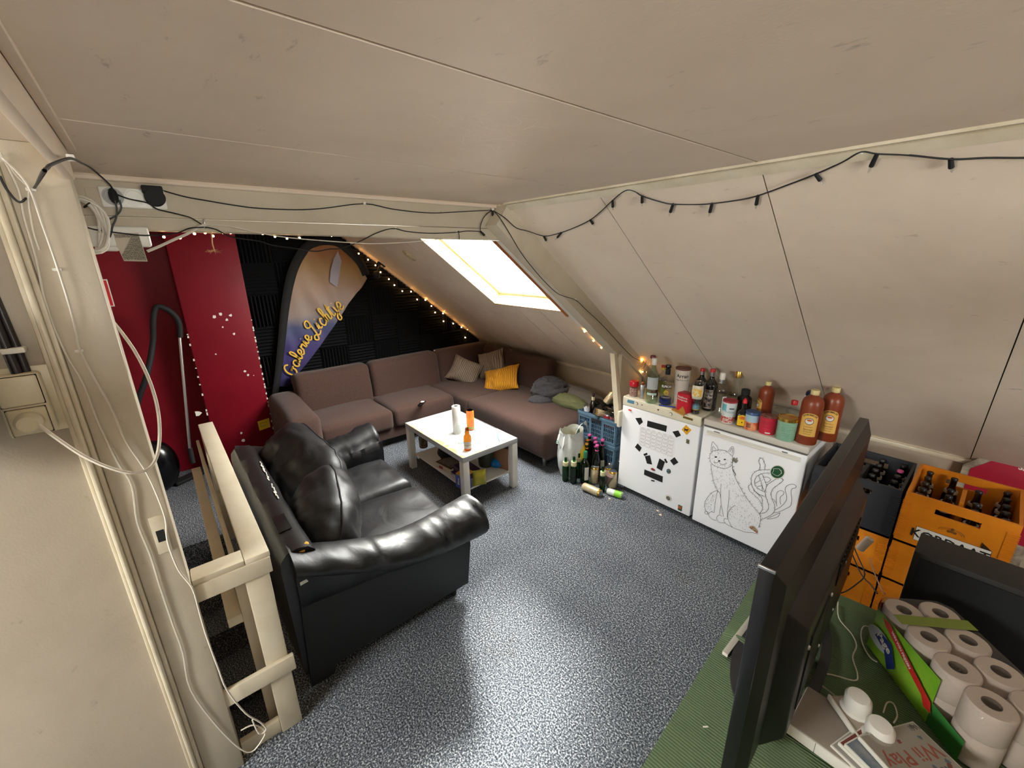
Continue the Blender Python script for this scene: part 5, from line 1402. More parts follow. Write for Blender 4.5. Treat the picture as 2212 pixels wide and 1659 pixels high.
jug(x + .065, y + .135, r * .97, h, 'brown stoneware bottle hidden behind the large front one')
x, y, r, h = put(1694, 953, 40, 900)
t = thing('green_tin', 'pale green printed paper tub with a gold metal lid', 'tub', (x, y, FT))
obj('body', lathe([(1e-4, 0), (r * .88, 0), (r * .97, h * .88)], 26), colr('mint_print', (150, 192, 166), .5, mottle=((120, 168, 142), 14, .2)), t)
obj('lid', lathe([(r * .99, h * .84), (r * 1.05, h * .86), (r * 1.05, h * .98), (r * .95, h), (r * .90, h * .97), (1e-4, h * .97)], 28), M['gold'], t)
ya = face_ang(x, y)
for k, z_ in enumerate((.74, .67, .60, .53, .46, .36, .28)): wrap_text('lettering', ('fijn gezouten noten mix' if k % 2 else 'ingredients: nuts, oil'), h * .042, colr('mint_ink', (52, 96, 74), .5), t, r * 1.0, h * z_, ya + (.12 if k % 2 else -.1))
x, y, r, h = put(1706, 925, 26, 865, y=2.90)
bottle('sauce_bottle', 'clear sauce bottle with a dark red cap behind the green tub', x, y, FT, r, h, 'wine', M['glass'], capred, .86, .48)
x, y, r, h = put(1721, 935, 25, 851, y=2.86)
x += .015; y += .09
t = thing('spray_can', 'pink and white aerosol can with a domed navy cap between bottles', 'can', (x, y, FT))
obj('body', lathe([(1e-4, 0), (r, 0), (r, h * .86), (r * .9, h * .89)], 22), colr('can_pink', (214, 170, 172), .3, mottle=((236, 236, 238), 18, .1)), t)
obj('cap', lathe([(r * .86, h * .87), (r * .86, h * .95), (r * .7, h), (1e-4, h)], 20), colr('cap_navy', (24, 28, 62), .35), t)
x, y, r, h = put(1684, 905, 24, 877, y=2.98)
t = thing('glass_jar', 'low clear glass jar with a black label at the back of the right fridge', 'jar', (x, y, FT))
obj('glass_body', lathe([(1e-4, 0), (.045, 0), (.047, .075), (.035, .09)], 22), M['glass'], t)
obj('label', lathe([(.0475, .01), (.0475, .055)], 12, face_ang(x, y) - .8, face_ang(x, y) + .5), M['black'], t)
# --- on the coffee table
x, y, r, h = put(1011, 974, 17.5, 922, z=.45)
t = bottle('beer_bottle', 'small amber beer bottle with a cream label near the table front edge', x, y, .45, r, h, 'stubby', M['aglass'], None, labels=((.10, .40, 1.5, white_l), (.22, .27, 1.2, colr('label_tan', (190, 168, 120), .5))))
x, y, r, h = put(1017, 930, 17, 886, z=.45)
t = thing('orange_can', 'tall orange and yellow drinks can on the coffee table', 'can', (x, y, .45))
obj('body', lathe([(1e-4, 0), (r * .8, 0), (r, .008), (r, h * .93), (r * .86, h)], 24), colr('can_orange', (226, 150, 40), .3, mottle=((232, 108, 60), 14, .1)), t)
obj('lid', lathe([(r * .86, h), (r * .8, h - .004), (1e-4, h - .004)], 20), M['steel'], t)
obj('tab', rbox(-.006, .008, -.004, .004, h - .004, h - .001, .001), M['steel'], t)
obj('green_band', lathe([(r * 1.01, h * .10), (r * 1.01, h * .18)], 22), colr('band_green', (120, 160, 70), .4), t)
p = P(997, 957, 'z', .45)
t = thing('wine_glass', 'clear stemmed beer glass between the paper roll and the amber bottle', 'glass', (p.x, p.y, .45))
obj('bowl', lathe([(.003, .062), (.012, .066), (.030, .082), (.039, .108), (.038, .135), (.031, .168)], 26, cap=False), M['glass'], t)
obj('stem', lathe([(.004, .008), (.0035, .03), (.006, .04), (.0035, .05), (.005, .063)], 12), M['glass'], t)
obj('foot', lathe([(1e-4, 0), (.032, 0), (.033, .002), (.006, .008), (1e-4, .009)], 24), M['glass'], t)
w0, w1 = P(1073, 936, 'z', .4535), P(1079, 954, 'z', .4535)
t = thing('blue_pen', 'thin blue pen lying near the right corner of the coffee table', 'pen', w0)
obj('barrel', tube([Vector(), w1 - w0], .0035, 8), colr('pen_pale', (94, 140, 190), .4), t)
obj('tip', tube([w1 - w0, (w1 - w0) * 1.06], [.003, .001], 8), M['steel'], t)
# ================================================================ UNDER THE TABLE: shelf contents
SZ = .1425
def shelfp(px, py, dy=0.0): p = P(px, py, 'z', SZ); return p.x, p.y + dy
x, y = shelfp(907, 966)
t = thing('preserve_jar', 'brownish glass jar at the far left end of the table shelf', 'jar', (x + .02, y + .03, SZ))
obj('glass_body', lathe([(1e-4, 0), (.038, 0), (.042, .01), (.042, .10), (.033, .125), (.033, .14)], 20), colr('brown_jar', (84, 66, 46), .25, mottle=((130, 110, 84), 40, .12)), t)
obj('lid', lathe([(.036, .138), (.036, .152), (1e-4, .152)], 20), M['gold'], t)
t = thing('black_pouch', 'rumpled black pouch on the shelf between the jar and the game box', 'bag', (-3.02, 1.74, SZ))
obj('body', xf(ball(.085, 20, 14, (.9, .8, .9)), lambda p: Vector((p.x, p.y, max(0, p.z + .065))) + noise.noise_vector(p * 18) * .012 * (1 if p.z > -.05 else 0)), M['black'], t)
t = thing('game_box', 'cream board game box with a dark framed lid, tilted on the table shelf', 'box', (-2.86, 1.685, SZ), rz=.12)
obj('tray', rbox(-.11, .11, -.08, .08, 0, .045, .002), colr('box_cream', (198, 186, 160), .6), t)
obj('lid_frame', rbox(-.105, .105, -.075, .075, .045, .049, .001), colr('box_brown', (92, 62, 40), .6), t)
obj('lid_picture', rbox(-.085, .085, -.058, .058, .049, .0502, .0004, 1), colr('box_picture', (150, 134, 116), .6, mottle=((96, 84, 76), 30, .2)), t)
obj('red_print', box(-.05, .0, -.0812, -.0802, .01, .035), colr('box_red', (150, 40, 38), .5), t, flat=True)
t = thing('purple_box', 'dark purple box leaning over behind the blue one on the shelf', 'box', (-2.66, 1.72, SZ + .016), rot=(0, math.radians(8), .1))
obj('carton', rbox(-.09, .09, -.07, .07, 0, .06, .003), colr('box_purple', (58, 30, 62), .5, mottle=((84, 40, 60), 9, .2)), t)
obj('flap', rbox(-.10, -.03, -.095, -.07, 0, .003, .001), colr('flap_purple', (66, 46, 110), .5), t)
t = thing('blue_box', 'open bright blue carton with pale lettering sticking out of the table shelf', 'box', (-2.505, 1.585, SZ), rz=.03)
cw_ = .055
obj('carton', join(box(-cw_, cw_, -.035, -.033, 0, .115), box(-cw_, cw_, .033, .035, 0, .115), box(-cw_, -cw_ + .002, -.033, .033, 0, .115), box(cw_ - .002, cw_, -.033, .033, 0, .115), box(-cw_, cw_, -.033, .033, 0, .002)), colr('box_blue', (48, 74, 166), .45), t, flat=True)
obj('flap', plate([(-cw_, -.033, .115), (cw_, -.033, .115), (cw_ + .01, .06, .14), (-cw_ + .01, .06, .14)], (0, 0, .002)), colr('flap_yellow', (206, 160, 44), .5), t, flat=True)
text_on('lettering', 'Blue', .034, M['wplastic'], t, (-.015, -.0356, .06), (0, 0, 1), (-1, 0, 0), .001)
t = thing('yellow_bag', 'glossy yellow snack bag standing beside the front table leg', 'bag', (-2.445, 1.70, SZ), rz=1.2)
obj('body', xf(pillow(.11, .14, .05, 12, .05, 3, .02), lambda p: Vector((p.x, p.z, p.y + .07))), colr('bag_yellow', (196, 176, 36), .3, mottle=((120, 140, 60), 12, .2)), t)
x, y = shelfp(1048, 1012)
t = thing('metal_bucket', 'dull grey-green metal bucket on the table shelf', 'bucket', (x - .05, y + .05, SZ))
obj('body', lathe([(1e-4, 0), (.062, 0), (.066, .01), (.085, .19), (.088, .195), (.082, .193), (.062, .012), (1e-4, .01)], 24), colr('bucket_green', (78, 84, 72), .4, metal=.3), t)
obj('rim', tube([(.0865 * math.cos(k * PI / 12), .0865 * math.sin(k * PI / 12), .194) for k in range(24)], .003, 6, True), M['steel'], t)
t = thing('cardboard_piece', 'brown cardboard sheet standing behind the bucket on the table shelf', 'cardboard', (-2.56, 2.00, SZ), rz=.25)
obj('sheet', rbox(-.09, .09, -.004, .004, 0, .20, .002), colr('cardboard', (142, 104, 76), .85), t)
x, y = shelfp(1080, 1006)
t = thing('blue_pouch', 'crumpled shiny blue plastic bag at the right end of the shelf', 'bag', (x - .03, y - .02, SZ))
obj('body', xf(crumple(.058, (1.15, .95, .8), 3.3, .16, 2.4, 18, 26), lambda p: p + Vector((0, 0, .030))), colr('bag_blue', (24, 122, 200), .2), t, sharp=30)
x, y = shelfp(1036, 1030)
t = thing('wipes_pack', 'small dark green pack of wipes near the front of the table shelf', 'pack', (x, y + .01, SZ), rz=.9)
obj('body', puffbox(-.045, .045, -.03, .03, 0, .035, .01, .006), colr('pack_green', (26, 84, 66), .35), t)
obj('white_flap', rbox(-.03, .02, -.015, .02, .036, .044, .003), M['wplastic'], t)
# ================================================================ BLUE CRATES WITH EMPTIES
cb = colr('crate_blue', (86, 116, 138), .5)
def blue_crate(label, z0, h, cx_=-2.165, cy_=2.95, w=.41, d=.30):
    t = thing('folding_crate', label, 'crate', (cx_, cy_, z0))
    X, Y = w / 2, d / 2; gs = []
    def face(p0, ux, L_, nx, nz, slots):
        """lattice face from p0 along ux"""
        ux = Vector(ux); n = Vector((ux.y, -ux.x, 0)) * .004; g = []
        def pc(u0, u1, z0_, z1_, th=1.0):
            a, b_ = Vector(p0) + ux * u0, Vector(p0) + ux * u1; m = n * th
            g.append(hexa([a - m + Vector((0, 0, z0_)), b_ - m + Vector((0, 0, z0_)), b_ + m + Vector((0, 0, z0_)), a + m + Vector((0, 0, z0_)), a - m + Vector((0, 0, z1_)), b_ - m + Vector((0, 0, z1_)), b_ + m + Vector((0, 0, z1_)), a + m + Vector((0, 0, z1_))]))
        pc(0, L_, 0, .022); pc(0, L_, h - .05, h, 2.2)
        ribs = [0] + [L_ * k / slots for k in range(1, slots)] + [L_]
        for k in range(slots + 1):
            c_ = ribs[k]; pc(max(0, c_ - .014), min(L_, c_ + .014), .02, h - .05, 1.6)
        for k in range(slots):
            a, b_ = ribs[k] + .014, ribs[k + 1] - .014; m = 6
            for i in range(1, m): pc(a + (b_ - a) * i / m - .0022, a + (b_ - a) * i / m + .0022, .022, h - .05)
            for j in range(1, nz): zz = .022 + (h - .072) * j / nz; pc(a, b_, zz - .003, zz + .003)
        return g
    gs += face((-X, -Y, 0), (1, 0, 0), w, 6, 4, 3); gs += face((X, -Y, 0), (0, 1, 0), d, 6, 4, 2)
    gs += face((X, Y, 0), (-1, 0, 0), w, 6, 4, 3); gs += face((-X, Y, 0), (0, -1, 0), d, 6, 4, 2)
    o = obj('lattice', join(*gs), cb, t, flat=True)
    obj('base', box(-X, X, -Y, Y, 0, .008), cb, t)
    obj('rim', join(rbox(-X - .01, X + .01, -Y - .012, -Y + .004, h - .03, h, .003), rbox(-X - .01, X + .01, Y - .004, Y + .012, h - .03, h, .003), rbox(-X - .012, -X + .004, -Y, Y, h - .03, h, .003), rbox(X - .004, X + .012, -Y, Y, h - .03, h, .003)), cb, t)
    obj('grip', rbox(-.055, .055, -Y - .014, -Y - .010, h - .062, h - .030, .002), colr('grip_dark', (30, 34, 38), .6), t)
    return t
blue_crate('lower blue lattice folding crate behind the bottles on the carpet', 0, .30)
blue_crate('upper blue lattice folding crate heaped with empty cans and bottles', .302, .225)
random.seed(31)
canred = colr('can_red', (176, 34, 50), .3, metal=.35)
cangold = colr('can_gold', (206, 186, 140), .3, metal=.35, mottle=((226, 214, 186), 30, .15))
def can(name, label, loc, r, h, mt, rot=(0, 0, 0), group=None, ring=True, band=None):
    t = thing(name, label, 'can', loc, group=group, rot=rot)
    obj('body', lathe([(1e-4, .003), (r * .74, .003), (r * .8, 0), (r, .009), (r, h * .92), (r * .83, h - .001)], 22), mt, t)
    if ring: obj('shoulder', lathe([(r * 1.005, h * .89), (r * 1.004, h * .925), (r * .84, h - .001)], 22), M['gold'] if mt is cangold else M['steel'], t)
    obj('lid', lathe([(r * .84, h), (r * .80, h - .004), (1e-4, h - .004)], 20), M['steel'], t)
    obj('opening', xf(lathe([(.008, 0), (1e-4, .0003)], 12), lambda p: (p.x + r * .35, p.y * .8, h - .0034 + p.z)), M['black'], t)
    if band: obj('band', lathe([(r * 1.008, band[0] * h), (r * 1.008, band[1] * h)], 22), band[2], t)
    return t
CZ = .50
def lie(pitch, yaw): return (math.radians(90), 0, math.radians(yaw)) if pitch is None else (math.radians(pitch), 0, math.radians(yaw))
p = P(1262, 872, 'y', 2.90)
bottle('beer_bottle', 'brown beer bottle standing in the left back corner of the upper blue crate', -2.295, 2.90, .40, .031, .285, 'beer', M['bglass'], colr('foil_dark', (50, 24, 24), .4), .90, .44, labels=((.55, .8, .01, white_l),), neck=(.74, .88, .50, colr('neck_paper', (206, 194, 160), .6)))
can('energy_can', 'blue and white can at the left rim of the upper blue crate', (-2.30, 2.85, .43), .027, .15, colr('can_blue', (44, 58, 140), .3, metal=.3), (.12, -.1, 0), band=(.62, .93, colr('can_white', (220, 222, 226), .3)))
for k, (dx, dy, dz, rx_, rz_) in enumerate(((-.055, -.03, .05, 78, 160), (.03, .01, .065, 96, 205), (-.01, .07, .075, 84, 250), (.08, .08, .06, 92, 120), (-.06, .06, .07, 100, 35), (.07, -.01, .085, 82, 60))):
    lab = ('black bottle lying base-forward at the left of the crate heap', 'black bottle lying base-forward in the middle of the crate heap', 'black bottle lying across the back of the crate heap', 'black bottle lying to the right at the back of the crate heap', 'black bottle with its neck to the left at the back of the crate heap', 'black bottle lying highest over the red cans in the crate')[k]
    bottle('empty_bottle', lab, -2.19 + dx, 2.90 + dy, .48 + dz, .036, .22, 'beer', M['kglass'], rot=(math.radians(rx_), 0, math.radians(rz_)))
bottle('labelled_bottle', 'black bottle with a yellow label lying on top of the crate heap', -2.10, 2.97, .615, .033, .22, 'wine', M['kglass'], rot=(math.radians(88), 0, math.radians(72)), labels=((.08, .55, 3.1, colr('label_gold', (204, 176, 66), .45)),))
can('cola_can', 'red can standing at the front right corner of the upper crate', (-2.085, 2.845, .44), .033, .125, canred, (.1, .05, .3))
can('cola_can', 'dark red can standing just right of the other red one in the crate', (-2.035, 2.86, .435), .030, .13, colr('can_cola', (150, 44, 52), .3, metal=.35, mottle=((186, 130, 124), 60, .1)), (.05, -.05, 1))
can('cola_can', 'red can with a silver lid in the back right of the crate', (-2.05, 2.93, .45), .033, .125, canred, (.05, .0, 2))
can('soda_can', 'red can lying on its side on top of the crate heap', (-2.13, 3.0, .665), .031, .145, canred, (math.radians(84), 0, math.radians(98)), band=(.3, .36, M['wplastic']))
can('soda_can', 'gold and silver can tipped up at the top of the crate heap', (-2.20, 2.96, .60), .031, .12, cangold, (math.radians(-30), .4, 0))
can('soda_can', 'pale gold can lying lid-forward by the front rim of the crate', (-2.13, 2.86, .535), .031, .11, cangold, (math.radians(68), 0, math.radians(-20)))
t = thing('snack_bag', 'crumpled yellow crisp packet on the right back of the crate heap', 'bag', (-2.02, 3.03, .655))
obj('body', crumple(.045, (1.1, .8, .8), 6.1, .2, 2.2, 14, 20), colr('packet_yellow', (214, 168, 36), .35), t, sharp=30)
# ================================================================ BAG AND EMPTIES ON THE CARPET
bg = thing('plastic_bag', 'stuffed white plastic carrier bag standing open beside the brown sofa', 'bag', (-2.275, 2.60, 0), rz=0)
bg.scale = (.78, 1.15, 1)
def bagg(r, h, seed, open_=.72, n=48, m=26, amp=.055):
    V, Fs = [], []
    for j in range(m + 1):
        t = j / m; z = h * t
        rr = r * (.84 + .22 * math.sin(PI * min(1, t * 1.15)) - .02 * max(0, t - .62))
        for i in range(n):
            a = 2 * PI * i / n
            d = Vector((math.cos(a), math.sin(a), 0))
            q = noise.noise(Vector((d.x * 2.3 + seed, d.y * 2.3, t * 3.0))) * amp + (1 - abs(noise.noise(Vector((d.x * 5, d.y * 5 + seed, t * 5)))) * 2) * amp * .35
            k = rr * (1 + q * 2.2 * (.35 + .35 * t))
            zz = z + (t ** 3) * h * .07 * noise.noise(Vector((d.x * 2.0, d.y * 2.0, seed + 3)))
            V.append(Vector((d.x * k, d.y * k * .85, zz)))
    for j in range(m):
        for i in range(n):
            l = (i + 1) % n; Fs.append((j * n + i, j * n + l, (j + 1) * n + l, (j + 1) * n + i))
    Fs.append(tuple(range(n))[::-1])
    return V, Fs
bagm = colr('bag_film', (214, 218, 214), .38, bmp=(14, .35, .008))
obj('bag_body', bagg(.135, .42, 2.0, amp=.085), bagm, bg, sharp=80)
# folded rim flap and a lifted handle
fl_ = []
for i in range(15):
    a = -2.9 + i * .165; R_ = .125 + .012 * math.sin(i * 2.1)
    fl_.append((R_ * math.cos(a), R_ * .88 * math.sin(a), .40 + .02 * math.sin(i * 1.3)))
V = [Vector(p) for p in fl_] + [Vector((p[0] * 1.16, p[1] * 1.16, p[2] - .065 - .045 * abs(math.sin(i * .9)))) for i, p in enumerate(fl_)]
obj('rim_fold', (V, [(i, i + 1, i + 16, i + 15) for i in range(14)]), bagm, bg, sharp=80)
obj('handle', ribbon(smooth([Vector((.06, -.03, .36)), Vector((.10, .0, .47)), Vector((.13, .045, .50)), Vector((.14, .07, .42)), Vector((.13, .07, .36))], 4), .05, (-.7, -.7, .2)), bagm, bg)
obj('logo', tube([Vector((-.055 + .013 * math.cos(a), -.1255, .33 + .013 * math.sin(a))) for a in [k * PI / 8 for k in range(16)]], .0025, 5, True), colr('logo_teal', (40, 130, 110), .5), bg)
obj('blue_print', xf(ball(.03, 12, 8, (.25, .8, 1.2)), lambda p: p + Vector((-.145, -.01, .33))), colr('logo_blue', (34, 96, 176), .5), bg)
yb = thing('yellow_carrier', 'yellow and navy printed plastic bag slumped inside the white carrier bag', 'bag', (-2.205, 2.60, .02), rz=.3)
obj('body', xf(crumple(.105, (.8, .7, 1.5), 5.5, .12, 2.0, 24, 32), lambda p: p + Vector((0, .03, .12))), colr('carrier_yellow', (204, 176, 24), .35, mottle=((190, 158, 20), 9, .2)), yb, sharp=60)
obj('navy_print', xf(ball(.04, 14, 8, (.9, .3, .7)), lambda p: p + Vector((-.01, -.045, .17))), colr('carrier_navy', (40, 40, 84), .4), yb)
bottle('spirit_bottle', 'clear bottle with a grey-green cap poking out of the white carrier bag', -2.245, 2.645, .14, .033, .285, 'liquor', M['glass'], colr('cap_sage', (90, 108, 98), .4), .88, .42, labels=((.2, .6, 1.4, white_l),))
def fb_(px, py, w, top, y=None, z=0.0): return put(px, py, w, top, z, y)
GG = M['gglass']; neckc = colr('neck_cream', (212, 204, 160), .6)
for px, py, w_, top, lab in ((1221, 1041, 14.5, 987, 'green beer bottle with a cream neck label, leftmost on the carpet'), (1238.5, 1046, 15, 985, 'green beer bottle with a cream neck label, second from the left'), (1249, 1033, 14, 977, 'green beer bottle standing behind the two leftmost ones'), (1300, 1064, 13.5, 1007, 'green beer bottle in front between the gold cans')):
    x, y, r, h = fb_(px, py, w_, top)
    bottle('beer_bottle', lab, x, y, 0, r, h, 'beer', GG, None, labels=(), neck=(.62, .80, .83, neckc))
    # the neck label follows the shoulder
x, y, r, h = fb_(1262, 1046, 20, 975)
bottle('wine_bottle', 'tall green wine bottle with a white back label, tallest of the bottles on the carpet', x, y, 0, r, h, 'wine', GG, colr('green_foil', (32, 110, 78), .35), .80, .44, labels=((.14, .55, .5, white_l, .5),))
k = 0
for px, w_, top, y_, lab, cm in ((1269, 17, 949, 2.74, 'brown bottle with an orange-yellow cap, further back of the two', 'y'), (1268, 17, 957, 2.66, 'brown bottle with an orange-yellow cap, nearer of the two', 'y'), (1274, 17, 938, 2.76, 'dark bottle with a pink cap at the left against the blue crate', 'p'), (1286, 17, 945, 2.76, 'dark bottle with a pink cap, second along the blue crate', 'p'), (1287, 17, 953, 2.70, 'dark bottle with a pink cap in the middle of the pink-capped group', 'p'), (1302, 17, 949, 2.76, 'dark bottle with a pink cap, rightmost against the crate', 'p'), (1290, 18, 961, 2.64, 'dark bottle with a pink cap, nearest of the pink-capped group', 'p')):
    p = P(px, 1040, 'y', y_); r = rad_of(p.x, y_, 0, w_)
    xx = P(px, top, 'y', y_).x
    h = height_at(xx, y_, top, 0)
    cm_ = colr('cap_amber', (222, 160, 40), .4) if cm == 'y' else colr('cap_pink', (214, 84, 150), .4)
    bottle('wine_bottle', lab, xx, y_, 0, r, h, 'beer', M['bglass'] if cm == 'y' else M['kglass'], cm_, .955, .46, labels=((.22, .46, .7, white_l if cm == 'p' else neckc),), neck=(.84, .87, .44, cm_))
x, y, r, h = fb_(1283, 1046, 17.5, 1008)
can('beer_can', 'gold and cream beer can standing left of the front green bottle', (x, y, 0), r, h, cangold, (0, 0, 4))
x, y, r, h = fb_(1305, 1048, 16, 1009)
can('beer_can', 'gold and cream beer can standing behind the front green bottle', (x + .02, y + .02, 0), r, h, cangold, (0, 0, 5))
x, y, r, h = fb_(1322, 1056, 18, 1017)
can('beer_can', 'gold and cream beer can standing alone beside the left fridge', (x, y, 0), r, h, cangold, (0, 0, 4.3))
x, y, r, h = fb_(1302, 1036, 16, 1003)
can('beer_can', 'silver can standing at the back behind the gold ones', (x + .01, y + .08, 0), r, h, M['steel'], (0, 0, 4.3))
a, b_ = P(1260, 1050, 'z', .033), P(1298, 1066, 'z', .033)
yaw_ = math.atan2((b_ - a).y, (b_ - a).x)
can('beer_can', 'gold and cream beer can lying on its side on the carpet', a, .033, (b_ - a).length, cangold, (0, PI / 2, yaw_))
a, b_ = P(1312, 1060, 'z', .027), P(1346, 1071, 'z', .027)
yaw_ = math.atan2((b_ - a).y, (b_ - a).x)
can('slim_can', 'slim white and lime green can lying on the carpet by the fridge', a, .0265, (b_ - a).length, colr('can_paper', (216, 220, 218), .35), (0, PI / 2, yaw_), band=(.48, .93, colr('can_lime', (130, 200, 50), .35)))
# cups and a clear bottle squeezed beside the fridge
p = P(1314, 1030, 'z', .02)
t = thing('plastic_cup', 'clear plastic cup standing among the bottles left of the fridge', 'cup', (-1.99, 2.70, 0))
obj('body', lathe([(1e-4, 0), (.030, 0), (.034, .02), (.046, .15), (.048, .152)], 22, cap=False), M['film'], t)
t = thing('plastic_cup', 'clear cup with pinkish contents tilted against the left fridge', 'cup', (-1.905, 2.64, .04), rot=(.1, .35, 0))
obj('body', lathe([(1e-4, 0), (.030, 0), (.034, .02), (.045, .14), (.047, .142)], 22, cap=False), M['film'], t)
obj('contents', lathe([(1e-4, .002), (.031, .01), (.041, .10), (1e-4, .104)], 20), colr('pink_slush', (140, 112, 108), .5), t)
bottle('water_bottle', 'empty clear plastic bottle wedged upright between crate and fridge', -1.905, 2.775 + .03, 0, .035, .285, 'liquor', M['glass'], None)
crumb = colr('crumb', (216, 200, 176), .8)
for px, py, s_, lab in ((1317, 1077, .010, 'small pale crumb on the carpet by the lime green can'), (1421, 1103, .010, 'white crumb at the foot of the left fridge'), (1427, 1112, .011, 'larger white crumb just below the one at the fridge foot')):
    p = P(px, py, 'z', .004)
    tag(obj('crumb', xf(ball(s_, 8, 6, (1.2, .8, .6)), lambda q: q + noise.noise_vector(q * 200) * .003 + Vector((0, 0, .003))), crumb, loc=(p.x, p.y, 0)), lab, 'crumb')
# ================================================================ BENCH WITH GREEN CLOTH, TV AND THE CLUTTER BEHIND IT
BZ = .50
br = math.radians(4.33)
bench = thing('tv_bench', 'low bench under a ribbed green cloth, in front of the fridges', 'bench', (-.486, 1.953, 0), rz=br)
def cloth():
    V, Fs = [], []; nx, ny = 40, 60; w, l = .93, 1.62
    def pt(i, j):
        u, v = i / nx, j / ny; x, y = u * w, -v * l; z = BZ
        z += .0012 * math.sin(y * 55 + 2.0 * noise.noise(Vector((x * 6, y * 3, 0))))
        g = math.exp(-((y + .52 + .35 * x) / .035) ** 2) * (1 if x < .3 else .3) * min(1, x / .05)
        return Vector((x, y, z + .022 * g + .004 * max(0, noise.noise(Vector((x * 5, y * 5, 3))))))
    for j in range(ny + 1):
        for i in range(nx + 1): V.append(pt(i, j))
    W_ = nx + 1
    for j in range(ny):
        for i in range(nx): Fs.append((j * W_ + i, (j + 1) * W_ + i, (j + 1) * W_ + i + 1, j * W_ + i + 1))
    # hanging sides
    def drape(idx, out):
        k = len(V); m = 6
        for q in range(1, m + 1):
            for n_, ii in enumerate(idx):
                p = V[ii]; o = Vector(out) * (.006 + .012 * (q / m) * (1 + math.sin(n_ * .9) * .6))
                V.append(Vector((p.x + o.x, p.y + o.y, BZ - q * .075)))
        prev = list(idx)
        for q in range(m):
            cur = [k + q * len(idx) + n_ for n_ in range(len(idx))]
            for n_ in range(len(idx) - 1): Fs.append((prev[n_], prev[n_ + 1], cur[n_ + 1], cur[n_]))
            prev = cur
    drape([j * W_ for j in range(ny + 1)], (-1, 0, 0)); drape([i for i in range(nx, -1, -1)], (0, 1, 0)); drape([j * W_ + nx for j in range(ny, -1, -1)], (1, 0, 0))
    return V, Fs
obj('cloth', cloth(), M['green_cloth'], bench, sharp=70)
obj('bench_top', rbox(.01, .92, -1.61, -.01, .44, .493, .004), colr('dark_wood', (60, 48, 38), .6), bench)
for a in (.03, .86):
    for b_ in (-.06, -1.58): obj('leg', box(a, a + .05, b_ - .02, b_ + .03, 0, .44), colr('dark_wood', (60, 48, 38)), bench)
# ---- television seen from behind its near edge
tr = math.radians(3.16)
tv = thing('television', 'flat black television standing on the green bench, seen from its edge', 'television', (-.230, 1.481, BZ + .004), rz=tr)
TH = .75; W2 = .60
bk = colr('tv_back_plastic', (14, 13, 13), .42)
obj('screen_frame', join(rbox(-.034, -.004, -W2, W2, .085, TH, .003)), colr('tv_frame', (20, 20, 24), .3), tv)
obj('screen', box(-.0352, -.0342, -W2 + .018, W2 - .018, .105, TH - .018), colr('tv_screen', (6, 6, 8), .12), tv)
obj('back_shell', hexa([(-.004, -W2 + .004, .09), (.016, -W2 + .04, .11), (.016, W2 - .04, .11), (-.004, W2 - .004, .09), (-.004, -W2 + .004, TH - .004), (.016, -W2 + .04, TH - .05), (.016, W2 - .04, TH - .05), (-.004, W2 - .004, TH - .004)]), bk, tv, flat=True)
obj('back_housing', bevel(hexa([(.014, -.47, .10), (.062, -.42, .13), (.062, .42, .13), (.014, .47, .10), (.014, -.47, .56), (.060, -.42, .50), (.060, .42, .50), (.014, .47, .56)]), .006, 2), bk, tv)
obj('port_recess', rbox(.0605, .064, -.36, -.16, .18, .44, .004), colr('tv_recess', (8, 8, 9), .5), tv)
obj('vent_slats', join(*[box(.061, .0645, -.05 + k * .03, -.038 + k * .03, .40, .48) for k in range(12)]), colr('tv_recess', (8, 8, 9)), tv)
for a, b_ in ((.1, .2), (-.1, .2), (.1, .4), (-.1, .4), (-.38, .42)): obj('bolt', mv(lathe([(.007, 0), (.005, .004), (1e-4, .004)], 10), Matrix.Translation((.061, a, b_)) @ Matrix.Rotation(PI / 2, 4, 'Y')), M['steel'], tv)
obj('corner_highlight', rbox(-.036, -.002, -W2 - .001, -W2 + .004, TH - .006, TH + .001, .001), M['steel'], tv)
obj('stand_neck', rbox(-.012, .04, -.07, .07, .01, .16, .006), M['blackgloss'], tv)
arc = [Vector((-.02 - .135 * math.cos(a), .315 * math.sin(a), .010)) for a in [-PI / 2 + k * PI / 20 for k in range(21)]]
def strapg(pts, w, h):
    V, Fs = [], []
    for i, p in enumerate(pts):
        t_ = (pts[min(i + 1, len(pts) - 1)] - pts[max(i - 1, 0)]).normalized(); s_ = t_.cross(Vector((0, 0, 1))) * w / 2
        V += [p - s_, p + s_, p + s_ + Vector((0, 0, h)), p - s_ + Vector((0, 0, h))]
    for i in range(len(pts) - 1):
        for k in range(4):
            l = (k + 1) % 4; Fs.append((4 * i + k, 4 * i + l, 4 * i + 4 + l, 4 * i + 4 + k))
    Fs += [(0, 1, 2, 3)[::-1], tuple(4 * (len(pts) - 1) + k for k in range(4))]
    return V, Fs
obj('stand_foot', strapg([p - Vector((0, 0, .008)) for p in arc], .035, .012), colr('foot_grey', (40, 40, 43), .4), tv)
arc2 = [Vector((-.02 + .10 * math.cos(a), .315 * math.sin(a), .002)) for a in [-PI / 2 + k * PI / 14 for k in range(15)]]
obj('stand_foot', strapg(arc2, .03, .012), colr('foot_grey', (40, 40, 43)), tv)
sb = thing('sensor_bar', 'slim silver-grey sensor bar lying on the green cloth in front of the television', 'sensor bar', (-.397, 1.433, BZ + .004), rz=.0)
obj('body', rbox(-.011, .011, -.118, .118, 0, .012, .002), M['black'], sb)
obj('top', rbox(-.010, .010, -.117, .117, .0115, .0155, .001), colr('bar_silver', (186, 182, 172), .35, metal=.3), sb)
obj('end_cap', rbox(-.0095, .0095, -.1195, -.117, .002, .014, .001), M['wplastic'], sb)
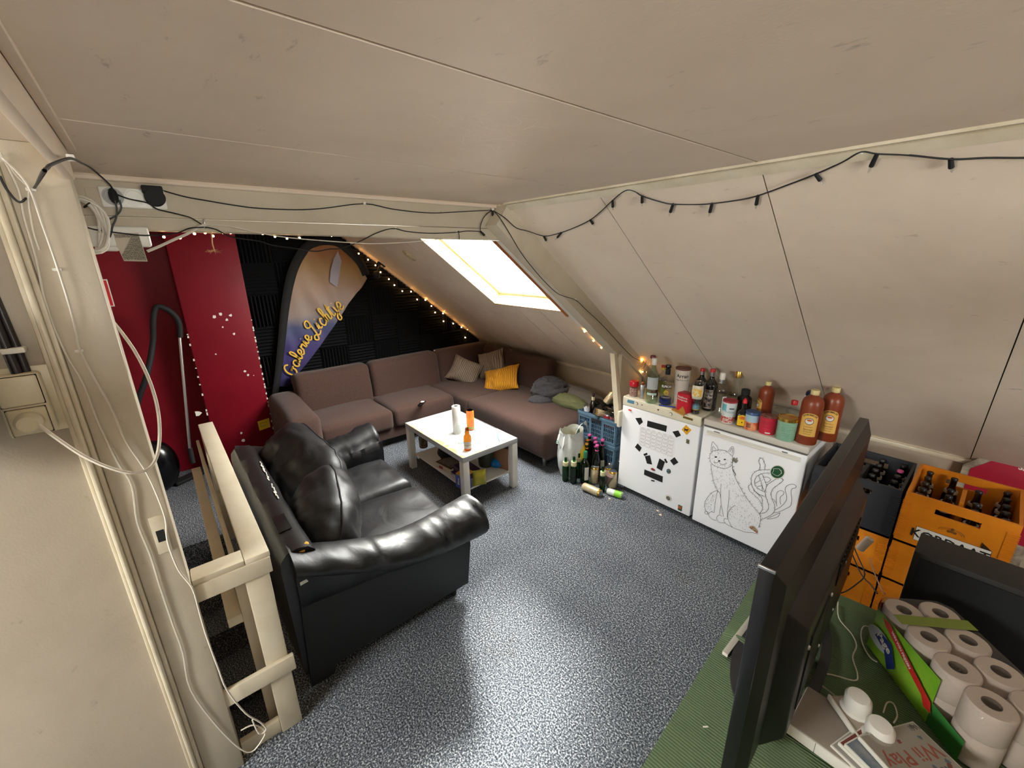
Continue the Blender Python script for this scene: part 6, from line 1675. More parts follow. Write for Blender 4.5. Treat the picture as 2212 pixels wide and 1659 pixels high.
obj('wire', tube(smooth([Vector((.011, .03, .008)), Vector((.03, .03, .02)), Vector((.055, .01, .012)), Vector((.075, -.01, .02))], 4), .0012, 5), M['wcable'], sb)
lt = thing('lint_scrap', 'tiny pale scrap lying on the near end of the green cloth', 'scrap', P(1524, 1570, 'z', BZ + .006), rz=.9)
obj('scrap', box(-.008, .008, -.002, .002, 0, .001), M['wplastic'], lt)
# ---- white console box, charger and game cases
cs = thing('console_box', 'flat white console box with a grey top behind the television', 'console', (-.163, 1.195, BZ), rz=-.0)
obj('body', rbox(0, .34, 0, .175, .006, .046, .004), M['wplastic'], cs)
obj('top', rbox(.003, .337, .003, .172, .046, .050, .001), colr('console_grey', (150, 140, 130), .5), cs)
obj('seam', box(.07, .071, -.0008, .001, .008, .045), M['dark'], cs, flat=True)
cg = thing('controller_charger', 'white twin controller charging cradle with a brownish base', 'charger', (-.012, 1.345, BZ + .052), rz=-.72)
obj('base', rbox(-.085, .085, -.045, .045, 0, .016, .005, 3), colr('charger_base', (172, 158, 142), .5), cg)
obj('front_rail', rbox(-.085, .085, -.052, -.044, .0, .020, .003), M['wplastic'], cg)
for k, x_ in enumerate((-.040, .040)):
    g = lathe([(.026, .0), (.031, .012), (.030, .055), (.024, .066), (1e-4, .068)], 24)
    g = join(xf(g, lambda p: (p.x * 1.15, p.y * 1.05, p.z * .9)), xf(ball(.036, 16, 8), lambda p: (p.x * 1.1, p.y * 1.15 - .006, max(0, p.z) * .45)))
    obj('cradle', move(g, x_, .005, .014, rx=.12), M['white'], cg)
    obj('charge_lights', join(*[move(box(-.0022, .0022, -.0006, .0006, 0, .003), x_ - .008 + q * .006, -.0215, .058) for q in range(4)]), M['dark'], cg, flat=True)
gc_ = thing('game_case', 'white game case with scattered toy pictures and red lettering, on top of the pile', 'game case', (-.018, 1.256, BZ + .088), rz=math.radians(-29.5) + PI / 2)
# local frame: x along the long side towards the upper right of the photo, y across
gA = Vector((-.018, 1.256, 0)); gB = Vector((.081, 1.434, 0)); gC = Vector((.186, 1.376, 0))
gc_.rotation_euler = (0, 0, math.atan2((gB - gA).y, (gB - gA).x))
obj('shell', rbox(0, .19, -.136, 0, 0, .014, .002), M['wplastic'], gc_)
obj('cover', box(.004, .186, -.133, -.004, .014, .0145), colr('cover_pale', (178, 166, 158), .4), gc_, flat=True)
obj('clear_sleeve', box(.002, .188, -.135, -.002, .0152, .0154), M['film'], gc_, flat=True)
text_on('lettering', 'Wii Play', .050, colr('cover_red', (176, 74, 52), .5), gc_, (.095, -.070, .0148), (0, -1, 0) if False else (-1, 0, 0), (0, -1, 0), .0006)
text_on('lettering', 'Wii', .020, colr('cover_grey', (90, 88, 90), .5), gc_, (.172, -.014, .0148), (-1, 0, 0), (0, -1, 0), .0004)
text_on('lettering', 'MOTION', .020, colr('cover_grey', (90, 88, 90)), gc_, (.12, -.112, .0148), (-1, 0, 0), (0, -1, 0), .0004)
random.seed(17)
for k in range(14):
    cx_, cy_ = random.uniform(.015, .178), random.choice((random.uniform(-.125, -.098), random.uniform(-.045, -.012)))
    obj('toy_print', plate([(cx_ + random.uniform(.003, .009) * math.cos(a), cy_ + random.uniform(.003, .008) * math.sin(a), .0147) for a in [q * PI / 4 for q in range(8)]], (0, 0, .0002)), (colr('cover_grey', (90, 88, 90)), colr('toy_blue', (92, 112, 134), .5), colr('toy_red', (140, 50, 48), .5))[k % 3], gc_, flat=True)
for k, (cm, lab, dz, dx_, dr_) in enumerate((('case_brown', 'white game case with a brown-red spine, third from the top of the pile', .058, -.03, .06), ('case_photo', 'white game case with a blue-grey picture, directly under the top case', .073, -.015, .03), ('case_low', 'plain white game case at the bottom of the pile', .052 - .0, -.045, .10))):
    g_ = thing('game_case', lab, 'game case', (gA.x + dx_ * .9, gA.y - .006 * k - .012, BZ + (dz if k < 2 else .052) - (.006 if k == 2 else 0)), rz=gc_.rotation_euler.z + dr_ + .12)
    hgt = .012
    obj('shell', rbox(-.02, .12, -.136, 0, 0, hgt if k != 2 else .010, .002), M['wplastic'], g_)
    obj('cover', box(-.016, .116, -.133, -.004, hgt if k != 2 else .010, (hgt if k != 2 else .010) + .0004), {'case_brown': colr('case_brown', (130, 62, 50), .4), 'case_photo': colr('case_photo', (70, 98, 124), .4, mottle=((150, 150, 150), 20, .2)), 'case_low': colr('case_low', (170, 166, 160), .4)}[cm], g_, flat=True)
# ---- pack of toilet rolls in printed film
pk = thing('toilet_roll_pack', 'film-wrapped pack of toilet rolls with lime green and red print', 'toilet rolls', (-.091, 1.775, BZ + .004))
pk.rotation_euler = (0, 0, math.atan2(-.316, .285))
PL, PW, RR, RH = .43, .225, .053, .0975
tis = colr('tissue', (206, 190, 180), .95, bmp=(220, .4, .002))
rg = lathe([(.021, RH), (.050, RH), (RR, RH - .004), (RR, .004), (.050, 0), (.021, 0)], 26, cap=False)
core = lathe([(.0212, 0), (.0212, RH + .0004), (.0198, RH + .0004), (.0198, .002)], 20, cap=False)
first = None
for lay in range(2):
    for i in range(4):
        for j in range(2):
            lx, ly, lz = .055 + i * .1065, .056 + j * .112, lay * (RH + .001)
            if first is None:
                first = obj('roll', rg, tis, pk, loc=(lx, ly, lz)); fc = obj('core', core, colr('core_brown', (104, 88, 76), .9), first)
                obj('core_shade', lathe([(.0195, .004), (1e-4, .004)], 16), M['dark'], first)  # dark disc standing in for the shade inside the core
            else:
                o = first.copy(); COL.objects.link(o); o.location = (lx, ly, lz)
                for ch_ in first.children:
                    c_ = ch_.copy(); COL.objects.link(c_); c_.parent = o
H2 = 2 * RH + .004
def film(z0, z1, fn_off=0.0, n=60):
    """outline hugging the rolls"""
    pts = []
    for i in range(4): pts += [(.055 + i * .1065 - .026, .0012), (.055 + i * .1065 + .026, .0012)]
    pts += [(PL - .004, .03), (PL - .004, .195)]
    for i in range(3, -1, -1): pts += [(.055 + i * .1065 + .026, PW - .0012), (.055 + i * .1065 - .026, PW - .0012)]
    pts += [(.0, .195), (.0, .03)]
    return pts
out = film(0, 0)
n_ = len(out); V = []; 
lev = [0, .03, .08, .13, .17, H2 - .012, H2 - .001]
for z_ in lev:
    for k, (a, b_) in enumerate(out):
        c0, c1 = PL / 2, PW / 2; s_ = 1.012 + (.018 * noise.noise(Vector((a * 12, b_ * 12, z_ * 14)))) - (.02 if z_ > H2 - .004 else 0)
        V.append(Vector((c0 + (a - c0) * s_, c1 + (b_ - c1) * (s_ + .012), z_)))
def band(k0, k1, l0, l1, d=0.0):
    vs, fs = [], []
    m_ = k1 - k0 + 1
    for l in range(l0, l1 + 1):
        for k in range(k0, k1 + 1):
            p = V[l * n_ + k % n_].copy(); cc_ = Vector((PL / 2, PW / 2, p.z)); dd = (p - cc_); dd.z = 0; dd.normalize()
            vs.append(p + dd * d)
    for l in range(l1 - l0):
        for k in range(m_ - 1): fs.append((l * m_ + k, l * m_ + k + 1, (l + 1) * m_ + k + 1, (l + 1) * m_ + k))
    return vs, fs
obj('film_wrap', join(band(0, n_, 0, len(lev) - 1), ([v.copy() + Vector((0, 0, .0015)) for v in V[-n_:]], [tuple(range(n_))])), M['film'], pk, sharp=60)
lime = colr('print_lime', (112, 176, 40), .25, mottle=((150, 196, 60), 9, .2))
obj('green_print', band(0, 5, 0, 4, .001), lime, pk, sharp=60)
obj('green_print', band(5, 7, 0, 2, .001), colr('print_green', (60, 130, 60), .25), pk, sharp=60)
obj('red_end_print', band(n_ - 1, n_, 1, 5, .0015), colr('print_red', (168, 26, 40), .3), pk, sharp=60)
obj('red_end_print', band(n_ - 2, n_ - 1, 0, 4, .0012), colr('print_red', (168, 26, 40)), pk, sharp=60)
obj('top_print', plate([(.085, .0, H2 + .003), (.125, .0, H2 + .003), (.125, PW, H2 + .003), (.085, PW, H2 + .003)], (0, 0, .0006)), colr('print_olive', (118, 134, 44), .35), pk, flat=True)
def side(u, v, d=.0035): return Vector((u, -.0095 - d, v))
obj('red_ribbon', plate([side(.07, .172), side(.10, .175), side(.30, .085), side(.31, .055), side(.285, .05), side(.27, .075), side(.09, .152)], (0, -.0008, 0)), colr('print_scarlet', (196, 44, 40), .3), pk, flat=True)
obj('blue_badge', plate([side(.06 + .055 * math.cos(a) + .02, .085 + .034 * math.sin(a)) for a in [k * PI / 10 for k in range(20)]], (0, -.0008, 0)), colr('print_pale', (200, 206, 214), .3), pk, flat=True)
obj('blue_swoosh', plate([side(.045 + .035, .115, .0045), side(.13, .115, .0045), side(.165, .05, .0045), side(.14, .02, .0045), side(.11, .07, .0045), side(.06, .085, .0045)], (0, -.0008, 0)), colr('print_navy', (34, 52, 116), .3), pk, flat=True)
text_on('lettering', 'Page', .036, M['wplastic'], pk, side(.102, .094, .0058), (1, 0, 0), (0, 0, 1), .001, rot=-.3)
text_on('lettering', 'WIN WIN PRIJZEN', .013, M['wplastic'], pk, side(.165, .135, .0050), (1, 0, 0), (0, 0, 1), .0006, rot=-.47)
text_on('lettering', 'VOORDEEL', .030, M['wplastic'], pk, (-.0075, .112, .10), (0, 0, 1), (0, 1, 0), .0008)
# ---- black speaker box behind the pack
sp_ = thing('speaker_box', 'large black box-shaped speaker standing between the bench and the yellow crate', 'speaker', (-.037, 2.045, 0))
obj('cabinet', rbox(0, .40, 0, .17, 0, .785, .004), colr('speaker_black', (30, 28, 27), .5), sp_)
obj('grille', rbox(.02, .38, -.006, .002, .03, .765, .003), colr('speaker_cloth', (20, 23, 27), .85), sp_)
# ================================================================ BEER CRATES
yel = colr('crate_yellow', (216, 132, 22), .42, mottle=((196, 112, 16), 8, .2))
cblk = colr('crate_black', (36, 38, 44), .45)
def beer_crate(name, label, x0, y0, z0, w, d, h, mt, handle=True, ribs=True):
    t = thing(name, label, 'crate', (x0, y0, z0)); th = .012; g = []
    g += [box(0, w, 0, d, 0, .012)]
    hz0, hz1, hx0, hx1 = h - .075, h - .045, w * .30, w * .70
    for yy in (0, d - th):
        g += [box(0, w, yy, yy + th, 0, hz0), box(0, w, yy, yy + th, hz1, h), box(0, hx0, yy, yy + th, hz0, hz1), box(hx1, w, yy, yy + th, hz0, hz1)]
    g += [box(0, th, th, d - th, 0, h), box(w - th, w, th, d - th, 0, h)]
    obj('crate_wall', join(*g), mt, t, flat=True)
    rb_ = []
    for k in range(22):
        z_ = .03 + k * (h - .07) / 22
        for a, b2 in ((-.003, .035), (w - .035, w + .003)): rb_.append(box(a, b2, -.0035, .0, z_, z_ + (h - .07) / 44))
        rb_.append(box(-.0035, 0, 0, .04, z_, z_ + (h - .07) / 44)); rb_.append(box(-.0035, 0, d - .04, d, z_, z_ + (h - .07) / 44))
    obj('corner_ribs', join(*rb_), mt, t, flat=True, kind='stuff')
    obj('divider', join(box(w / 2 - .008, w / 2 + .008, d * .30, d * .70, .01, h - .03), *[box(th, w - th, d * k / 4 - .002, d * k / 4 + .002, .01, h * .45) for k in (1, 2, 3)]), mt, t, flat=True)
    return t
CW, CD = .375, .44
YX, YY, TZ, HH = -.135, 2.655, .47, .28
bcy = beer_crate('beer_crate', 'upper yellow beer crate with a lettered front, full of dark bottles', YX, YY, TZ, CW, CD, HH, yel)
obj('name_board', box(.070, .318, -.0016, -.0004, .044, .117), M['white'], bcy, flat=True)
obj('name_board_edge', join(box(.068, .320, -.0008, -.0002, .042, .119)), colr('board_red', (90, 26, 24), .5), bcy, flat=True)
text_on('lettering', 'KORDAAT', .060, M['black'], bcy, (.186, -.0020, .080), (1, 0, 0), (0, 0, 1), .0012, sx=.93)
obj('arrow_mark', plate([(.285, -.0020, .119), (.318, -.0020, .119), (.283, -.0020, .147)], (0, -.0006, 0)), colr('arrow_brown', (44, 26, 16), .5), bcy, flat=True)
obj('crest', join(*[tube([(.185 + (.034 + q * .01) * math.cos(a), -.0012, .142 + (.016 + q * .006) * math.sin(a)) for a in [k * PI / 9 for k in range(10)]], .0008, 4) for q in range(2)], *[xf(ball(.007, 8, 6, (1, .12, 1)), lambda p, e=e: p + Vector((.185 + e[0], -.001, .146 + e[1]))) for e in ((0, .014), (-.01, 0), (.01, 0), (0, .002))]), colr('crest_brown', (120, 74, 22), .5), bcy, flat=True)
beer_crate('beer_crate', 'middle yellow crate directly under the lettered one', YX, YY, TZ - .236, CW, CD, .235, yel)
beer_crate('beer_crate', 'bottom yellow crate on the carpet under the lettered stack', YX, YY, 0, CW, CD, .233, yel)
BX0 = -.520
beer_crate('beer_crate', 'upper dark blue-black crate full of dark bottles, behind the television', BX0, YY - .01, TZ, .372, .43, HH, cblk)
beer_crate('beer_crate', 'middle yellow crate under the dark one, beside the right fridge', BX0, YY - .01, TZ - .236, .372, .43, .235, yel)
beer_crate('beer_crate', 'bottom yellow crate on the carpet under the dark one', BX0, YY - .01, 0, .372, .43, .233, yel)
def crate_bottle(loc, cap):
    t = bottle('crate_bottle', '', loc[0], loc[1], loc[2], .0305, .252, 'beer', M['bglass'], cap, .955, .46, yaw=0, n=14, neck=(.66, .72, .86, colr('neck_white', (170, 164, 152), .6)))
    return t
grp1, grp2 = 'bottles in the yellow crate', 'bottles in the dark crate'
protoA = None
ROWN = ('front row', 'second row', 'middle row', 'fourth row', 'back row'); COLN = ('leftmost', 'second from the left', 'second from the right', 'rightmost')
capblk = colr('cap_black', (28, 26, 26), .4)
for i in range(4):
    for j in range(5):
        if (i, j) in ((2, 4), (1, 0), (2, 2), (1, 3)): continue
        loc = (YX + .048 + i * .093, YY + .052 + j * .084, TZ + .013)
        if protoA is None: protoA = crate_bottle(loc, capblk); o = protoA
        else: o = dup(protoA, loc)
        o['label'] = 'dark bottle in the upper yellow crate, ' + ROWN[j] + ', ' + COLN[i]; o['group'] = grp1; o.scale = (1, 1, 1.0)
protoB = None; n_b = 0
for i in range(4):
    for j in range(5):
        if (i, j) in ((1, 1), (3, 3)): continue
        loc = (BX0 + .048 + i * .092, YY + .040 + j * .084, TZ + .013)
        if protoB is None: protoB = crate_bottle(loc, capblk); o = protoB
        else: o = dup(protoB, loc)
        o['label'] = 'dark bottle in the upper dark crate, ' + ROWN[j] + ', ' + COLN[i]; o['group'] = grp2
for i, (dx_, dy_, lab) in enumerate(((1, 1, 'dark bottle with a pink cap at the left of the dark crate'), (3, 3, 'dark bottle with a pink cap at the right of the dark crate'))):
    t = crate_bottle((BX0 + .048 + dx_ * .092, YY + .040 + dy_ * .084, TZ + .013), colr('cap_pink', (214, 84, 150)))
    t['label'] = lab; t['group'] = grp2
# two labelled bottles seen through the grip hole
# ---- red sign leaning at the right edge
rs = thing('pointed_sign', 'red pointed sign board with a white S and worn white rim, by the knee wall', 'sign', (.0, 3.32, 0))
rs.rotation_euler = (math.radians(-7), 0, 0)
op_ = [(.03, .0), (.75, .0), (.75, .62), (.17, .895), (.03, .74)]
op_ = [(.02, .30), (.74, .30), (.74, .66), (.19, .885), (.02, .70)]
obj('rim', plate([(a, 0, b_) for a, b_ in op_], (0, .025, 0)), colr('sign_rim', (186, 178, 160), .6, mottle=((120, 108, 92), 12, .12)), rs, flat=True)
cx_, cz_ = .34, .58
obj('face', plate([(cx_ + (a - cx_) * .90, -.002, cz_ + (b_ - cz_) * .88) for a, b_ in op_], (0, .002, 0)), colr('sign_crimson', (168, 24, 52), .4), rs, flat=True)
text_on('lettering', 'S', .085, M['wplastic'], rs, (.205, -.003, .80), (1, 0, 0), (0, 0, 1), .003, rot=-.12)
text_on('lettering', 'Sint', .036, M['wplastic'], rs, (.245, -.003, .755), (1, 0, 0), (0, 0, 1), .001, rot=-.12)
obj('leg', box(.30, .34, .005, .02, -.0, .32), colr('sign_rim', (186, 178, 160)), rs)
# ---- white adapter and cables behind the television
ad = thing('white_adapter', 'white power adapter hanging by its cord behind the television', 'adapter', P(1868, 1175, 'y', 2.42), rot=(0, .35, .2))
obj('body', rbox(-.018, .018, -.012, .012, -.045, .045, .01, 3), colr('adapter_greyish', (196, 186, 178), .4), ad)
def wire(name, label, pts, r, mt, cat='cable'):
    w = smooth(pts, 5); t = thing(name, label, cat, w[0])
    obj('strand', tube([p - w[0] for p in w], r, 6), mt, t); return t
zb = BZ + .010
wire('white_cable', 'white charger cord winding over the cloth behind the television to the cradle', [P(a, b_, 'z', zb) for a, b_ in ((1810, 1300), (1812, 1335), (1840, 1370), (1850, 1395), (1842, 1420), (1852, 1455), (1845, 1470), (1790, 1456), (1768, 1462), (1775, 1480))] + [P(1800, 1500, 'z', BZ + .03), P(1812, 1510, 'z', BZ + .062)], .0022, M['wcable'])
wire('white_cable', 'white cord looping out beside the roll pack and back under it', [P(a, b_, 'z', zb) for a, b_ in ((1905, 1372), (1870, 1352), (1860, 1368), (1865, 1395), (1880, 1420), (1895, 1430))], .0022, M['wcable'])
wire('white_cable', 'short white cord arching up beside the charging cradle', [P(1930, 1562, 'z', zb), P(1938, 1545, 'z', zb + .01), P(1930, 1520, 'z', zb + .02), P(1916, 1518, 'z', zb + .01), P(1908, 1540, 'z', zb)], .0022, M['wcable'])
wire('white_cable', 'thin pale cord hanging from the white adapter down to the roll pack', [P(1878, 1205, 'y', 2.42), P(1890, 1240, 'y', 2.3), P(1903, 1270, 'y', 2.15), P(1912, 1284, 'y', 2.02)], .0025, colr('pale_cord', (170, 140, 130), .5))
wire('black_cable', 'black cable looping from the television back over the crates', [P(1838, 1165, 'y', 2.45), P(1852, 1200, 'y', 2.4), P(1868, 1240, 'y', 2.3), P(1850, 1262, 'y', 2.2), P(1820, 1280, 'y', 2.05), P(1790, 1280, 'y', 1.98)], .003, M['cable'])
wire('black_cable', 'black cable crossing behind the white adapter', [P(1840, 1195, 'y', 2.4), P(1860, 1240, 'y', 2.3), P(1880, 1262, 'y', 2.2), P(1895, 1282, 'y', 2.08)], .003, M['cable'])
wire('black_cable', 'thin black cable lying on the cloth close behind the television', [P(a, b_, 'z', zb) for a, b_ in ((1760, 1430), (1775, 1445), (1760, 1470), (1742, 1462))], .0018, M['cable'])
kn = thing('clear_wrapper', 'small crumpled piece of clear plastic on the cloth behind the television', 'wrapper', P(1778, 1394, 'z', BZ + .012))
obj('body', crumple(.011, (1.3, .8, .7), 2.2, .3, 3, 8, 10), M['film'], kn, sharp=20)
# ================================================================ LIGHT STRINGS AND CABLES OVERHEAD
bulbglass = M['glass']
def big_bulb(par, p, d, L_=.052):
    """black holder with a small unlit candle lamp; part with a sub-part"""
    d = d.normalized()
    h = obj('lamp_holder', tube([p, p + d * L_ * .62], [.0055, .0065], 9), M['black'], par)
    obj('lamp', tube([p + d * L_ * .60, p + d * L_ * .72, p + d * L_ * .9, p + d * L_ * 1.02], [.0035, .004, .003, .0006], 8), bulbglass, h)
mainp = [(1065, 455), (1090, 470), (1115, 492), (1140, 499), (1175, 510), (1210, 503), (1245, 490), (1275, 475), (1300, 455), (1322, 434), (1350, 412), (1370, 413), (1388, 424), (1430, 437), (1452, 441), (1500, 442), (1536, 440), (1590, 433), (1636, 423), (1700, 400), (1762, 376), (1820, 350), (1860, 328), (1895, 332), (1960, 335), (2054, 344), (2130, 341), (2212, 341), (2300, 338)]
ls_ = thing('light_string', 'black light string with clear unlit lamps draped along the top of the right slope', 'light string', P(*mainp[0], 'x', -1.888))
o_ = Vector(ls_.location)
w = smooth([P(a, b_, 'x', -1.888) if a < 1145 else S(a, b_, .012) for a, b_ in mainp], 4)
obj('cord', tube([p - o_ for p in w], .0024, 6), M['cable'], ls_)
for (a, b_), (c_, d_) in (((1125, 497), (1112, 504)), ((1175, 511), (1182, 524)), ((1212, 503), (1200, 518)), ((1275, 475), (1283, 487)), ((1323, 434), (1324, 454)), ((1387, 424), (1387, 445)), ((1454, 441), (1445, 467)), ((1538, 440), (1531, 468)), ((1637, 423), (1632, 452)), ((1762, 376), (1768, 384)), ((1895, 332), (1875, 374)), ((2054, 344), (2055, 360))):
    p, e = S(a, b_, .012), S(c_, d_, .012)
    big_bulb(ls_, p - o_, e - p, max(.045, (e - p).length))
for a, b_ in ((1350, 411), (1860, 328)):
    obj('clip', move(rbox(-.006, .006, -.006, .006, -.006, .006, .002), *(S(a, b_, .006) - o_)), M['wplastic'], ls_)
BXX = -1.988
def pw(pts, val=BXX): return [P(a, b_, 'x', val) for a, b_ in pts]
def strand(name, label, pts, r=.0024, mt=None, cat='cable', bulbs=(), clips=()):
    w = smooth(pts, 4); t = thing(name, label, cat, w[0])
    obj('strand', tube([p - w[0] for p in w], r, 6), mt or M['cable'], t)
    for p, e in bulbs: big_bulb(t, p - w[0], e - p, .05)
    for p in clips: obj('clip', move(rbox(-.005, .005, -.006, .006, -.006, .006, .002), *(p - w[0])), M['wplastic'], t)
    return t
strand('black_cable', 'black cable running along the upper beam from the round adapter to the ceiling corner', pw([(346, 410), (400, 425), (450, 434), (510, 444), (560, 450), (640, 453), (700, 450), (787, 440), (850, 452), (930, 460), (1000, 457), (1062, 454)]), clips=[P(787, 439, 'x', BXX), P(1064, 452, 'x', BXX)])
strand('black_cable', 'black cable sagging from the left photo edge over the post to the ceiling corner', [P(0, 380, 'x', LW + .02), P(12, 405, 'x', LW + .02), P(34, 432, 'x', LW + .02), P(50, 434, 'x', LW + .02), P(75, 405, 'x', LW + .02), P(92, 375, 'y', -.074), P(102, 363, 'y', -.072), P(112, 355, 'y', -.070), P(150, 342, 'y', -.060), P(172, 350, 'y', -.056), P(200, 366, 'x', -1.88), P(238, 400, 'x', -1.965), P(246, 420, 'x', -1.968)], clips=[P(153, 341, 'y', -.063)])
strand('black_cable', 'black cable from the small plug drooping over the outlets to the beam hook', pw([(252, 420), (280, 430), (318, 438), (336, 450), (352, 455), (382, 462), (408, 469), (425, 478), (440, 488)], -1.965))
strand('black_cable', 'black cable hanging in a loop from the small plug down to the white box', pw([(248, 432), (252, 450), (251, 470), (243, 490), (240, 505), (232, 520), (220, 523)], -1.955))
strand('black_cable', 'second black cable from the small plug curving left behind the cable coil', pw([(258, 432), (262, 448), (255, 462), (238, 473), (220, 481)], -1.958))
strand('black_cable', 'pair of black cables running from behind the post to the white box', pw([(185, 490), (205, 496), (240, 501), (300, 508), (330, 508), (380, 504), (410, 493), (440, 491)], -1.94))
strand('light_cable', 'black light cable swinging under the beam past the flag to its clip', pw([(443, 491), (452, 492), (470, 497), (500, 512), (560, 521), (590, 530), (640, 537), (680, 543), (712, 538), (740, 536), (780, 520), (810, 505), (835, 496), (854, 494), (880, 500), (930, 504), (985, 502), (1010, 499), (1038, 500)], -1.975), bulbs=[(P(1038, 500, 'x', -1.975), P(1049, 511, 'x', -1.97))], clips=[P(854, 494, 'x', BXX), P(986, 501, 'x', BXX)], cat='light string')
strand('light_cable', 'black light cable curving up from the last beam lamp to the ceiling corner', pw([(1038, 500), (1038, 488), (1044, 472), (1053, 461), (1063, 455)], -1.985), bulbs=[(P(1064, 455, 'x', -1.985), P(1065, 466, 'x', -1.985))], cat='light string')
strand('black_cable', 'black cable running down the side of the rafter to the fairy lights', pw([(1068, 457), (1082, 474), (1100, 503), (1125, 545), (1150, 578), (1180, 612), (1208, 636), (1243, 648), (1265, 668), (1292, 693), (1320, 722), (1345, 750), (1368, 772), (1385, 779)], -1.888), clips=[P(1243, 647, 'x', -1.893)])
strand('white_cable', 'thick white cable hanging diagonally from the label box up to the beam hook', pw([(318, 543), (345, 532), (375, 518), (405, 505), (430, 490), (445, 485)], -1.95), .0050, M['wcable'])
strand('white_cable', 'thin white cable sagging under the beam from the hook towards the skylight', pw([(445, 485), (500, 490), (560, 503), (620, 513), (700, 520), (790, 526), (850, 525), (920, 520), (985, 512)], -1.97), .0022, M['wcable'])
hk_ = thing('cable_hook', 'grey metal hook on the beam where the black and white cables cross', 'hook', P(441, 483, 'x', -1.995))
obj('hook', join(tube([(0, 0, .012), (.012, 0, .012), (.016, 0, 0), (.012, 0, -.014), (.004, 0, -.016)], .003, 6)), M['steel'], hk_)
hk2 = thing('cable_hook', 'dark hook on the beam edge in front of the skylight', 'hook', P(989, 503, 'x', -1.995))
obj('hook', tube([(0, 0, .008), (.01, 0, .008), (.012, 0, -.02), (.01, 0, -.034)], .0022, 6), M['dark'], hk2)
tw = thing('twine_end', 'frayed end of pale twine hanging from the beam in front of the red column', 'twine', P(456, 506, 'x', -1.985))
twp = [P(a, b_, 'x', -1.985) - Vector(tw.location) for a, b_ in ((456, 502), (458, 515), (459, 528), (464, 544))]
twm = colr('twine', (190, 150, 104), .9)
obj('cord', tube(smooth(twp, 4), .0022, 6), twm, tw)
random.seed(2)
fr = []
for k in range(16):
    a = random.uniform(-.3, PI + .3); l = random.uniform(.012, .03)
    e = twp[-1] + Vector((random.uniform(-.006, .006), l * math.cos(a), l * .45 * math.sin(a) * random.choice((-1, 1))))
    fr.append(tube([twp[-1] + Vector((0, 0, .006)), (twp[-1] + e) / 2 + Vector((0, 0, random.uniform(-.006, .006))), e], .0006, 3))
obj('frayed_fibres', join(*fr), twm, tw, kind='stuff')
# ---- warm micro lights
warm = bpy.data.materials.new('warm_lamp'); warm.use_nodes = True
wb = warm.node_tree.nodes['Principled BSDF']; wb.inputs['Base Color'].default_value = (1, .6, .3, 1)
wb.inputs['Emission Color'].default_value = (1, .50, .16, 1); wb.inputs['Emission Strength'].default_value = 9
def fairy(name, label, pts, bulbs, r=.0045, cord=.0012, cm=None):
    w = smooth(pts, 4); t = thing(name, label, 'light string', w[0])
    obj('cord', tube([p - w[0] for p in w], cord, 5), cm or M['cable'], t)
    g = ball(1, 8, 6); fst = None
    for b_ in bulbs:
        if fst is None: fst = obj('bulb', xf(g, lambda p: p * r), warm, t, loc=b_ - w[0])
        else:
            o = fst.copy(); COL.objects.link(o); o.location = b_ - w[0]
    return t
fb1 = [(354, 512), (389, 514), (420, 505), (443, 503), (460, 510), (482, 503), (498, 503), (567, 505), (594, 511), (620, 515), (647, 514), (672, 506), (716, 509)]
fairy('fairy_lights', 'warm fairy lights strung just behind the lower edge of the beam', [P(a, b_ - 3, 'x', -2.12) for a, b_ in fb1], [P(a, b_, 'x', -2.12) for a, b_ in fb1], .0045)
fb2 = [(750, 545), (775, 548), (795, 561), (811, 573), (822, 588), (840, 603), (852, 616), (869, 629), (888, 630), (901, 647), (919, 648), (932, 661), (940, 675), (957, 677), (958, 694), (979, 699), (997, 707), (1010, 711), (1005, 729)]
XX = XL + .095
fairy('fairy_lights', 'warm fairy lights following the slope edge above the black foam wall', [P(a, b_ - 2, 'x', XX) for a, b_ in fb2], [P(a, b_, 'x', XX) for a, b_ in fb2], .0075, .002)
lw_ = [(1252, 690), (1262, 708), (1275, 722), (1290, 738), (1303, 750), (1322, 763)]
rr_ = [S(a, b_, .02) for a, b_ in lw_]
t3 = fairy('fairy_lights', 'dark-corded fairy lights with three warm bulbs on the slope by the rafter', rr_, [S(a, b_, .02) for a, b_ in ((1263, 716), (1282, 736), (1299, 751))], .0075, .0022)
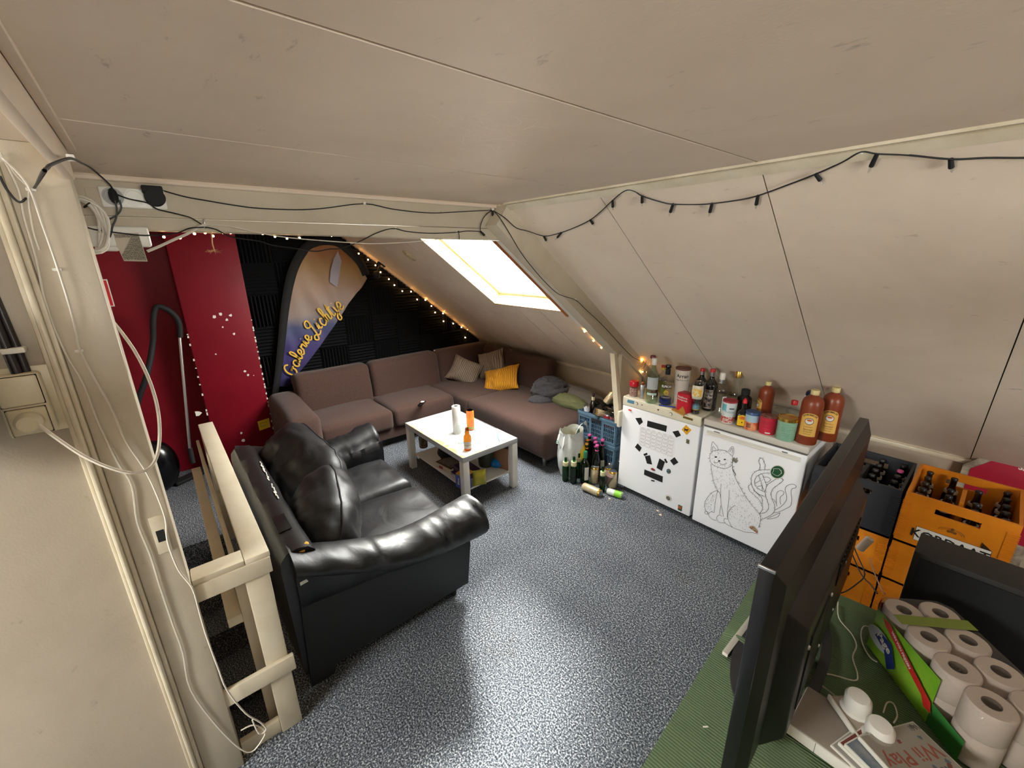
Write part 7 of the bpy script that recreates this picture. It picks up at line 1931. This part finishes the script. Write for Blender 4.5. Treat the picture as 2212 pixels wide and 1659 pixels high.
l4 = [(1385, 779), (1398, 782), (1392, 795), (1382, 793), (1376, 785)]
YS = 3.02
t4 = fairy('fairy_lights', 'tangle of fairy lights with a bright amber bulb behind the clear bottles', [P(a, b_, 'y', YS) for a, b_ in ((1368, 772), (1377, 780), (1395, 779), (1388, 797), (1372, 794), (1386, 800), (1398, 806))], [P(a, b_, 'y', YS) for a, b_ in ((1379, 789), (1388, 803))], .006, .002)
amb = bpy.data.materials.new('amber_lamp'); amb.use_nodes = True
ab = amb.node_tree.nodes['Principled BSDF']; ab.inputs['Base Color'].default_value = (1, .5, .1, 1); ab.inputs['Emission Color'].default_value = (1, .36, .03, 1); ab.inputs['Emission Strength'].default_value = 5
star = []
o4 = Vector(t4.location); pc_ = P(1385, 776, 'y', YS) - o4
obj('amber_bulb', move(xf(ball(.017, 10, 8), lambda p: p * (1 + .25 * math.sin(math.atan2(p.z, p.x) * 5))), *pc_), amb, t4)
# ---- clamp spotlight on the foam wall, metal ring on the rafter foot
cl = thing('clamp_spotlight', 'small black clamp spotlight fixed at the slope edge over the foam wall', 'lamp', P(812, 590, 'x', XL + .12))
o_ = Vector(cl.location)
obj('stem', tube([P(820, 574, 'x', XL + .12) - o_, P(815, 588, 'x', XL + .12) - o_, P(810, 600, 'x', XL + .12) - o_], .010, 8), M['black'], cl)
obj('crossbar', tube([P(816, 567, 'x', XL + .14) - o_, P(832, 574, 'x', XL + .14) - o_], .018, 10), M['blackgloss'], cl)
obj('lamp_head', xf(ball(.045, 14, 10, (1, .9, 1)), lambda p: p + (P(813, 594, 'x', XL + .12) - o_)), M['black'], cl)
mr_ = thing('metal_ring', 'worn metal fitting ring on the rafter just above the cream post', 'ring', S(1316, 744, .10))
obj('ring', tube([Vector((.016 * math.cos(a), .014 * math.sin(a), .003 * math.sin(2 * a))) for a in [k * PI / 8 for k in range(16)]], .004, 6, True), M['steel'], mr_)
obj('eye', tube([Vector((.0 + .009 * math.cos(a), .02, .009 * math.sin(a))) for a in [k * PI / 6 for k in range(12)]], .0025, 5, True), M['steel'], mr_)
